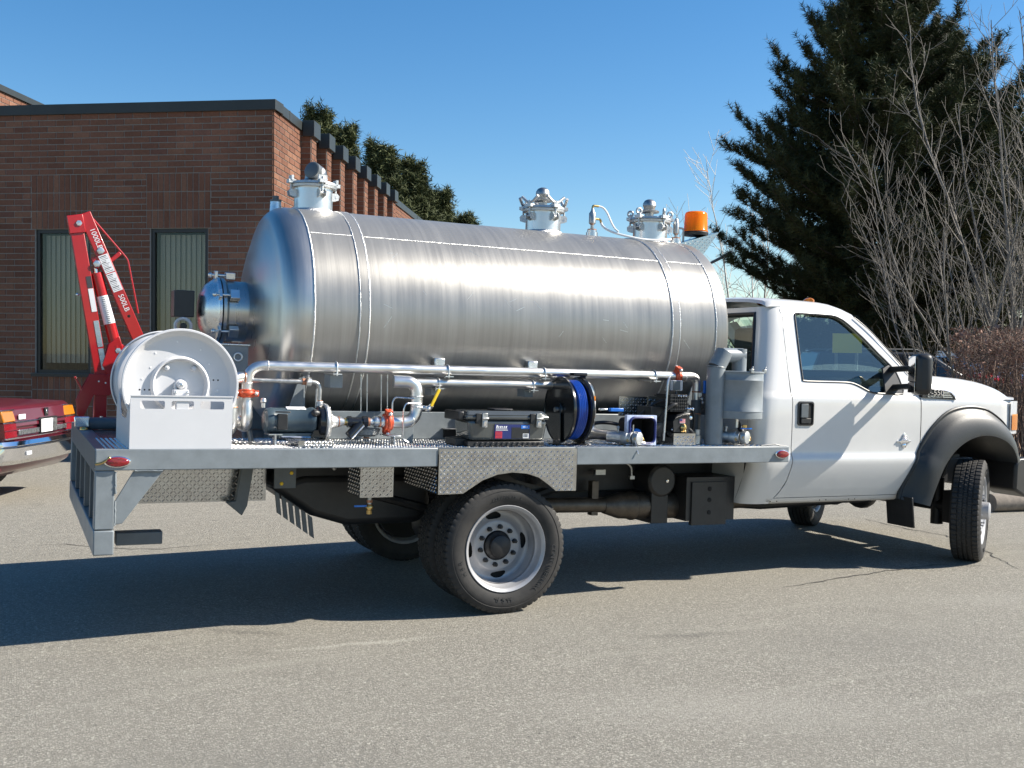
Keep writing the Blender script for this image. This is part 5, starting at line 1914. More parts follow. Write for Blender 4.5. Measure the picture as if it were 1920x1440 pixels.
k.m(0).lathe((1.93, -0.02, 2.50), (0, 0, 1), [(0, 0.042), (0.06, 0.042), (0.062, 0.034), (0.075, 0.034)], 20)
k.m(1).lathe((1.93, -0.02, 2.575), (0, 0, 1), [(0, 0.034), (0.008, 0.034)], 20)
k.m(2).lathe((1.93, -0.02, 2.583), (0, 0, 1), [(0, 0.012), (0.02, 0.012), (0.03, 0.022), (0.11, 0.024), (0.14, 0.014), (0.15, 0.01)], 12)
k.tube(fil([(1.93, -0.02, 2.66), (2.0, -0.02, 2.66), (2.0, -0.02, 2.55)], 0.02), 0.008, 8)
part(k, "relief_valve", [M['alu'], M['copper'], M['steel']], tank)
# small plugged nozzle by the rear edge of the shell
k = MB()
k.m(0).lathe((-1.21, 0.05, 2.45), (0, 0, 1), [(0, 0.052), (0.05, 0.04), (0.13, 0.036)], 20)
k.m(1).lathe((-1.21, 0.05, 2.58), (0, 0, 1), [(0, 0.04), (0.012, 0.04), (0.014, 0.022), (0.04, 0.022), (0.042, 0.0)], 6)
part(k, "plug_nozzle", [M['alu'], M['greyd']], tank)
# rear clean-out door
k = MB()
k.lathe((-1.34, 0, 1.83), (-1, 0, 0), [(-0.06, 0.199), (0.205, 0.199)], 64)
k.lathe((-1.34, 0, 1.83), (-1, 0, 0), [(0.2, 0.205), (0.215, 0.218), (0.235, 0.218), (0.24, 0.205)], 64)
cl = part(k, "clean_out_neck", M['head'], tank, ang=40)
P_, R_ = [], []
rg = random.Random(77)
for i in range(91):
    a = 2 * PI * i / 90
    P_.append((-1.36 + 0.012 * math.sin(a * 2), 0.203 * math.cos(a), 1.83 + 0.203 * math.sin(a)))
    R_.append(0.011 * rg.uniform(0.8, 1.2))
k = MB()
k.tube(P_, R_, 6)
part(k, "weld_seam", M['weld'], tank)
k = MB()
k.lathe((-1.585, 0, 1.83), (-1, 0, 0), [(0, 0.222), (0.018, 0.222), (0.028, 0.205), (0.075, 0.17), (0.11, 0.11), (0.12, 0)], 56)
door = part(k, "clean_out_door", M['alu'], TR, ang=35)
for q in range(6):
    a = q * PI / 3 + 0.62
    h = Vector((0, math.cos(a), math.sin(a)))
    t = Vector((0, -h.z, h.y))
    c = Vector((-1.55, 0, 1.83)) + h * 0.232
    b_ = MB()
    b_.obox(c + Vector((0.04, 0, 0)), (0.03, 0, 0), t * 0.032, h * 0.022)
    b_.cyl(c + Vector((0.06, 0, 0)), c + Vector((-0.08, 0, 0)), 0.009, n=8)
    b_.obox(c + Vector((-0.05, 0, 0)), (0.010, 0, 0), t * 0.03, h * 0.028)
    b_.sph(c + Vector((-0.085, 0, 0)), 0.016, 8, 6)
    b_.build("door_clamp", M['galv'], door, bevel=0.004)
k = MB()
k.m(0).box(-1.86, -1.735, -0.06, 0.10, 1.78, 1.95)
k.m(1).torus((-1.80, -0.05, 1.72), (0.4, 1, 0.2), 0.05, 0.012, 24, 8)
k.m(0).lathe((-1.80, -0.05, 1.72), (0, -1, 0), [(-0.02, 0.022), (0.02, 0.022)], 12)
part(k, "door_hinge", [M['black'], M['clear']], door, bevel=0.006)
# small rear pump-out box with shackle below the door
k = MB()
k.m(0).box(-1.66, -1.44, -0.335, -0.30, 1.44, 1.605)
k.m(1).box(-1.68, -1.43, -0.345, -0.28, 1.606, 1.616)
k.m(1).torus((-1.505, -0.345, 1.535), (0.2, 1, 0), 0.024, 0.007, 22, 8)
part(k, "shackle_plate", [M['grey'], M['alu']], bevel=0.003)
# beacon and its bracket
k = MB()
k.prism([(1.955, -0.07, 2.535), (2.30, -0.07, 2.645), (2.165, -0.07, 2.468), (2.05, -0.07, 2.45)], (0, 0.005, 0))
k.prism([(1.955, -0.07, 2.537), (2.30, -0.07, 2.645), (2.30, 0.10, 2.645), (1.955, 0.10, 2.537)], (0, 0, 0.004))
def inb(x, z):
    X, Z = 1.96 + x, 2.46 + z
    return Z < lerp([1.955, 2.3], [2.53, 2.638], X) and Z > lerp([1.955, 2.05, 2.165, 2.3], [2.535, 2.46, 2.478, 2.645], X)
k.lugs((1.96, -0.07, 2.46), (1, 0, 0), (0, 0, 1), (0, -1, 0), 0.34, 0.19, 0.022, inb, ln=0.0115, wd=0.0036, ht=0.0034)
part(k, "beacon_bracket", [M['plate'], M['lug']], tank, ang=0)
k = MB()
k.m(1).lathe((2.128, 0.0, 2.615), (0, 0, 1), [(0, 0.098), (0.022, 0.102), (0.03, 0.096)], 36)
k.m(0).lathe((2.128, 0.0, 2.645), (0, 0, 1), [(0, 0.097), (0.006, 0.099), (0.012, 0.094), (0.135, 0.089), (0.150, 0.084), (0.157, 0.074), (0.158, 0)], 40)
k.m(2).lathe((2.128, 0.0, 2.646), (0, 0, 1), [(0, 0.05), (0.02, 0.05), (0.022, 0.03), (0.06, 0.03)], 16)
k.obox((2.128, 0.01, 2.72), (0.04, 0.01, 0), (-0.002, 0.006, 0), (0, 0, 0.035))
k.m(2).sph((2.118, -0.02, 2.715), 0.018, 10, 8)
part(k, "beacon", [M['amber_b'], M['black'], M['steel']], tank)

# ---- cab -----------------------------------------------------------
def ysd(z):
    """Half width of the cab side at height z (near side is -Y)."""
    return lerp([0.56, 0.60, 0.68, 0.78, 0.85, 0.90, 0.925, 0.955, 1.0, 1.20, 1.345, 1.372, 1.395, 1.42, 2.0, 2.04],
                [0.872, 0.893, 0.931, 0.971, 0.993, 1.003, 1.000, 0.984, 0.982, 0.988, 0.986, 0.980, 0.966, 0.958, 0.784, 0.760], z)
seam_r = lambda z: lerp([0.60, 0.66, 0.74, 0.90, 1.38, 1.42, 2.03], [2.235, 2.285, 2.325, 2.345, 2.338, 2.338, 2.374], z)
seam_f = lambda z: lerp([0.60, 0.68, 0.75, 0.85, 1.04, 1.40], [3.455, 3.49, 3.525, 3.572, 3.598, 3.590], z)
xback = lambda z: lerp([0.56, 1.30, 1.50, 2.0, 2.06], [2.015, 2.045, 2.11, 2.235, 2.26], z)

def mir(P, s_):
    return [(p[0], p[1] * s_, p[2]) for p in P]
win_in = [(2.466, 1.492), (2.505, 1.487), (2.70, 1.487), (2.87, 1.487), (2.95, 1.478), (3.02, 1.452), (3.09, 1.422), (3.16, 1.411), (3.30, 1.408), (3.42, 1.410), (3.425, 1.47), (3.395, 1.565),
          (3.345, 1.628), (3.248, 1.712), (3.123, 1.828), (2.99, 1.932), (2.92, 1.972), (2.85, 1.988), (2.70, 1.990), (2.53, 1.990), (2.498, 1.985), (2.489, 1.95), (2.478, 1.75), (2.470, 1.60)]
win_out = [(2.341, 1.402), (2.44, 1.402), (2.70, 1.402), (2.87, 1.402), (2.95, 1.402), (3.02, 1.402), (3.09, 1.402), (3.16, 1.402), (3.30, 1.402), (3.50, 1.402), (3.575, 1.43), (3.50, 1.545),
           (3.425, 1.625), (3.315, 1.738), (3.195, 1.872), (3.07, 1.982), (2.98, 2.018), (2.88, 2.032), (2.70, 2.034), (2.52, 2.034), (2.374, 2.030), (2.371, 1.96), (2.358, 1.75), (2.348, 1.60)]
def smooth2(P, n=3):
    """Resample a polyline with a Catmull-Rom curve."""
    out = []
    for i in range(len(P) - 1):
        a, b, c, d = P[max(i - 1, 0)], P[i], P[i + 1], P[min(i + 2, len(P) - 1)]
        for q in range(n):
            t = q / n
            out.append(tuple(0.5 * (2 * b[j] + (c[j] - a[j]) * t + (2 * a[j] - 5 * b[j] + 4 * c[j] - d[j]) * t * t + (3 * b[j] - a[j] - 3 * c[j] + d[j]) * t ** 3) for j in (0, 1)))
    return out + [P[-1]]
win_in, win_out = smooth2(win_in + win_in[:1], 2)[:-1], smooth2(win_out + win_out[:1], 2)[:-1]
zrows = [0.63, 0.645, 0.66, 0.68, 0.70, 0.73, 0.76, 0.80, 0.84, 0.87, 0.895, 0.912, 0.928, 0.942, 0.956, 0.975, 1.0, 1.05, 1.1, 1.15, 1.2, 1.25, 1.3, 1.33, 1.352, 1.366, 1.379, 1.391, 1.402]
for s_ in (-1, 1):
    near = s_ == -1
    k = MB()
    rows = []
    for z in zrows:
        a, b = seam_r(z) + 0.004, seam_f(z) - 0.004
        rows.append([(a + (b - a) * t, s_ * ysd(z), z) for t in np.linspace(0, 1, 16)])
    k.grid(rows)
    k.strip([(x, s_ * ysd(z), z) for x, z in win_in], [(x, s_ * ysd(z), z) for x, z in win_out], closed=True)
    # turned-in edge of the window opening
    k.strip([(x, s_ * ysd(z), z) for x, z in win_in], [(x, s_ * (ysd(z) - 0.03), z) for x, z in win_in], closed=True)
    # turned-in door edges, so the shut lines read as gaps
    for fn, o in ((seam_r, 0.004), (seam_f, -0.004)):
        k.strip([(fn(z) + o, s_ * ysd(z), z) for z in zrows], [(fn(z) + o, s_ * (ysd(z) - 0.03), z) for z in zrows])
    dr = part(k, "door", M['white'], ang=30)
    for fn in (seam_r, seam_f):      # black strips standing in for the shade inside the shut lines
        k = MB()
        k.strip([(fn(z) - 0.012, s_ * (ysd(z) - 0.012), z) for z in zrows], [(fn(z) + 0.012, s_ * (ysd(z) - 0.012), z) for z in zrows])
        part(k, "seam_shade_strip", M['black'], dr, ang=0)
    for x in (2.24, 2.30, 2.70, 2.76, 2.98, 3.04) if near else ():
        k = MB()
        k.lathe((x, -(ysd(0.604) + 0.0005), 0.604), (0, -1, 0), [(0, 0.006), (0.001, 0)], 10)
        part(k, "drain_hole_shade", M['hole'], dr)  # flat dark discs paint the shade inside drain holes
    k = MB()
    gl = [(x, s_ * (ysd(z) - 0.022), z) for x, z in win_in]
    k.poly(gl)
    part(k, "window", M['cabglass'], dr, ang=0)
    k = MB()
    tr_ = [Vector((x, s_ * (ysd(z) + 0.001), z)) for x, z in win_in]
    k.tube(tr_ + [tr_[0]], 0.0075, 6)
    part(k, "weatherstrip", M['black'], dr)
    k = MB()     # sail panel of the mirror
    k.prism([(x, s_ * (ysd(z) - 0.012), z) for x, z in ((3.245, 1.408), (3.262, 1.60), (3.335, 1.632), (3.40, 1.560), (3.428, 1.47), (3.425, 1.408))], (0, s_ * 0.016, 0))
    part(k, "sail_panel", M['black'], dr, bevel=0.003)
    if near:
        k = MB()
        def rr(x0, x1, z0, z1, r, n=5):
            P_ = []
            for cx, cz, a0 in ((x1 - r, z1 - r, 0), (x0 + r, z1 - r, 90), (x0 + r, z0 + r, 180), (x1 - r, z0 + r, 270)):
                for i in range(n + 1):
                    a = math.radians(a0 + 90 * i / n)
                    P_.append((cx + r * math.cos(a), cz + r * math.sin(a)))
            return P_
        o1 = rr(2.385, 2.532, 1.163, 1.340, 0.022)
        o2 = rr(2.395, 2.522, 1.173, 1.330, 0.018)
        Y = -ysd(1.25)
        k.m(0).strip([(x, Y - 0.008, z) for x, z in o1], [(x, Y - 0.010, z) for x, z in o2], True)
        k.strip([(x, Y + 0.001, z) for x, z in o1], [(x, Y - 0.008, z) for x, z in o1], True)
        k.strip([(x, Y - 0.010, z) for x, z in o2], [(x, Y - 0.003, z) for x, z in o2], True)
        k.m(1).poly([(x, Y - 0.003, z) for x, z in o2])
        k.m(2).obox((2.440, Y - 0.012, 1.272), (0.032, 0, 0), (0, 0.006, 0), (0, 0, 0.050))
        k.m(0).obox((2.458, Y - 0.008, 1.198), (0.045, 0, 0), (0, 0.006, 0), (0, 0, 0.018))
        part(k, "door_handle", [M['black'], M['hole'], M['greyd']], dr, bevel=0.002)
        k = MB()     # chrome emblem: stacked oval plates with side wings
        Y = -ysd(1.05)
        e0 = Vector((3.425, Y, 1.046))
        k.lathe(e0, (0, -1, 0), [(0, 0.030), (0.008, 0.027), (0.012, 0.018), (0.013, 0)], 18)
        k.lathe(e0 + Vector((0.004, 0, -0.030)), (0, -1, 0), [(0, 0.022), (0.009, 0.02), (0.014, 0.010), (0.015, 0)], 16)
        for dz, w in ((0.040, 0.016), (0.028, 0.024), (0.014, 0.030)):
            k.obox(e0 + Vector((0.002, -0.006, dz)), (w, 0, 0), (0, 0.008, 0), (0, 0, 0.005))
        k.obox(e0 + Vector((0.0, -0.005, 0.0)), (0.068, 0, 0), (0, 0.006, 0), (0, 0, 0.0055))
        k.obox(e0 + Vector((-0.0, -0.007, 0.0)), (0.040, 0, 0), (0, 0.006, 0), (0, 0, 0.010))
        k.lathe(e0 + Vector((0.0, 0, 0.052)), (0, -1, 0), [(0, 0.012), (0.010, 0.009), (0.011, 0)], 10)
        part(k, "door_emblem", M['chrome'], dr, bevel=0.002)

k = MB()   # cab shell: corners, back, roof, pillars, sills
zc = [0.585, 0.60, 0.63, 0.68, 0.76, 0.84, 0.90, 0.925, 0.955, 1.0, 1.2, 1.345, 1.372, 1.395, 1.42, 1.52, 1.7, 1.85, 1.97, 2.03]
for s_ in (-1, 1):
    rows = []
    for z in zc:
        y = ysd(z)
        xb = xback(z)
        P_ = [(seam_r(z) - 0.004, y - 0.03), (seam_r(z) - 0.004, y), (xb + 0.16, y)]
        for i in range(1, 8):
            a = PI / 2 * i / 7
            P_.append((xb + 0.13 - 0.13 * math.sin(a), y - 0.10 + 0.10 * math.cos(a)))
        P_.append((xb, y - 0.125))
        rows.append([(x, s_ * yy, z) for x, yy in P_])
    k.grid(rows)
    # rocker under the door
    k.grid([[(x, s_ * (ysd(z) - o), z) for x in np.linspace(2.2, 3.50, 10)] for z, o in ((0.626, 0.03), (0.626, 0.0), (0.60, 0.0), (0.585, 0.015), (0.575, 0.06))])
# back wall below and above the rear window
k.grid([[(xback(z), y, z) for y in np.linspace(-(ysd(z) - 0.125), ysd(z) - 0.125, 9)] for z in (0.585, 0.8, 1.1, 1.3, 1.42, 1.50)])
k.grid([[(xback(z), y, z) for y in np.linspace(-(ysd(z) - 0.125), ysd(z) - 0.125, 9)] for z in (1.975, 2.0, 2.03)])
# roof skin
sec = [(1.0, 0.0), (1.0, 0.012), (0.985, 0.030), (0.95, 0.048), (0.88, 0.062), (0.7, 0.078), (0.4, 0.090), (0.0, 0.094)]
sec = [(f, h) for f, h in sec] + [(-f, h) for f, h in sec[-2::-1]]
rows = []
for x, zb_, drop in ((2.255, 2.028, 0.035), (2.275, 2.030, 0.012), (2.33, 2.032, 0.0), (2.6, 2.034, 0.0), (2.8, 2.034, 0.004), (2.88, 2.032, 0.012), (2.98, 2.018, 0.022), (3.07, 1.982, 0.022)):
    rows.append([(x + 0.10 * (1 - f * f) * (1 if x > 2.85 else 0), -f * ysd(zb_), zb_ + max(0, h - drop)) for f, h in sec])
k.grid(rows)
# A pillars
for s_ in (-1, 1):
    ap = [(3.07, 1.982), (3.195, 1.872), (3.315, 1.738), (3.425, 1.625), (3.50, 1.545), (3.575, 1.43), (3.66, 1.38)]
    k.grid([[(x, s_ * ysd(z), z), (x + 0.035 * f, s_ * (ysd(z) - 0.012), z + 0.022 * f), (x + 0.075 * f + 0.03 * (1 - f), s_ * (ysd(z) - 0.055), z + 0.028 * f + 0.012 * (1 - f))] for (x, z), f in zip(ap, (0.1, 0.5, 0.85, 1, 1, 1, 1))])
cab = part(k, "cab", M['white'], ang=35)
k = MB()
k.grid([[(xback(z) + 0.012, y, z) for y in np.linspace(-(ysd(z) - 0.125), ysd(z) - 0.125, 7)] for z in (1.495, 1.75, 1.98)])
part(k, "rear_window", M['cabglass'], ang=0)
k = MB()
P_ = [(1.498, -1), (1.498, 1), (1.978, 1), (1.978, -1)]
loop = []
for (z0, s0), (z1, s1) in zip(P_, P_[1:] + P_[:1]):
    for t in np.linspace(0, 1, 8, endpoint=False):
        z = z0 + (z1 - z0) * t
        f = s0 + (s1 - s0) * t
        loop.append(Vector((xback(z) - 0.002, f * (ysd(z) - 0.128), z)))
k.tube(loop + [loop[0]], 0.014, 6)
part(k, "rear_window_seal", M['black'])
k = MB()
ap = [(3.07, 1.985), (3.195, 1.88), (3.315, 1.75), (3.425, 1.637), (3.55, 1.50), (3.66, 1.395)]
k.grid([[(x + 0.075 + 0.10 * (1 - f * f), f * (ysd(z) - 0.055), z + 0.026) for f in np.linspace(-1, 1, 13)] for x, z in ap])
part(k, "windscreen", M['cabglass'], ang=60)
for y in (-0.58, 0.0, 0.58):
    k = MB()
    zt = 2.032 + (0.072 if y else 0.088)
    k.sph((2.80, y, zt), 0.03, 14, 8, (1.9, 1.0, 0.95))
    part(k, "roof_marker_light", M['ambl'])
k = MB()
k.tube(bez((3.06, -0.80, 1.985), (3.2, -0.83, 1.90), (3.35, -0.87, 1.74), (3.52, -0.92, 1.56)), 0.004, 5)
part(k, "windscreen_seal", M['black'])

# fenders, hood, flares, front
hz = 1.376
fl_out = [(3.43, 0.60), (3.475, 0.75), (3.545, 0.925), (3.62, 1.06), (3.725, 1.187), (3.86, 1.283), (4.015, 1.324), (4.17, 1.328), (4.31, 1.302), (4.45, 1.235), (4.56, 1.155), (4.64, 1.06), (4.69, 0.955), (4.705, 0.90)]
fl_in = [(3.615, 0.555), (3.655, 0.655), (3.74, 0.832), (3.80, 0.915), (3.88, 0.990), (3.99, 1.053), (4.11, 1.088), (4.215, 1.094), (4.32, 1.080), (4.415, 1.050), (4.485, 1.008), (4.535, 0.96), (4.565, 0.915), (4.575, 0.875)]
fl_out0 = fl_out
fl_out, fl_in = smooth2(fl_out), smooth2(fl_in)
def yfr(x):      # plan taper of the front end
    return lerp([3.5, 4.25, 4.5, 4.65, 4.78, 4.88], [0, 0.0, 0.012, 0.04, 0.10, 0.20], x)
for s_ in (-1, 1):
    near = s_ == -1
    k = MB()
    rows = []
    for x in [3.5, 3.53, 3.56, 3.594] + list(np.linspace(3.62, 4.62, 26)):
        zl = lerp([p[0] for p in fl_out[:19]], [p[1] for p in fl_out[:19]], x) if x < 4.01 else lerp([p[0] for p in fl_out[18:]], [p[1] for p in fl_out[18:]], x)
        zl -= 0.03
        col = []
        for t in (0, 0.15, 0.3, 0.45, 0.6, 0.72, 0.82, 0.90, 0.95, 0.98, 1.0):
            z = zl + (1.392 - zl) * t
            xx = max(x, seam_f(min(z, 1.40)) + 0.004) if x < 3.62 else x
            col.append((xx, s_ * (ysd(min(z, 1.392)) - yfr(x)), z))
        rows.append(col)
    k.grid(rows)
    part(k, "fender", M['white'], ang=40)
    k = MB()
    rows = []
    for i in range(len(fl_out)):
        (xo, zo), (xi, zi) = fl_out[i], fl_in[i]
        yo, yi = ysd(min(max(zo, 0.7), 1.3)) - yfr(xo), 0.99 - yfr(xi) * 0.9
        bul = 0.085
        def L_(t, dy):
            return (xo + (xi - xo) * t, s_ * (yo + (yi - yo) * t + dy), zo + (zi - zo) * t)
        rows.append([L_(0, -0.02), L_(0.0, 0.012), L_(0.035, 0.018), L_(0.09, 0.012), L_(0.13, 0.016), L_(0.26, 0.055), L_(0.45, 0.082), L_(0.7, 0.098), L_(0.9, 0.104), L_(0.985, 0.103), L_(1.0, 0.094), L_(1.0, 0.02), L_(1.01, -0.10)])
    k.grid(rows)
    part(k, "fender_flare", M['flare'], ang=50)
    k = MB()
    k.prism([(3.49, s_ * 0.78, 0.385), (3.46, s_ * 0.78, 0.62), (3.475, s_ * 0.78, 0.62), (3.505, s_ * 0.78, 0.385)], (0, s_ * 0.275, 0))
    part(k, "mud_flap", M['black'], bevel=0.004)
    # dark inner arch
    k = MB()
    k.strip([(x, s_ * 0.93, z) for x, z in fl_in], [(x, s_ * 0.45, z + 0.02) for x, z in fl_in])
    k.poly([(3.60, s_ * 0.46, 0.7), (3.60, s_ * 0.46, 1.2), (4.6, s_ * 0.46, 1.2), (4.6, s_ * 0.46, 0.86), (4.45, s_ * 0.46, 0.8), (3.9, s_ * 0.46, 0.8)])
    part(k, "arch_liner", M['black'], ang=60)
    # headlamp wrapping the corner: clear lens with amber corner
    def hl(u, z, d=0.0):
        P_ = [(4.585, 0.975), (4.66, 0.955), (4.73, 0.918), (4.79, 0.86), (4.85, 0.76), (4.90, 0.60)]
        uu = u * (len(P_) - 1)
        i = min(int(uu), len(P_) - 2)
        t = uu - i
        x = P_[i][0] + (P_[i + 1][0] - P_[i][0]) * t
        y = P_[i][1] + (P_[i + 1][1] - P_[i][1]) * t
        return (x + d, s_ * (y + d), z)
    k = MB()
    k.m(0).grid([[hl(u, z) for u in np.linspace(0, 1, 11)] for z in (1.105, 1.14, 1.235, 1.30, 1.355, 1.372)])
    k.m(1).grid([[hl(u, z, 0.006) for u in np.linspace(0.03, 0.34, 5)] for z in (1.135, 1.19, 1.265)])
    k.m(2).grid([[hl(u, z, 0.005) for u in (0.38, 0.44)] for z in (1.12, 1.36)])
    part(k, "headlight", [M['clear'], M['ambl'], M['chrome']], ang=50)
    # fender-top vent with model lettering
    k = MB()
    Y = s_ * 0.992
    vout = [(3.60, 1.388), (3.955, 1.374), (3.935, 1.402), (3.90, 1.428), (3.84, 1.444), (3.76, 1.452), (3.60, 1.458)]
    k.m(0).prism([(x, s_ * 0.955, z) for x, z in vout], (0, s_ * 0.034, 0))
    k.m(1).tube([(x, s_ * 0.990, z) for x, z in vout[1:]], 0.0055, 6)
    for q in range(4):
        k.m(2).obox((3.86 - q * 0.006, s_ * 0.990, 1.392 + q * 0.013), (0.052 - q * 0.006, 0, 0), (0, 0.003, 0), (0, 0, 0.0028))
    if near:
        X = Matrix(((1, 0, 0, 3.735), (0, 0, -1, -0.992), (0, 1, 0, 1.424), (0, 0, 0, 1)))
        k.m(1).text("F-550", 0.060, X @ Matrix.Diagonal((1.25, 1, 1, 1)), 0.003)
        X = Matrix(((1, 0, 0, 3.735), (0, 0, -1, -0.992), (0, 1, 0, 1.394), (0, 0, 0, 1)))
        k.m(2).text("SUPER DUTY", 0.022, X @ Matrix.Diagonal((1.4, 1, 1, 1)), 0.002)
    part(k, "fender_vent", [M['black'], M['chrome'], M['alu']], ang=30, recalc=False)
    # mirror, its glass turned in towards the driver
    mX = Matrix.Translation((3.30, s_ * 1.255, 0)) @ Matrix.Rotation(math.radians(32 * s_), 4, 'Z')
    k = MB()
    k.X = mX
    k.box(-0.065, 0.06, -0.118, 0.118, 1.412, 1.715)
    mh = part(k, "mirror", M['black'], bevel=0.045, seg=4)
    for z0, z1 in ((1.51, 1.695), (1.425, 1.50)):
        k = MB()
        k.X = mX
        k.box(-0.068, -0.0655, -0.10, 0.10, z0, z1)
        part(k, "mirror_glass", M['chrome'], mh, bevel=0.001)
    for z in (1.465, 1.60):
        k = MB()
        k.bar((3.36, s_ * (ysd(z) - 0.01), z - 0.005), (3.31, s_ * 1.21, z + 0.01), 0.06, 0.042)
        part(k, "mirror_arm", M['black'], mh, bevel=0.01)

k = MB()   # hood
top = lambda x: lerp([3.60, 3.91, 4.253, 4.45, 4.56, 4.66, 4.75, 4.80, 4.861, 4.92], [1.572, 1.562, 1.545, 1.525, 1.506, 1.485, 1.456, 1.436, 1.395, 1.33], x)
ys2 = [0.968, 0.963, 0.945, 0.91, 0.86, 0.80, 0.70, 0.55, 0.52, 0.48, 0.3, 0.0]
rows = []
for t in list(np.linspace(0, 0.8, 18)) + [0.85, 0.9, 0.94, 0.97, 0.99, 1.0]:
    row = []
    for f in ys2 + [-y for y in ys2[-2::-1]]:
        a = abs(f)
        xe = 4.94 - 0.32 * (a / 0.97) ** 4
        x = 3.62 + (xe - 3.62) * t
        xn = 3.62 + (4.94 - 3.62) * t
        tz = top(xn)
        edge = 1.397 - 0.014 * t
        pr_ = lerp([0.0, 0.3, 0.48, 0.52, 0.55, 0.70, 0.80, 0.86, 0.91, 0.945, 0.963, 0.968], [1.06, 1.05, 1.06, 1.055, 1.015, 1.0, 0.97, 0.88, 0.68, 0.36, 0.10, 0.0], a)
        row.append((x, f, edge + max(tz - edge, 0.02) * pr_))
    rows.append(row)
k.grid(rows)
part(k, "hood", M['white'], ang=45)
k = MB()
k.grid([[(3.60 + 0.02 * q, f * 0.95, 1.55 + (0.02 if q else -0.03)) for f in np.linspace(-1, 1, 9)] for q in range(3)])
k.box(3.60, 4.6, -0.93, -0.90, 1.30, 1.37)
k.box(3.60, 4.6, 0.90, 0.93, 1.30, 1.37)
part(k, "cowl", M['black'])
k = MB()
k.m(0).box(4.80, 4.90, -0.60, 0.60, 0.95, 1.36)
for z in (1.02, 1.15, 1.28):
    k.m(1).box(4.90, 4.93, -0.58, 0.58, z - 0.035, z + 0.035)
k.m(1).box(4.90, 4.94, -0.62, 0.62, 1.345, 1.385)
part(k, "grille", [M['black'], M['chrome']], bevel=0.01)
k = MB()
for s_ in (-1, 1):
    k.prism([(4.70, s_ * 0.95, 0.635), (4.70, s_ * 0.95, 0.86), (4.76, s_ * 0.955, 0.90), (4.98, s_ * 0.90, 0.90), (5.02, s_ * 0.88, 0.84), (5.0, s_ * 0.88, 0.60), (4.86, s_ * 0.93, 0.575)], (0, -s_ * 0.35, 0))
k.box(4.86, 5.03, -0.60, 0.60, 0.60, 0.88)
part(k, "front_bumper", M['black'], bevel=0.025, seg=3)
# cab interior
k = MB()
k.m(0).box(2.15, 3.55, -0.90, 0.90, 0.72, 0.80)
k.box(2.45, 3.0, -0.72, 0.72, 0.82, 1.10)
for y in (-0.42, 0.42):
    k.prism([(2.30, y - 0.25, 1.08), (2.50, y - 0.25, 1.05), (2.44, y - 0.25, 1.68), (2.32, y - 0.25, 1.70)], (0, 0.5, 0))
    k.box(2.31, 2.41, y - 0.13, y + 0.13, 1.70, 1.88)
k.m(1).prism([(3.18, -0.90, 1.36), (3.30, -0.90, 1.46), (3.62, -0.90, 1.46), (3.62, -0.90, 0.95), (3.30, -0.90, 1.0)], (0, 1.8, 0))
part(k, "seat", [M['seat'], M['black']], bevel=0.03)
k = MB()
k.torus((3.06, 0.40, 1.42), (-0.85, 0, 0.5), 0.19, 0.015, 32, 8)
k.cyl((3.06, 0.40, 1.42), (3.28, 0.40, 1.32), 0.04, n=10)
k.obox((3.06, 0.40, 1.42), (0.02, 0, 0.04), (0, 0.18, 0), (0.01, 0, 0.02))
part(k, "steering_wheel", M['black'])
k = MB()
for s_ in (-1, 1):
    k.box(2.30, 3.45, s_ * 0.935 - 0.02, s_ * 0.935 + 0.02, 0.75, 1.385)
k.grid([[(x, y, 2.02) for y in (-0.7, 0, 0.7)] for x in (2.3, 2.6, 3.0)])
part(k, "door_lining", M['seat'])

# ---- pipework along the near side ------------------------------------
YP = -0.85
k = MB()
k.m(0).tube(fil([(-1.545, YP, 1.17), (-1.545, YP, 1.487), (1.595, YP, 1.497), (1.595, YP, 1.38)], 0.105, 8), 0.0305, 18)
for x in (-1.43, 1.49):
    k.m(1).torus((x, YP, 1.488), (1, 0, 0), 0.030, 0.0035, 24, 6)
k.m(1).torus((-1.545, YP, 1.385), (0, 0, 1), 0.030, 0.0035, 24, 6)
part(k, "main_pipe", [M['galv'], M['weld']])
k = MB()
k.m(0).tube(fil([(-1.545, YP, 1.28), (-1.545, YP - 0.02, 1.13), (-1.545, YP + 0.20, 1.13), (-1.545, YP + 0.20, 1.3)], 0.08, 8), 0.034, 16)
k.m(0).tube(fil([(-1.53, YP + 0.015, 1.415), (-1.635, YP - 0.02, 1.415), (-1.635, YP - 0.03, 1.11), (-1.635, YP + 0.2, 1.11), (-1.635, YP + 0.2, 1.3)], 0.075, 8), 0.034, 16)
for z in (1.30, 1.245):
    k.m(1).torus((-1.635, YP - 0.028, z), (0, 0, 1), 0.034, 0.004, 22, 6)
k.m(1).torus((-1.545, YP, 1.19), (0, 0, 1), 0.034, 0.004, 22, 6)
k.m(1).torus((-1.56, YP, 1.415), (1, 0, 0), 0.034, 0.004, 22, 6)
part(k, "bend_pipe", [M['galv'], M['copper']])
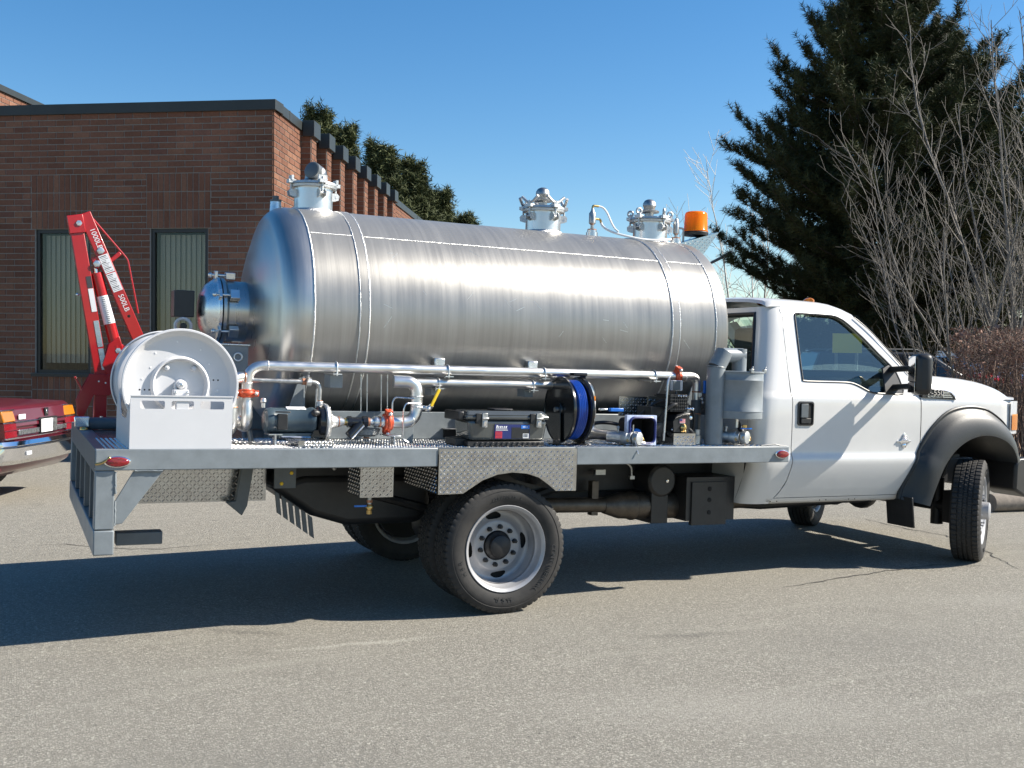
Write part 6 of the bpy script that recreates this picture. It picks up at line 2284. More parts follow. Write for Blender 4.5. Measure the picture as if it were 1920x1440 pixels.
def coupling(c, axis, R, L, bolt):
    c, axis, bolt = Vector(c), Vector(axis).normalized(), Vector(bolt).normalized()
    b_ = MB()
    b_.m(0).lathe(c - axis * (L / 2), axis, [(0, R), (0.003, R + 0.012), (L * 0.3, R + 0.013), (L * 0.38, R + 0.018), (L * 0.62, R + 0.018), (L * 0.7, R + 0.013), (L - 0.003, R + 0.012), (L, R)], 26)
    w = axis.cross(bolt)
    for s_ in (-1, 1):
        b_.m(0).obox(c + bolt * (s_ * (R + 0.020)), bolt * 0.017, axis * (L * 0.36), w * 0.022)
        b_.m(1).cyl(c + bolt * (s_ * (R + 0.024)) - w * 0.036, c + bolt * (s_ * (R + 0.024)) + w * 0.036, 0.0085, n=8)
        for q in (-1, 1):
            b_.m(1).sph(c + bolt * (s_ * (R + 0.024)) + w * (0.034 * q), 0.0125, 8, 6)
    return part(b_, "pipe_coupling", [M['orange'], M['galv']], bevel=0.002)
coupling((-1.545, YP, 1.325), (0, 0, 1), 0.031, 0.05, (1, -0.25, 0))
coupling((1.425, YP, 1.497), (1, 0, 0), 0.031, 0.05, (0, -0.4, 1))
coupling((-0.70, -0.90, 1.166), (1, 0, 0.02), 0.040, 0.055, (0, -0.35, 1))
def ubolt(x, y, z, r, drop=0.05):
    b_ = MB()
    P_ = [(x, y - r - 0.004, z - drop)] + [(x, y - (r + 0.004) * math.cos(a), z + (r + 0.004) * math.sin(a)) for a in np.linspace(0, PI, 12)] + [(x, y + r + 0.004, z - drop)]
    b_.tube(P_, 0.005, 6)
    b_.box(x - 0.028, x + 0.028, y - r - 0.018, y + 0.16, z - r - 0.012, z - r - 0.006)
    part(b_, "pipe_clamp", M['galv'])
for x in (-1.02, -0.30, 0.38, 1.235):
    ubolt(x, YP, 1.488 + 0.0032 * (x + 1.5), 0.0305)
for x in (-0.36, 0.30):
    ubolt(x, YP, 1.411, 0.026)
for bx in ((-1.045, -0.965, 0.03, 1.365, 1.444), (-0.385, -0.335, 0.04, 1.33, 1.44), (0.27, 0.33, 0.04, 1.33, 1.44)):
    k = MB()
    k.box(bx[0], bx[1], YP + bx[2], YP + 0.16, bx[3], bx[4])
    part(k, "pipe_bracket", M['grey'], bevel=0.003)
k = MB()     # second pipe with its drop to the pump line
k.m(0).tube(fil([(0.50, YP, 1.413), (-0.62, YP, 1.410), (-0.62, YP + 0.02, 1.410)], 0.02), 0.026, 16)
k.tube(fil([(-0.70, -0.90, 1.166), (-0.515, -0.90, 1.166), (-0.515, -0.895, 1.412), (-0.66, -0.875, 1.414)], 0.095, 8), 0.0385, 18)
for p_, a in (((-0.515, -0.90, 1.325), (0, 0, 1)), ((-0.545, -0.90, 1.175), (1, 0, 0)), ((-0.512, -0.90, 1.26), (0, 0, 1)), ((0.45, YP, 1.413), (1, 0, 0))):
    k.m(1).torus(p_, a, 0.0385 if p_[0] < 0 else 0.027, 0.0035, 24, 6)
part(k, "suction_pipe", [M['galv'], M['weld']])
k = MB()     # yellow-handled ball valve
k.m(0).tube(fil([(-0.50, -0.905, 1.255), (-0.44, -0.93, 1.255), (-0.43, -0.94, 1.275)], 0.02), 0.016, 10)
k.sph((-0.452, -0.935, 1.25), 0.021, 10, 8)
k.m(1).obox((-0.412, -0.95, 1.32), Vector((0.026, 0, 0.054)), (0.0085, 0, -0.004), (0, 0.006, 0))
k.m(0).obox((-0.443, -0.95, 1.262), Vector((0.009, 0, 0.02)), (0.006, 0, -0.003), (0, 0.003, 0))
part(k, "ball_valve", [M['galv'], M['yellow']], bevel=0.003)
k = MB()
k.prism([(-0.555, -0.80, ZD + 0.002), (-0.495, -0.80, ZD + 0.002), (-0.492, -0.80, 1.20), (-0.56, -0.80, 1.16), (-0.568, -0.80, 1.08)], (0, 0.01, 0))
part(k, "pipe_stand", M['grey'], bevel=0.002)
for q in ([(-0.50, -0.93, 1.28), (-0.60, -0.95, 1.285), (-0.615, -0.95, 1.25), (-0.615, -0.95, 1.06), (-0.58, -0.95, 1.045)], [(-0.50, -0.93, 1.31), (-0.655, -0.90, 1.318), (-0.672, -0.90, 1.29), (-0.672, -0.90, 1.20)]):
    k = MB()
    k.tube(fil(q, 0.025), 0.0055, 8)
    part(k, "sense_tube", M['alu'])
for x in (-0.845, -0.806, -0.715, -0.675):
    k = MB()
    k.tube([(x, -0.80, 1.455), (x + 0.006, -0.80, 1.22)], 0.004, 6)
    part(k, "support_wire", M['alu'])
# bypass line
k = MB()
k.m(0).tube(fil([(-1.535, YP, 1.402), (-1.115, YP, 1.398), (-1.115, YP, 1.27)], 0.05), 0.0145, 12)
k.m(1).cyl((-1.222, YP, 1.4), (-1.18, YP, 1.4), 0.022, n=6)
k.m(2).cyl((-1.20, YP - 0.005, 1.398), (-1.17, YP - 0.005, 1.398), 0.026, n=8)
k.m(0).cyl((-1.195, YP - 0.02, 1.40), (-1.195, YP - 0.045, 1.435), 0.008, n=8)
k.m(1).cyl((-1.115, YP, 1.29), (-1.115, YP, 1.265), 0.02, n=6)
k.m(0).tube([(-1.135, YP - 0.01, 1.36), (-1.137, YP - 0.01, 1.25)], 0.006, 6)
part(k, "bypass_pipe", [M['steel'], M['copper'], M['galv']])
# motor and pump
k = MB()
c = Vector((-1.455, -0.90, 1.172))
k.m(0).lathe(c, (1, 0, 0), [(0.0, 0.056), (0.012, 0.070), (0.045, 0.076), (0.05, 0.0735), (0.262, 0.0735), (0.268, 0.078), (0.29, 0.078), (0.30, 0.07)], 40)
k.m(1).obox(c + Vector((0.095, -0.070, -0.005)), (0.028, 0, 0), (0, 0.012, 0), (0, 0, 0.046))
k.obox(c + Vector((0.095, -0.078, 0.052)), (0.045, 0, 0), (0, 0.004, 0), (0, 0, 0.004))
k.m(2).obox(c + Vector((0.165, -0.02, 0.0722)), (0.04, 0, 0), (0, 0.02, 0.006), (0, 0, 0.003))
k.obox(c + Vector((0.22, -0.02, 0.0722)), (0.02, 0, 0), (0, 0.02, 0.006), (0, 0, 0.003))
k.m(3).lathe(c + Vector((0.0, 0.02, 0.07)), (0, 0, 1), [(0, 0.013), (0.03, 0.013), (0.035, 0.02), (0.055, 0.016), (0.06, 0)], 12)
k.m(1).lathe(c + Vector((0.265, -0.06, 0.045)), (1, 0, 0), [(0, 0.012), (0.012, 0.024), (0.03, 0.024), (0.05, 0.012)], 14)
k.m(0).box(-1.41, -1.17, -0.945, -0.845, 1.075, 1.10)
part(k, "pump_motor", [M['motor'], M['black'], M['sticker'], M['galv']], bevel=0.003)
k = MB()
k.m(0).lathe((-1.155, -0.90, 1.165), (1, 0, 0), [(0, 0.06), (0.02, 0.095), (0.05, 0.098)], 36)
k.m(1).lathe((-1.105, -0.90, 1.165), (1, 0, 0), [(0, 0.104), (0.006, 0.110), (0.020, 0.108), (0.038, 0.085), (0.046, 0.05), (0.07, 0.036), (0.085, 0.036)], 40)
for q in range(8):
    a = q * PI / 4 + 0.3
    k.m(1).obox((-1.085, -0.90 + 0.085 * math.cos(a), 1.165 + 0.085 * math.sin(a)), (0.018, 0, 0), (0, 0.008, 0), (0, 0, 0.008))
k.m(1).cyl((-1.115, YP, 1.235), (-1.115, YP, 1.285), 0.024, n=14)
k.m(0).prism([(-1.19, -0.96, 1.072), (-1.08, -0.96, 1.072), (-1.10, -0.96, 1.12), (-1.17, -0.96, 1.12)], (0, 0.12, 0))
part(k, "pump", [M['blackg'], M['cast']], bevel=0.003)
k = MB()
k.box(-1.30, -1.098, -1.12, -0.86, ZD + 0.003, 1.068)
k.lugs((-1.268, -1.12, ZD + 0.006), (1, 0, 0), (0, 0, 1), (0, -1, 0), 0.17, 0.034, 0.0165, ln=0.013, wd=0.0045, ht=0.003)
part(k, "pump_base", [M['plate'], M['lug']], ang=0)
k = MB()
k.box(-1.405, -1.395, -0.98, -0.92, ZD + 0.003, 1.09)
k.box(-1.44, -1.36, -0.98, -0.86, 1.09, 1.096)
k.tube([(-1.36, -0.95, 1.078), (-1.14, -0.95, 1.074)], 0.005, 6)
part(k, "motor_stand", M['alu'])
k = MB()
k.tube(bez((-1.56, -0.78, 1.17), (-1.53, -0.80, 1.14), (-1.512, -0.82, 1.10), (-1.508, -0.82, ZD + 0.01)), 0.016, 10)
part(k, "drain_hose", M['greyd'])
k = MB()     # fittings between pump and coupling
o = Vector((-1.02, -0.90, 1.166))
k.m(0).cyl(o, o + Vector((0.03, 0, 0)), 0.03, n=14)
k.m(1).cyl(o + Vector((0.008, 0, 0)), o + Vector((0.014, 0, 0)), 0.032, n=14)
k.m(0).cyl(o + Vector((0.03, 0, 0)), o + Vector((0.075, 0, 0)), 0.021, n=14)
k.m(3).cyl(o + Vector((0.045, 0, 0)), o + Vector((0.062, 0, 0)), 0.0225, n=14)
k.m(2).cyl(o + Vector((0.065, 0, 0.0)), o + Vector((0.185, 0, 0)), 0.027, n=16)
k.cyl(o + Vector((0.065, 0, 0.0)), o + Vector((0.09, 0, 0)), 0.034, n=8)
k.cyl(o + Vector((0.16, 0, 0.0)), o + Vector((0.19, 0, 0)), 0.035, n=8)
k.cyl(o + Vector((0.15, -0.005, -0.01)), o + Vector((0.075, -0.02, -0.085)), 0.030, n=14)
k.m(0).cyl(o + Vector((0.16, -0.033, -0.022)), o + Vector((0.085, -0.045, -0.098)), 0.006, n=8)
k.m(1).cyl(o + Vector((0.19, 0, 0)), o + Vector((0.205, 0, 0)), 0.026, n=14)
k.m(0).cyl(o + Vector((0.205, 0, 0)), o + Vector((0.235, 0, 0)), 0.022, n=14)
k.m(0).lathe(o + Vector((0.23, 0, 0)), (1, 0, 0), [(0, 0.032), (0.008, 0.036), (0.02, 0.036), (0.022, 0.03), (0.05, 0.032), (0.055, 0.037), (0.085, 0.037)], 20)
k.m(1).cyl(o + Vector((0.262, 0, 0)), o + Vector((0.272, 0, 0)), 0.034, n=18)
part(k, "pipe_fitting", [M['galv'], M['copper'], M['blackg'], M['brass']])
k = MB()
k.m(0).lathe((-0.80, -0.80, 1.04), (0, 0, 1), [(0, 0.012), (0.03, 0.014), (0.032, 0.05), (0.045, 0.075), (0.075, 0.085), (0.082, 0.08)], 26)
k.m(1).cyl((-0.80, -0.80, 1.06), (-0.80, -0.80, 1.065), 0.02, n=12)
part(k, "drip_funnel", [M['grey'], M['copper']])
k = MB()
k.box(-0.700, -0.693, -1.03, -0.96, ZD + 0.003, 1.085)
k.box(-0.735, -0.655, -1.03, -0.86, 1.085, 1.092)
part(k, "pipe_stand", M['alu'], bevel=0.002)

# front cluster ---------------------------------------------------------
k = MB()     # suction riser with warning band and blue lever
k.m(0).tube(fil([(0.62, -0.80, 1.418), (0.765, -0.80, 1.415), (0.765, -0.80, 1.09), (0.93, -1.08, 1.085)], 0.075, 7), 0.036, 18)
k.m(1).cyl((0.765, -0.80, 1.315), (0.765, -0.80, 1.345), 0.039, n=18)
k.m(2).cyl((0.765, -0.80, 1.262), (0.765, -0.80, 1.312), 0.0385, n=18)
k.m(3).cyl((0.765, -0.80, 1.20), (0.765, -0.80, 1.212), 0.039, n=18)
k.m(0).cyl((0.765, -0.80, 1.212), (0.765, -0.80, 1.258), 0.044, n=10)
part(k, "riser_pipe", [M['galv'], M['ambl'], M['sticker'], M['copper']])
k = MB()
k.m(0).obox((0.835, -0.86, 1.257), (0.03, 0, 0), (0, 0.012, 0), (0, 0, 0.008))
k.m(1).obox((0.925, -0.88, 1.256), (0.052, 0, 0), (0, 0.016, 0), (0, 0, 0.012))
part(k, "valve_lever", [M['alu'], M['blue']], bevel=0.004)
def camlock(x, y, z, label=None, left=True):
    b_ = MB()
    b_.m(0).cyl((x - 0.13, y + 0.14, z + 0.004), (x - 0.03, y + 0.045, z), 0.036, n=18)
    b_.lathe((x - 0.06, y + 0.06, z), (0.55, -0.8, 0), [(0, 0.042), (0.02, 0.045), (0.04, 0.042), (0.042, 0.038), (0.07, 0.038)], 20)
    b_.lathe((x, y, z), (0.45, -0.88, 0), [(0, 0.046), (0.01, 0.047), (0.035, 0.043), (0.037, 0.036), (0.038, 0)], 24)
    b_.m(1)
    for s_ in (-1, 1):
        b_.obox((x + s_ * 0.048, y + 0.01, z - 0.004), (0.008, 0, 0), (0, 0.022, 0), (0, 0, 0.012))
        b_.torus((x + s_ * 0.058, y - 0.005, z - 0.012), (0, 1, 0), 0.009, 0.003, 12, 6)
    b_.obox((x - 0.02, y - 0.04, z + 0.002), (0.012, 0, 0), (0, 0.004, 0), (0, 0, 0.008))
    b_.m(0).cyl((x - 0.085, y + 0.08, z + 0.035), (x - 0.085, y + 0.08, z + 0.062), 0.009, n=8)
    b_.sph((x - 0.085, y + 0.08, z + 0.066), 0.012, 8, 6)
    part(b_, "cam_lock_cap", [M['cast'], M['brass']], bevel=0.001)
camlock(0.935, -1.12, 1.080)
k = MB()
k.tube(bez((0.91, -1.15, 1.075), (0.90, -1.20, 1.03), (0.885, -1.235, 1.0), (0.895, -1.232, 0.985)), 0.0035, 6)
part(k, "cap_chain", M['alu'])
k = MB()
k.obox((0.965, -0.98, 1.134), (0.055, 0, 0), (0, 0.010, 0), (0, 0, 0.0055))
part(k, "valve_lever", M['blue'], bevel=0.003)
# hose box: film-covered frame round a dark opening
k = MB()
def rrect(x0, x1, z0, z1, r, y, n=5):
    P_ = []
    for cx, cz, a0 in ((x1 - r, z1 - r, 0), (x0 + r, z1 - r, 90), (x0 + r, z0 + r, 180), (x1 - r, z0 + r, 270)):
        for i in range(n + 1):
            a = math.radians(a0 + 90 * i / n)
            P_.append((cx + r * math.cos(a), y, cz + r * math.sin(a)))
    return P_
yo = -1.10
A_ = rrect(0.880, 1.110, ZD + 0.004, 1.232, 0.004, yo)
B_ = rrect(0.905, 1.092, ZD + 0.022, 1.212, 0.035, yo - 0.002)
k.m(0).strip(A_, B_, True)
k.strip(A_, [(x, y + 0.03, z) for x, y, z in A_], True)
k.m(1).strip(B_, [(x, y + 0.15, z) for x, y, z in B_], True)
k.poly([(x, y + 0.15, z) for x, y, z in B_])
C_ = rrect(0.900, 1.097, ZD + 0.017, 1.217, 0.038, yo - 0.005)
k.m(2).tube([Vector(p) for p in C_] + [Vector(C_[0])], 0.008, 6)
k.m(3).tube(fil([(0.925, yo - 0.008, 1.17), (0.925, yo - 0.008, 1.06), (1.02, yo - 0.008, 1.05)], 0.02), 0.005, 6)
k.m(4).lathe((0.985, yo + 0.06, 1.105), (0, -1, 0), [(0, 0.038), (0.02, 0.036), (0.03, 0.025), (0.032, 0)], 20)
part(k, "hose_box", [M['ltblue'], M['hole'], M['navy'], M['alu'], M['blue']])
k = MB()
k.box(1.02, 1.30, -0.755, -0.75, 1.21, 1.345)
k.lugs((1.02, -0.755, 1.212), (1, 0, 0), (0, 0, 1), (0, -1, 0), 0.28, 0.13, 0.021, ln=0.011, wd=0.0034)
k.box(1.19, 1.335, -0.86, -0.855, 1.292, 1.352)
k.lugs((1.19, -0.86, 1.295), (1, 0, 0), (0, 0, 1), (0, -1, 0), 0.145, 0.055, 0.021, ln=0.011, wd=0.0034)
part(k, "tread_plate_shield", [M['plate'], M['lug']], ang=0)
for q, r_ in (([(0.70, -0.70, 1.05), (0.80, -0.72, 1.20), (1.0, -0.70, 1.18), (1.16, -0.82, 1.10)], 0.013), ([(1.10, -0.80, 1.05), (1.02, -0.86, 1.16), (1.20, -0.90, 1.34), (1.30, -0.98, 1.34)], 0.011),
              ([(0.66, -0.86, 1.04), (0.72, -0.94, 1.10), (0.84, -0.98, 1.06), (0.90, -0.98, 1.045)], 0.010), ([(1.46, -0.98, 1.05), (1.50, -1.02, 1.20), (1.47, -1.0, 1.30), (1.42, -0.98, 1.30)], 0.010)):
    k = MB()
    k.tube(bez(*q), r_, 8)
    part(k, "hydraulic_hose", M['black'])
k = MB()
k.lathe((1.50, -1.0, ZD + 0.003), (0, 0, 1), [(0, 0.034), (0.06, 0.034), (0.065, 0.028), (0.10, 0.028), (0.102, 0.0)], 18)
part(k, "oil_filter", M['steel'])
# compressor pump: black block, ribs, fittings
k = MB()
k.m(0).box(1.255, 1.385, -1.04, -0.86, 1.255, 1.372)
for q in range(5):
    k.box(1.245, 1.395, -1.05, -0.85, 1.268 + q * 0.022, 1.276 + q * 0.022)
k.prism([(1.275, -1.06, 1.118), (1.405, -1.06, 1.118), (1.40, -1.06, 1.235), (1.365, -1.06, 1.252), (1.30, -1.06, 1.235), (1.268, -1.06, 1.19)], (0, 0.24, 0))
k.box(1.14, 1.255, -0.98, -0.80, 1.04, 1.285)
k.lathe((1.20, -0.985, 1.13), (0, -1, 0), [(0, 0.055), (0.02, 0.05), (0.025, 0)], 20)
k.tube(bez((1.28, -1.065, 1.215), (1.31, -1.07, 1.235), (1.35, -1.07, 1.24), (1.395, -1.065, 1.243)), 0.007, 6)
for q in range(7):
    k.cyl((1.285 + q * 0.016, -1.048, 1.255), (1.285 + q * 0.016, -1.048, 1.372), 0.004, n=6)
k.tube(bez((1.20, -0.99, 1.20), (1.18, -1.06, 1.26), (1.27, -1.08, 1.33), (1.30, -1.05, 1.30)), 0.011, 8)
k.tube(bez((1.40, -1.05, 1.14), (1.45, -1.08, 1.10), (1.48, -1.0, 1.06), (1.50, -0.95, 1.04)), 0.012, 8)
k.m(1).lathe((1.348, -1.062, 1.150), (0, -1, 0), [(0, 0.022), (0.008, 0.024), (0.016, 0.018), (0.024, 0.012), (0.026, 0)], 14)
k.cyl((1.33, -1.06, 1.125), (1.37, -1.06, 1.125), 0.008, n=8)
k.m(2).cyl((1.375, -1.04, 1.278), (1.425, -1.05, 1.275), 0.008, n=8)
k.sph((1.428, -1.05, 1.275), 0.013, 10, 8)
k.lathe((1.41, -1.05, 1.215), (0, -1, 0), [(0, 0.016), (0.01, 0.012), (0.012, 0)], 10)
for p_ in ((1.375, 1.15), (1.395, 1.16), (1.40, 1.12), (1.265, 1.135), (1.33, 1.362), (1.35, 1.362), (1.37, 1.362), (1.31, 1.362)):
    k.sph((p_[0], -1.052, p_[1]), 0.0075, 8, 6)
k.m(3).box(1.318, 1.362, -1.064, -1.061, 1.178, 1.208)
k.m(4).box(1.318, 1.338, -1.0655, -1.0645, 1.193, 1.208)
for q in range(4):
    k.m(5).box(1.339 if q < 2 else 1.318, 1.362, -1.0655, -1.0645, 1.2045 - q * 0.0075, 1.2078 - q * 0.0075)
part(k, "compressor", [M['black'], M['brass'], M['chrome'], M['sticker'], M['navy'], M['redp']], bevel=0.003)
k = MB()
k.box(1.249, 1.424, -1.10, -0.90, ZD + 0.003, 1.112)
k.lugs((1.252, -1.10, ZD + 0.006), (1, 0, 0), (0, 0, 1), (0, -1, 0), 0.172, 0.074, 0.0205, ln=0.0125, wd=0.004, ht=0.0025)
part(k, "compressor_base", [M['plate'], M['lug']], ang=0)
k = MB()
k.tube(fil([(1.195, -1.06, ZD + 0.03), (1.215, -1.06, 1.47), (1.262, -1.02, 1.50), (1.272, -0.98, 1.44), (1.268, -0.95, 1.40)], 0.04, 6), 0.0075, 8)
part(k, "breather_tube", M['alu'])
k = MB()
k.m(0).obox((1.375, -0.92, 1.432), (0.042, 0, 0), (0, 0.02, 0), (0, 0, 0.036))
k.m(1).obox((1.364, -0.943, 1.432), (0.030, 0, 0), (0, 0.003, 0), (0, 0, 0.032))
k.m(1).cyl((1.378, -0.92, 1.40), (1.378, -0.92, 1.37), 0.007, n=8)
part(k, "gauge_box", [M['clear'], M['greyd']], bevel=0.004)
k = MB()
k.m(0).tube([(1.595, YP, 1.40), (1.595, YP, 1.33)], 0.0305, 16)
k.m(1).cyl((1.595, YP, 1.385), (1.595, YP, 1.395), 0.033, n=18)
k.cyl((1.592, YP, 1.232), (1.592, YP, 1.24), 0.039, n=18)
k.m(2).tube([(1.595, YP, 1.33), (1.590, YP, 1.06)], 0.037, 16)
k.tube([(1.585, YP, 1.06), (1.47, YP + 0.02, 1.055)], 0.03, 12)
k.m(3).obox((1.632, YP - 0.05, 1.425), (0.012, 0, 0), (0, 0.01, 0), (0, 0, 0.045))
k.m(4).sph((1.618, YP - 0.04, 1.34), 0.015, 8, 6)
k.sph((1.622, YP - 0.04, 1.315), 0.012, 8, 6)
k.obox((1.615, YP - 0.04, 1.37), (0.016, 0, 0), (0, 0.012, 0), (0, 0, 0.016))
part(k, "down_pipe", [M['galv'], M['copper'], M['greyd'], M['blue'], M['galv']], bevel=0.003)
# air duct and filter can
def can(k_, c, r, z0, z1):
    k_.lathe((c[0], c[1], 0), (0, 0, 1), [(z0, r - 0.004), (z0 + 0.004, r), (z0 + 0.048, r), (z0 + 0.051, r + 0.003), (z0 + 0.056, r + 0.003), (z0 + 0.06, r), (z1 - 0.07, r), (z1 - 0.066, r + 0.003), (z1 - 0.061, r + 0.003), (z1 - 0.057, r), (z1 - 0.014, r), (z1 - 0.012, r + 0.005), (z1 - 0.003, r + 0.005), (z1, r)], 56)
k = MB()
can(k, (1.825, -1.02), 0.172, 1.214, 1.545)
fc = part(k, "air_filter", M['grey'], ang=40)
k = MB()
for a in (-1.7, -0.6, 0.9, 2.4):
    c = Vector((1.825 + 0.176 * math.cos(a), -1.02 + 0.176 * math.sin(a), 1.548))
    k.obox(c, (0.012, 0, 0), (0, 0.012, 0), (0, 0, 0.014))
    k.cyl(c + Vector((0, 0, 0.01)), c + Vector((0.012, 0, 0.03)), 0.006, n=8)
part(k, "lid_clamp", M['steel'], fc, bevel=0.002)
k = MB()
k.tube([(1.622, -1.03, ZD + 0.003), (1.622, -1.03, 1.30), (1.626, -1.03, 1.50), (1.628, -1.03, 1.565)], [0.062, 0.062, 0.0625, 0.062], 28)
k.torus((1.628, -1.03, 1.568), (0.1, 0, 1), 0.062, 0.004, 32, 6)
k.tube([(1.628, -1.03, 1.565), (1.690, -1.03, 1.672)], 0.061, 28)
k.tube([(1.672, -1.03, 1.652), (1.850, -1.02, 1.655)], 0.050, 28)
k.tube([(1.828, -1.02, 1.700), (1.828, -1.02, 1.54)], 0.050, 28)
part(k, "air_duct", M['grey'], ang=50)
k = MB()
k.m(0).cyl((1.80, -1.05, 1.215), (1.80, -1.05, 1.15), 0.012, n=10)
k.m(1).cyl((1.845, -1.08, 1.14), (1.845, -1.08, 1.17), 0.018, n=10)
k.m(2).obox((1.845, -1.10, 1.147), (0.045, 0, 0), (0, 0.008, 0), (0, 0, 0.004))
k.m(0).lathe((1.70, -0.98, 1.085), (1, -0.6, 0), [(0, 0.045), (0.09, 0.045), (0.10, 0.052), (0.125, 0.052)], 20)
part(k, "filter_drain", [M['galv'], M['brass'], M['blue']])
camlock(1.800, -1.125, 1.088)
k = MB()
k.tube(bez((1.87, -1.0, 1.05), (1.93, -0.98, 1.06), (1.93, -0.95, 1.12), (1.90, -0.92, 1.18)), 0.02, 10)
part(k, "drain_hose", M['black'])
# rear cross pipe with brass cap at the tail
k = MB()
k.m(0).cyl((-2.34, 0.40, 1.07), (-2.02, 0.40, 1.07), 0.040, n=18)
k.m(1).lathe((-2.36, 0.40, 1.07), (-1, 0, 0), [(-0.06, 0.038), (0, 0.042), (0.012, 0.03), (0.02, 0.02)], 16)
k.m(2).obox((-2.365, 0.37, 1.082), (0.045, 0, 0), (0, 0.03, 0), (0, 0, 0.035))
k.m(1).sph((-2.35, 0.36, 1.03), 0.028, 10, 8)
part(k, "discharge_pipe", [M['greyd'], M['brass'], M['chrome']], bevel=0.006)

# ================================================================== THINGS CARRIED ON THE DECK
# ---- white hose reel ---------------------------------------------------
ro = (-1.954, -0.80, ZD)
RL = thing("white_hose_reel", "big white empty hose reel in a white bracket at the deck's rear corner", "hose reel", ro, body=True)
def reel_disc(yf, s_):
    """Pressed disc; s_=-1 faces the camera."""
    b_ = MB()
    pr = [(0.0, 0.300), (-0.012, 0.306), (-0.022, 0.303), (-0.022, 0.294), (0.0, 0.286), (0.022, 0.266), (0.026, 0.25), (0.026, 0.158), (0.008, 0.150), (0.004, 0.144), (0.010, 0.138), (0.045, 0.130), (0.050, 0.12), (0.050, 0.0)]
    b_.lathe((-1.954, yf, 1.372), (0, 1, 0), [(h * -s_, r) for h, r in pr], 96, cap=False)
    return b_
k = reel_disc(-1.12, -1)
k.m(1)
for a, r in ((62, 0.22), (95, 0.235), (128, 0.215), (38, 0.19), (150, 0.18), (172, 0.2), (-8, 0.2)):
    k.lathe((-1.954 + r * math.cos(math.radians(a)), -1.094, 1.372 + r * math.sin(math.radians(a))), (0, -1, 0), [(0, 0.0055), (0.002, 0.005), (0.0025, 0)], 8)
k.m(2)
for i in range(9):
    a = math.radians(20 + i * 40)
    k.lathe((-1.954 + 0.062 * math.cos(a), -1.0705, 1.372 + 0.062 * math.sin(a)), (0, -1, 0), [(0, 0.0055), (0.001, 0)], 8)
for x in (-0.255, -0.225, -0.195, 0.215, 0.245):
    k.lathe((-1.954 + x * 0.82, -1.0945, 1.372 + (0.03 if x > 0 else -0.03)), (0, -1, 0), [(0, 0.005), (0.001, 0)], 8)
part(k, "disc", [M['powder'], M['sticker'], M['hole']], RL, ang=28)
part(reel_disc(-0.44, 1), "disc", M['powder'], RL, ang=28)
k = MB()
k.cyl((-1.954, -1.075, 1.372), (-1.954, -0.485, 1.372), 0.13, n=40)
part(k, "drum", M['powder'], RL)
k = MB()
k.m(0).lathe((-1.954, -1.07, 1.372), (0, -1, 0), [(0, 0.03), (0.03, 0.03), (0.032, 0.022), (0.06, 0.022), (0.062, 0.014), (0.075, 0.014), (0.076, 0)], 20)
k.m(0).box(-1.995, -1.915, -1.15, -1.075, 1.315, 1.347)
k.torus((-1.954, -1.11, 1.365), (0, 1, 0), 0.028, 0.008, 24, 8)
k.m(1).lathe((-1.954, -1.13, 1.372), (0, -1, 0), [(0, 0.013), (0.018, 0.013), (0.02, 0)], 6)
for sx in (-1, 1):
    k.m(1).lathe((-1.954 + sx * 0.03, -1.152, 1.331), (0, -1, 0), [(0, 0.009), (0.008, 0.009), (0.009, 0)], 6)
part(k, "hub_bearing", [M['powder'], M['alu']], RL, bevel=0.003)
for a in (128, 52):
    k = MB()
    c = Vector((-1.954 + 0.115 * math.cos(math.radians(a)), -1.07, 1.372 + 0.115 * math.sin(math.radians(a))))
    k.lathe(c, (0, -1, 0), [(0, 0.017), (0.03, 0.013), (0.034, 0)], 14)
    part(k, "disc_boss", M['powder'], RL)
k = MB()      # bracket: front sheet with three slots, side sheets, back sheet
X0, X1, Z0, Z1 = -2.219, -1.690, ZD + 0.002, 1.311
fy = -1.203
slots = [(-2.17, -2.045, 1.245, 1.288), (-2.01, -1.895, 1.245, 1.288), (-1.86, -1.735, 1.245, 1.288)]
zz_ = [Z0, 1.245, 1.288, Z1]
k.m(0)
k.box(X0, X1, fy, fy + 0.005, Z0, 1.2449)
k.box(X0, X1, fy, fy + 0.005, 1.2881, Z1)
xs_ = [X0] + [v for s__ in slots for v in s__[:2]] + [X1]
for i in range(0, len(xs_), 2):
    k.box(xs_[i], xs_[i + 1], fy, fy + 0.005, 1.2450, 1.2880)
# rounded slot ends
for s__ in slots:
    for cx, sg in ((s__[0], 1), (s__[1], -1)):
        for cz, sz in ((1.245, 1), (1.288, -1)):
            k.prism([(cx, fy, cz), (cx + sg * 0.008, fy, cz), (cx + sg * 0.0025, fy, cz + sz * 0.0025), (cx, fy, cz + sz * 0.008)], (0, 0.005, 0))
k.box(X0 - 0.004, X1 + 0.004, fy - 0.004, fy + 0.010, Z1, Z1 + 0.006)
part(k, "front_plate", M['powder'], RL, ang=0)
k = MB()
for x in (X0, X1 - 0.005):
    k.prism([(x, fy + 0.0055, Z0), (x, -0.42, Z0), (x, -0.42, 1.28), (x, -0.55, 1.31), (x, -0.70, 1.18), (x, -0.98, 1.18), (x, fy + 0.0055, Z1)], (0.005, 0, 0))
k.box(X0 + 0.006, X1 - 0.006, -0.425, -0.42, Z0, 1.25)
k.box(-1.985, -1.92, -1.197, -1.14, 1.20, 1.314)
k.box(X0 + 0.006, X1 - 0.006, -1.19, -1.02, 1.165, 1.17)
part(k, "side_plate", M['powder'], RL, ang=0, bevel=0.002)

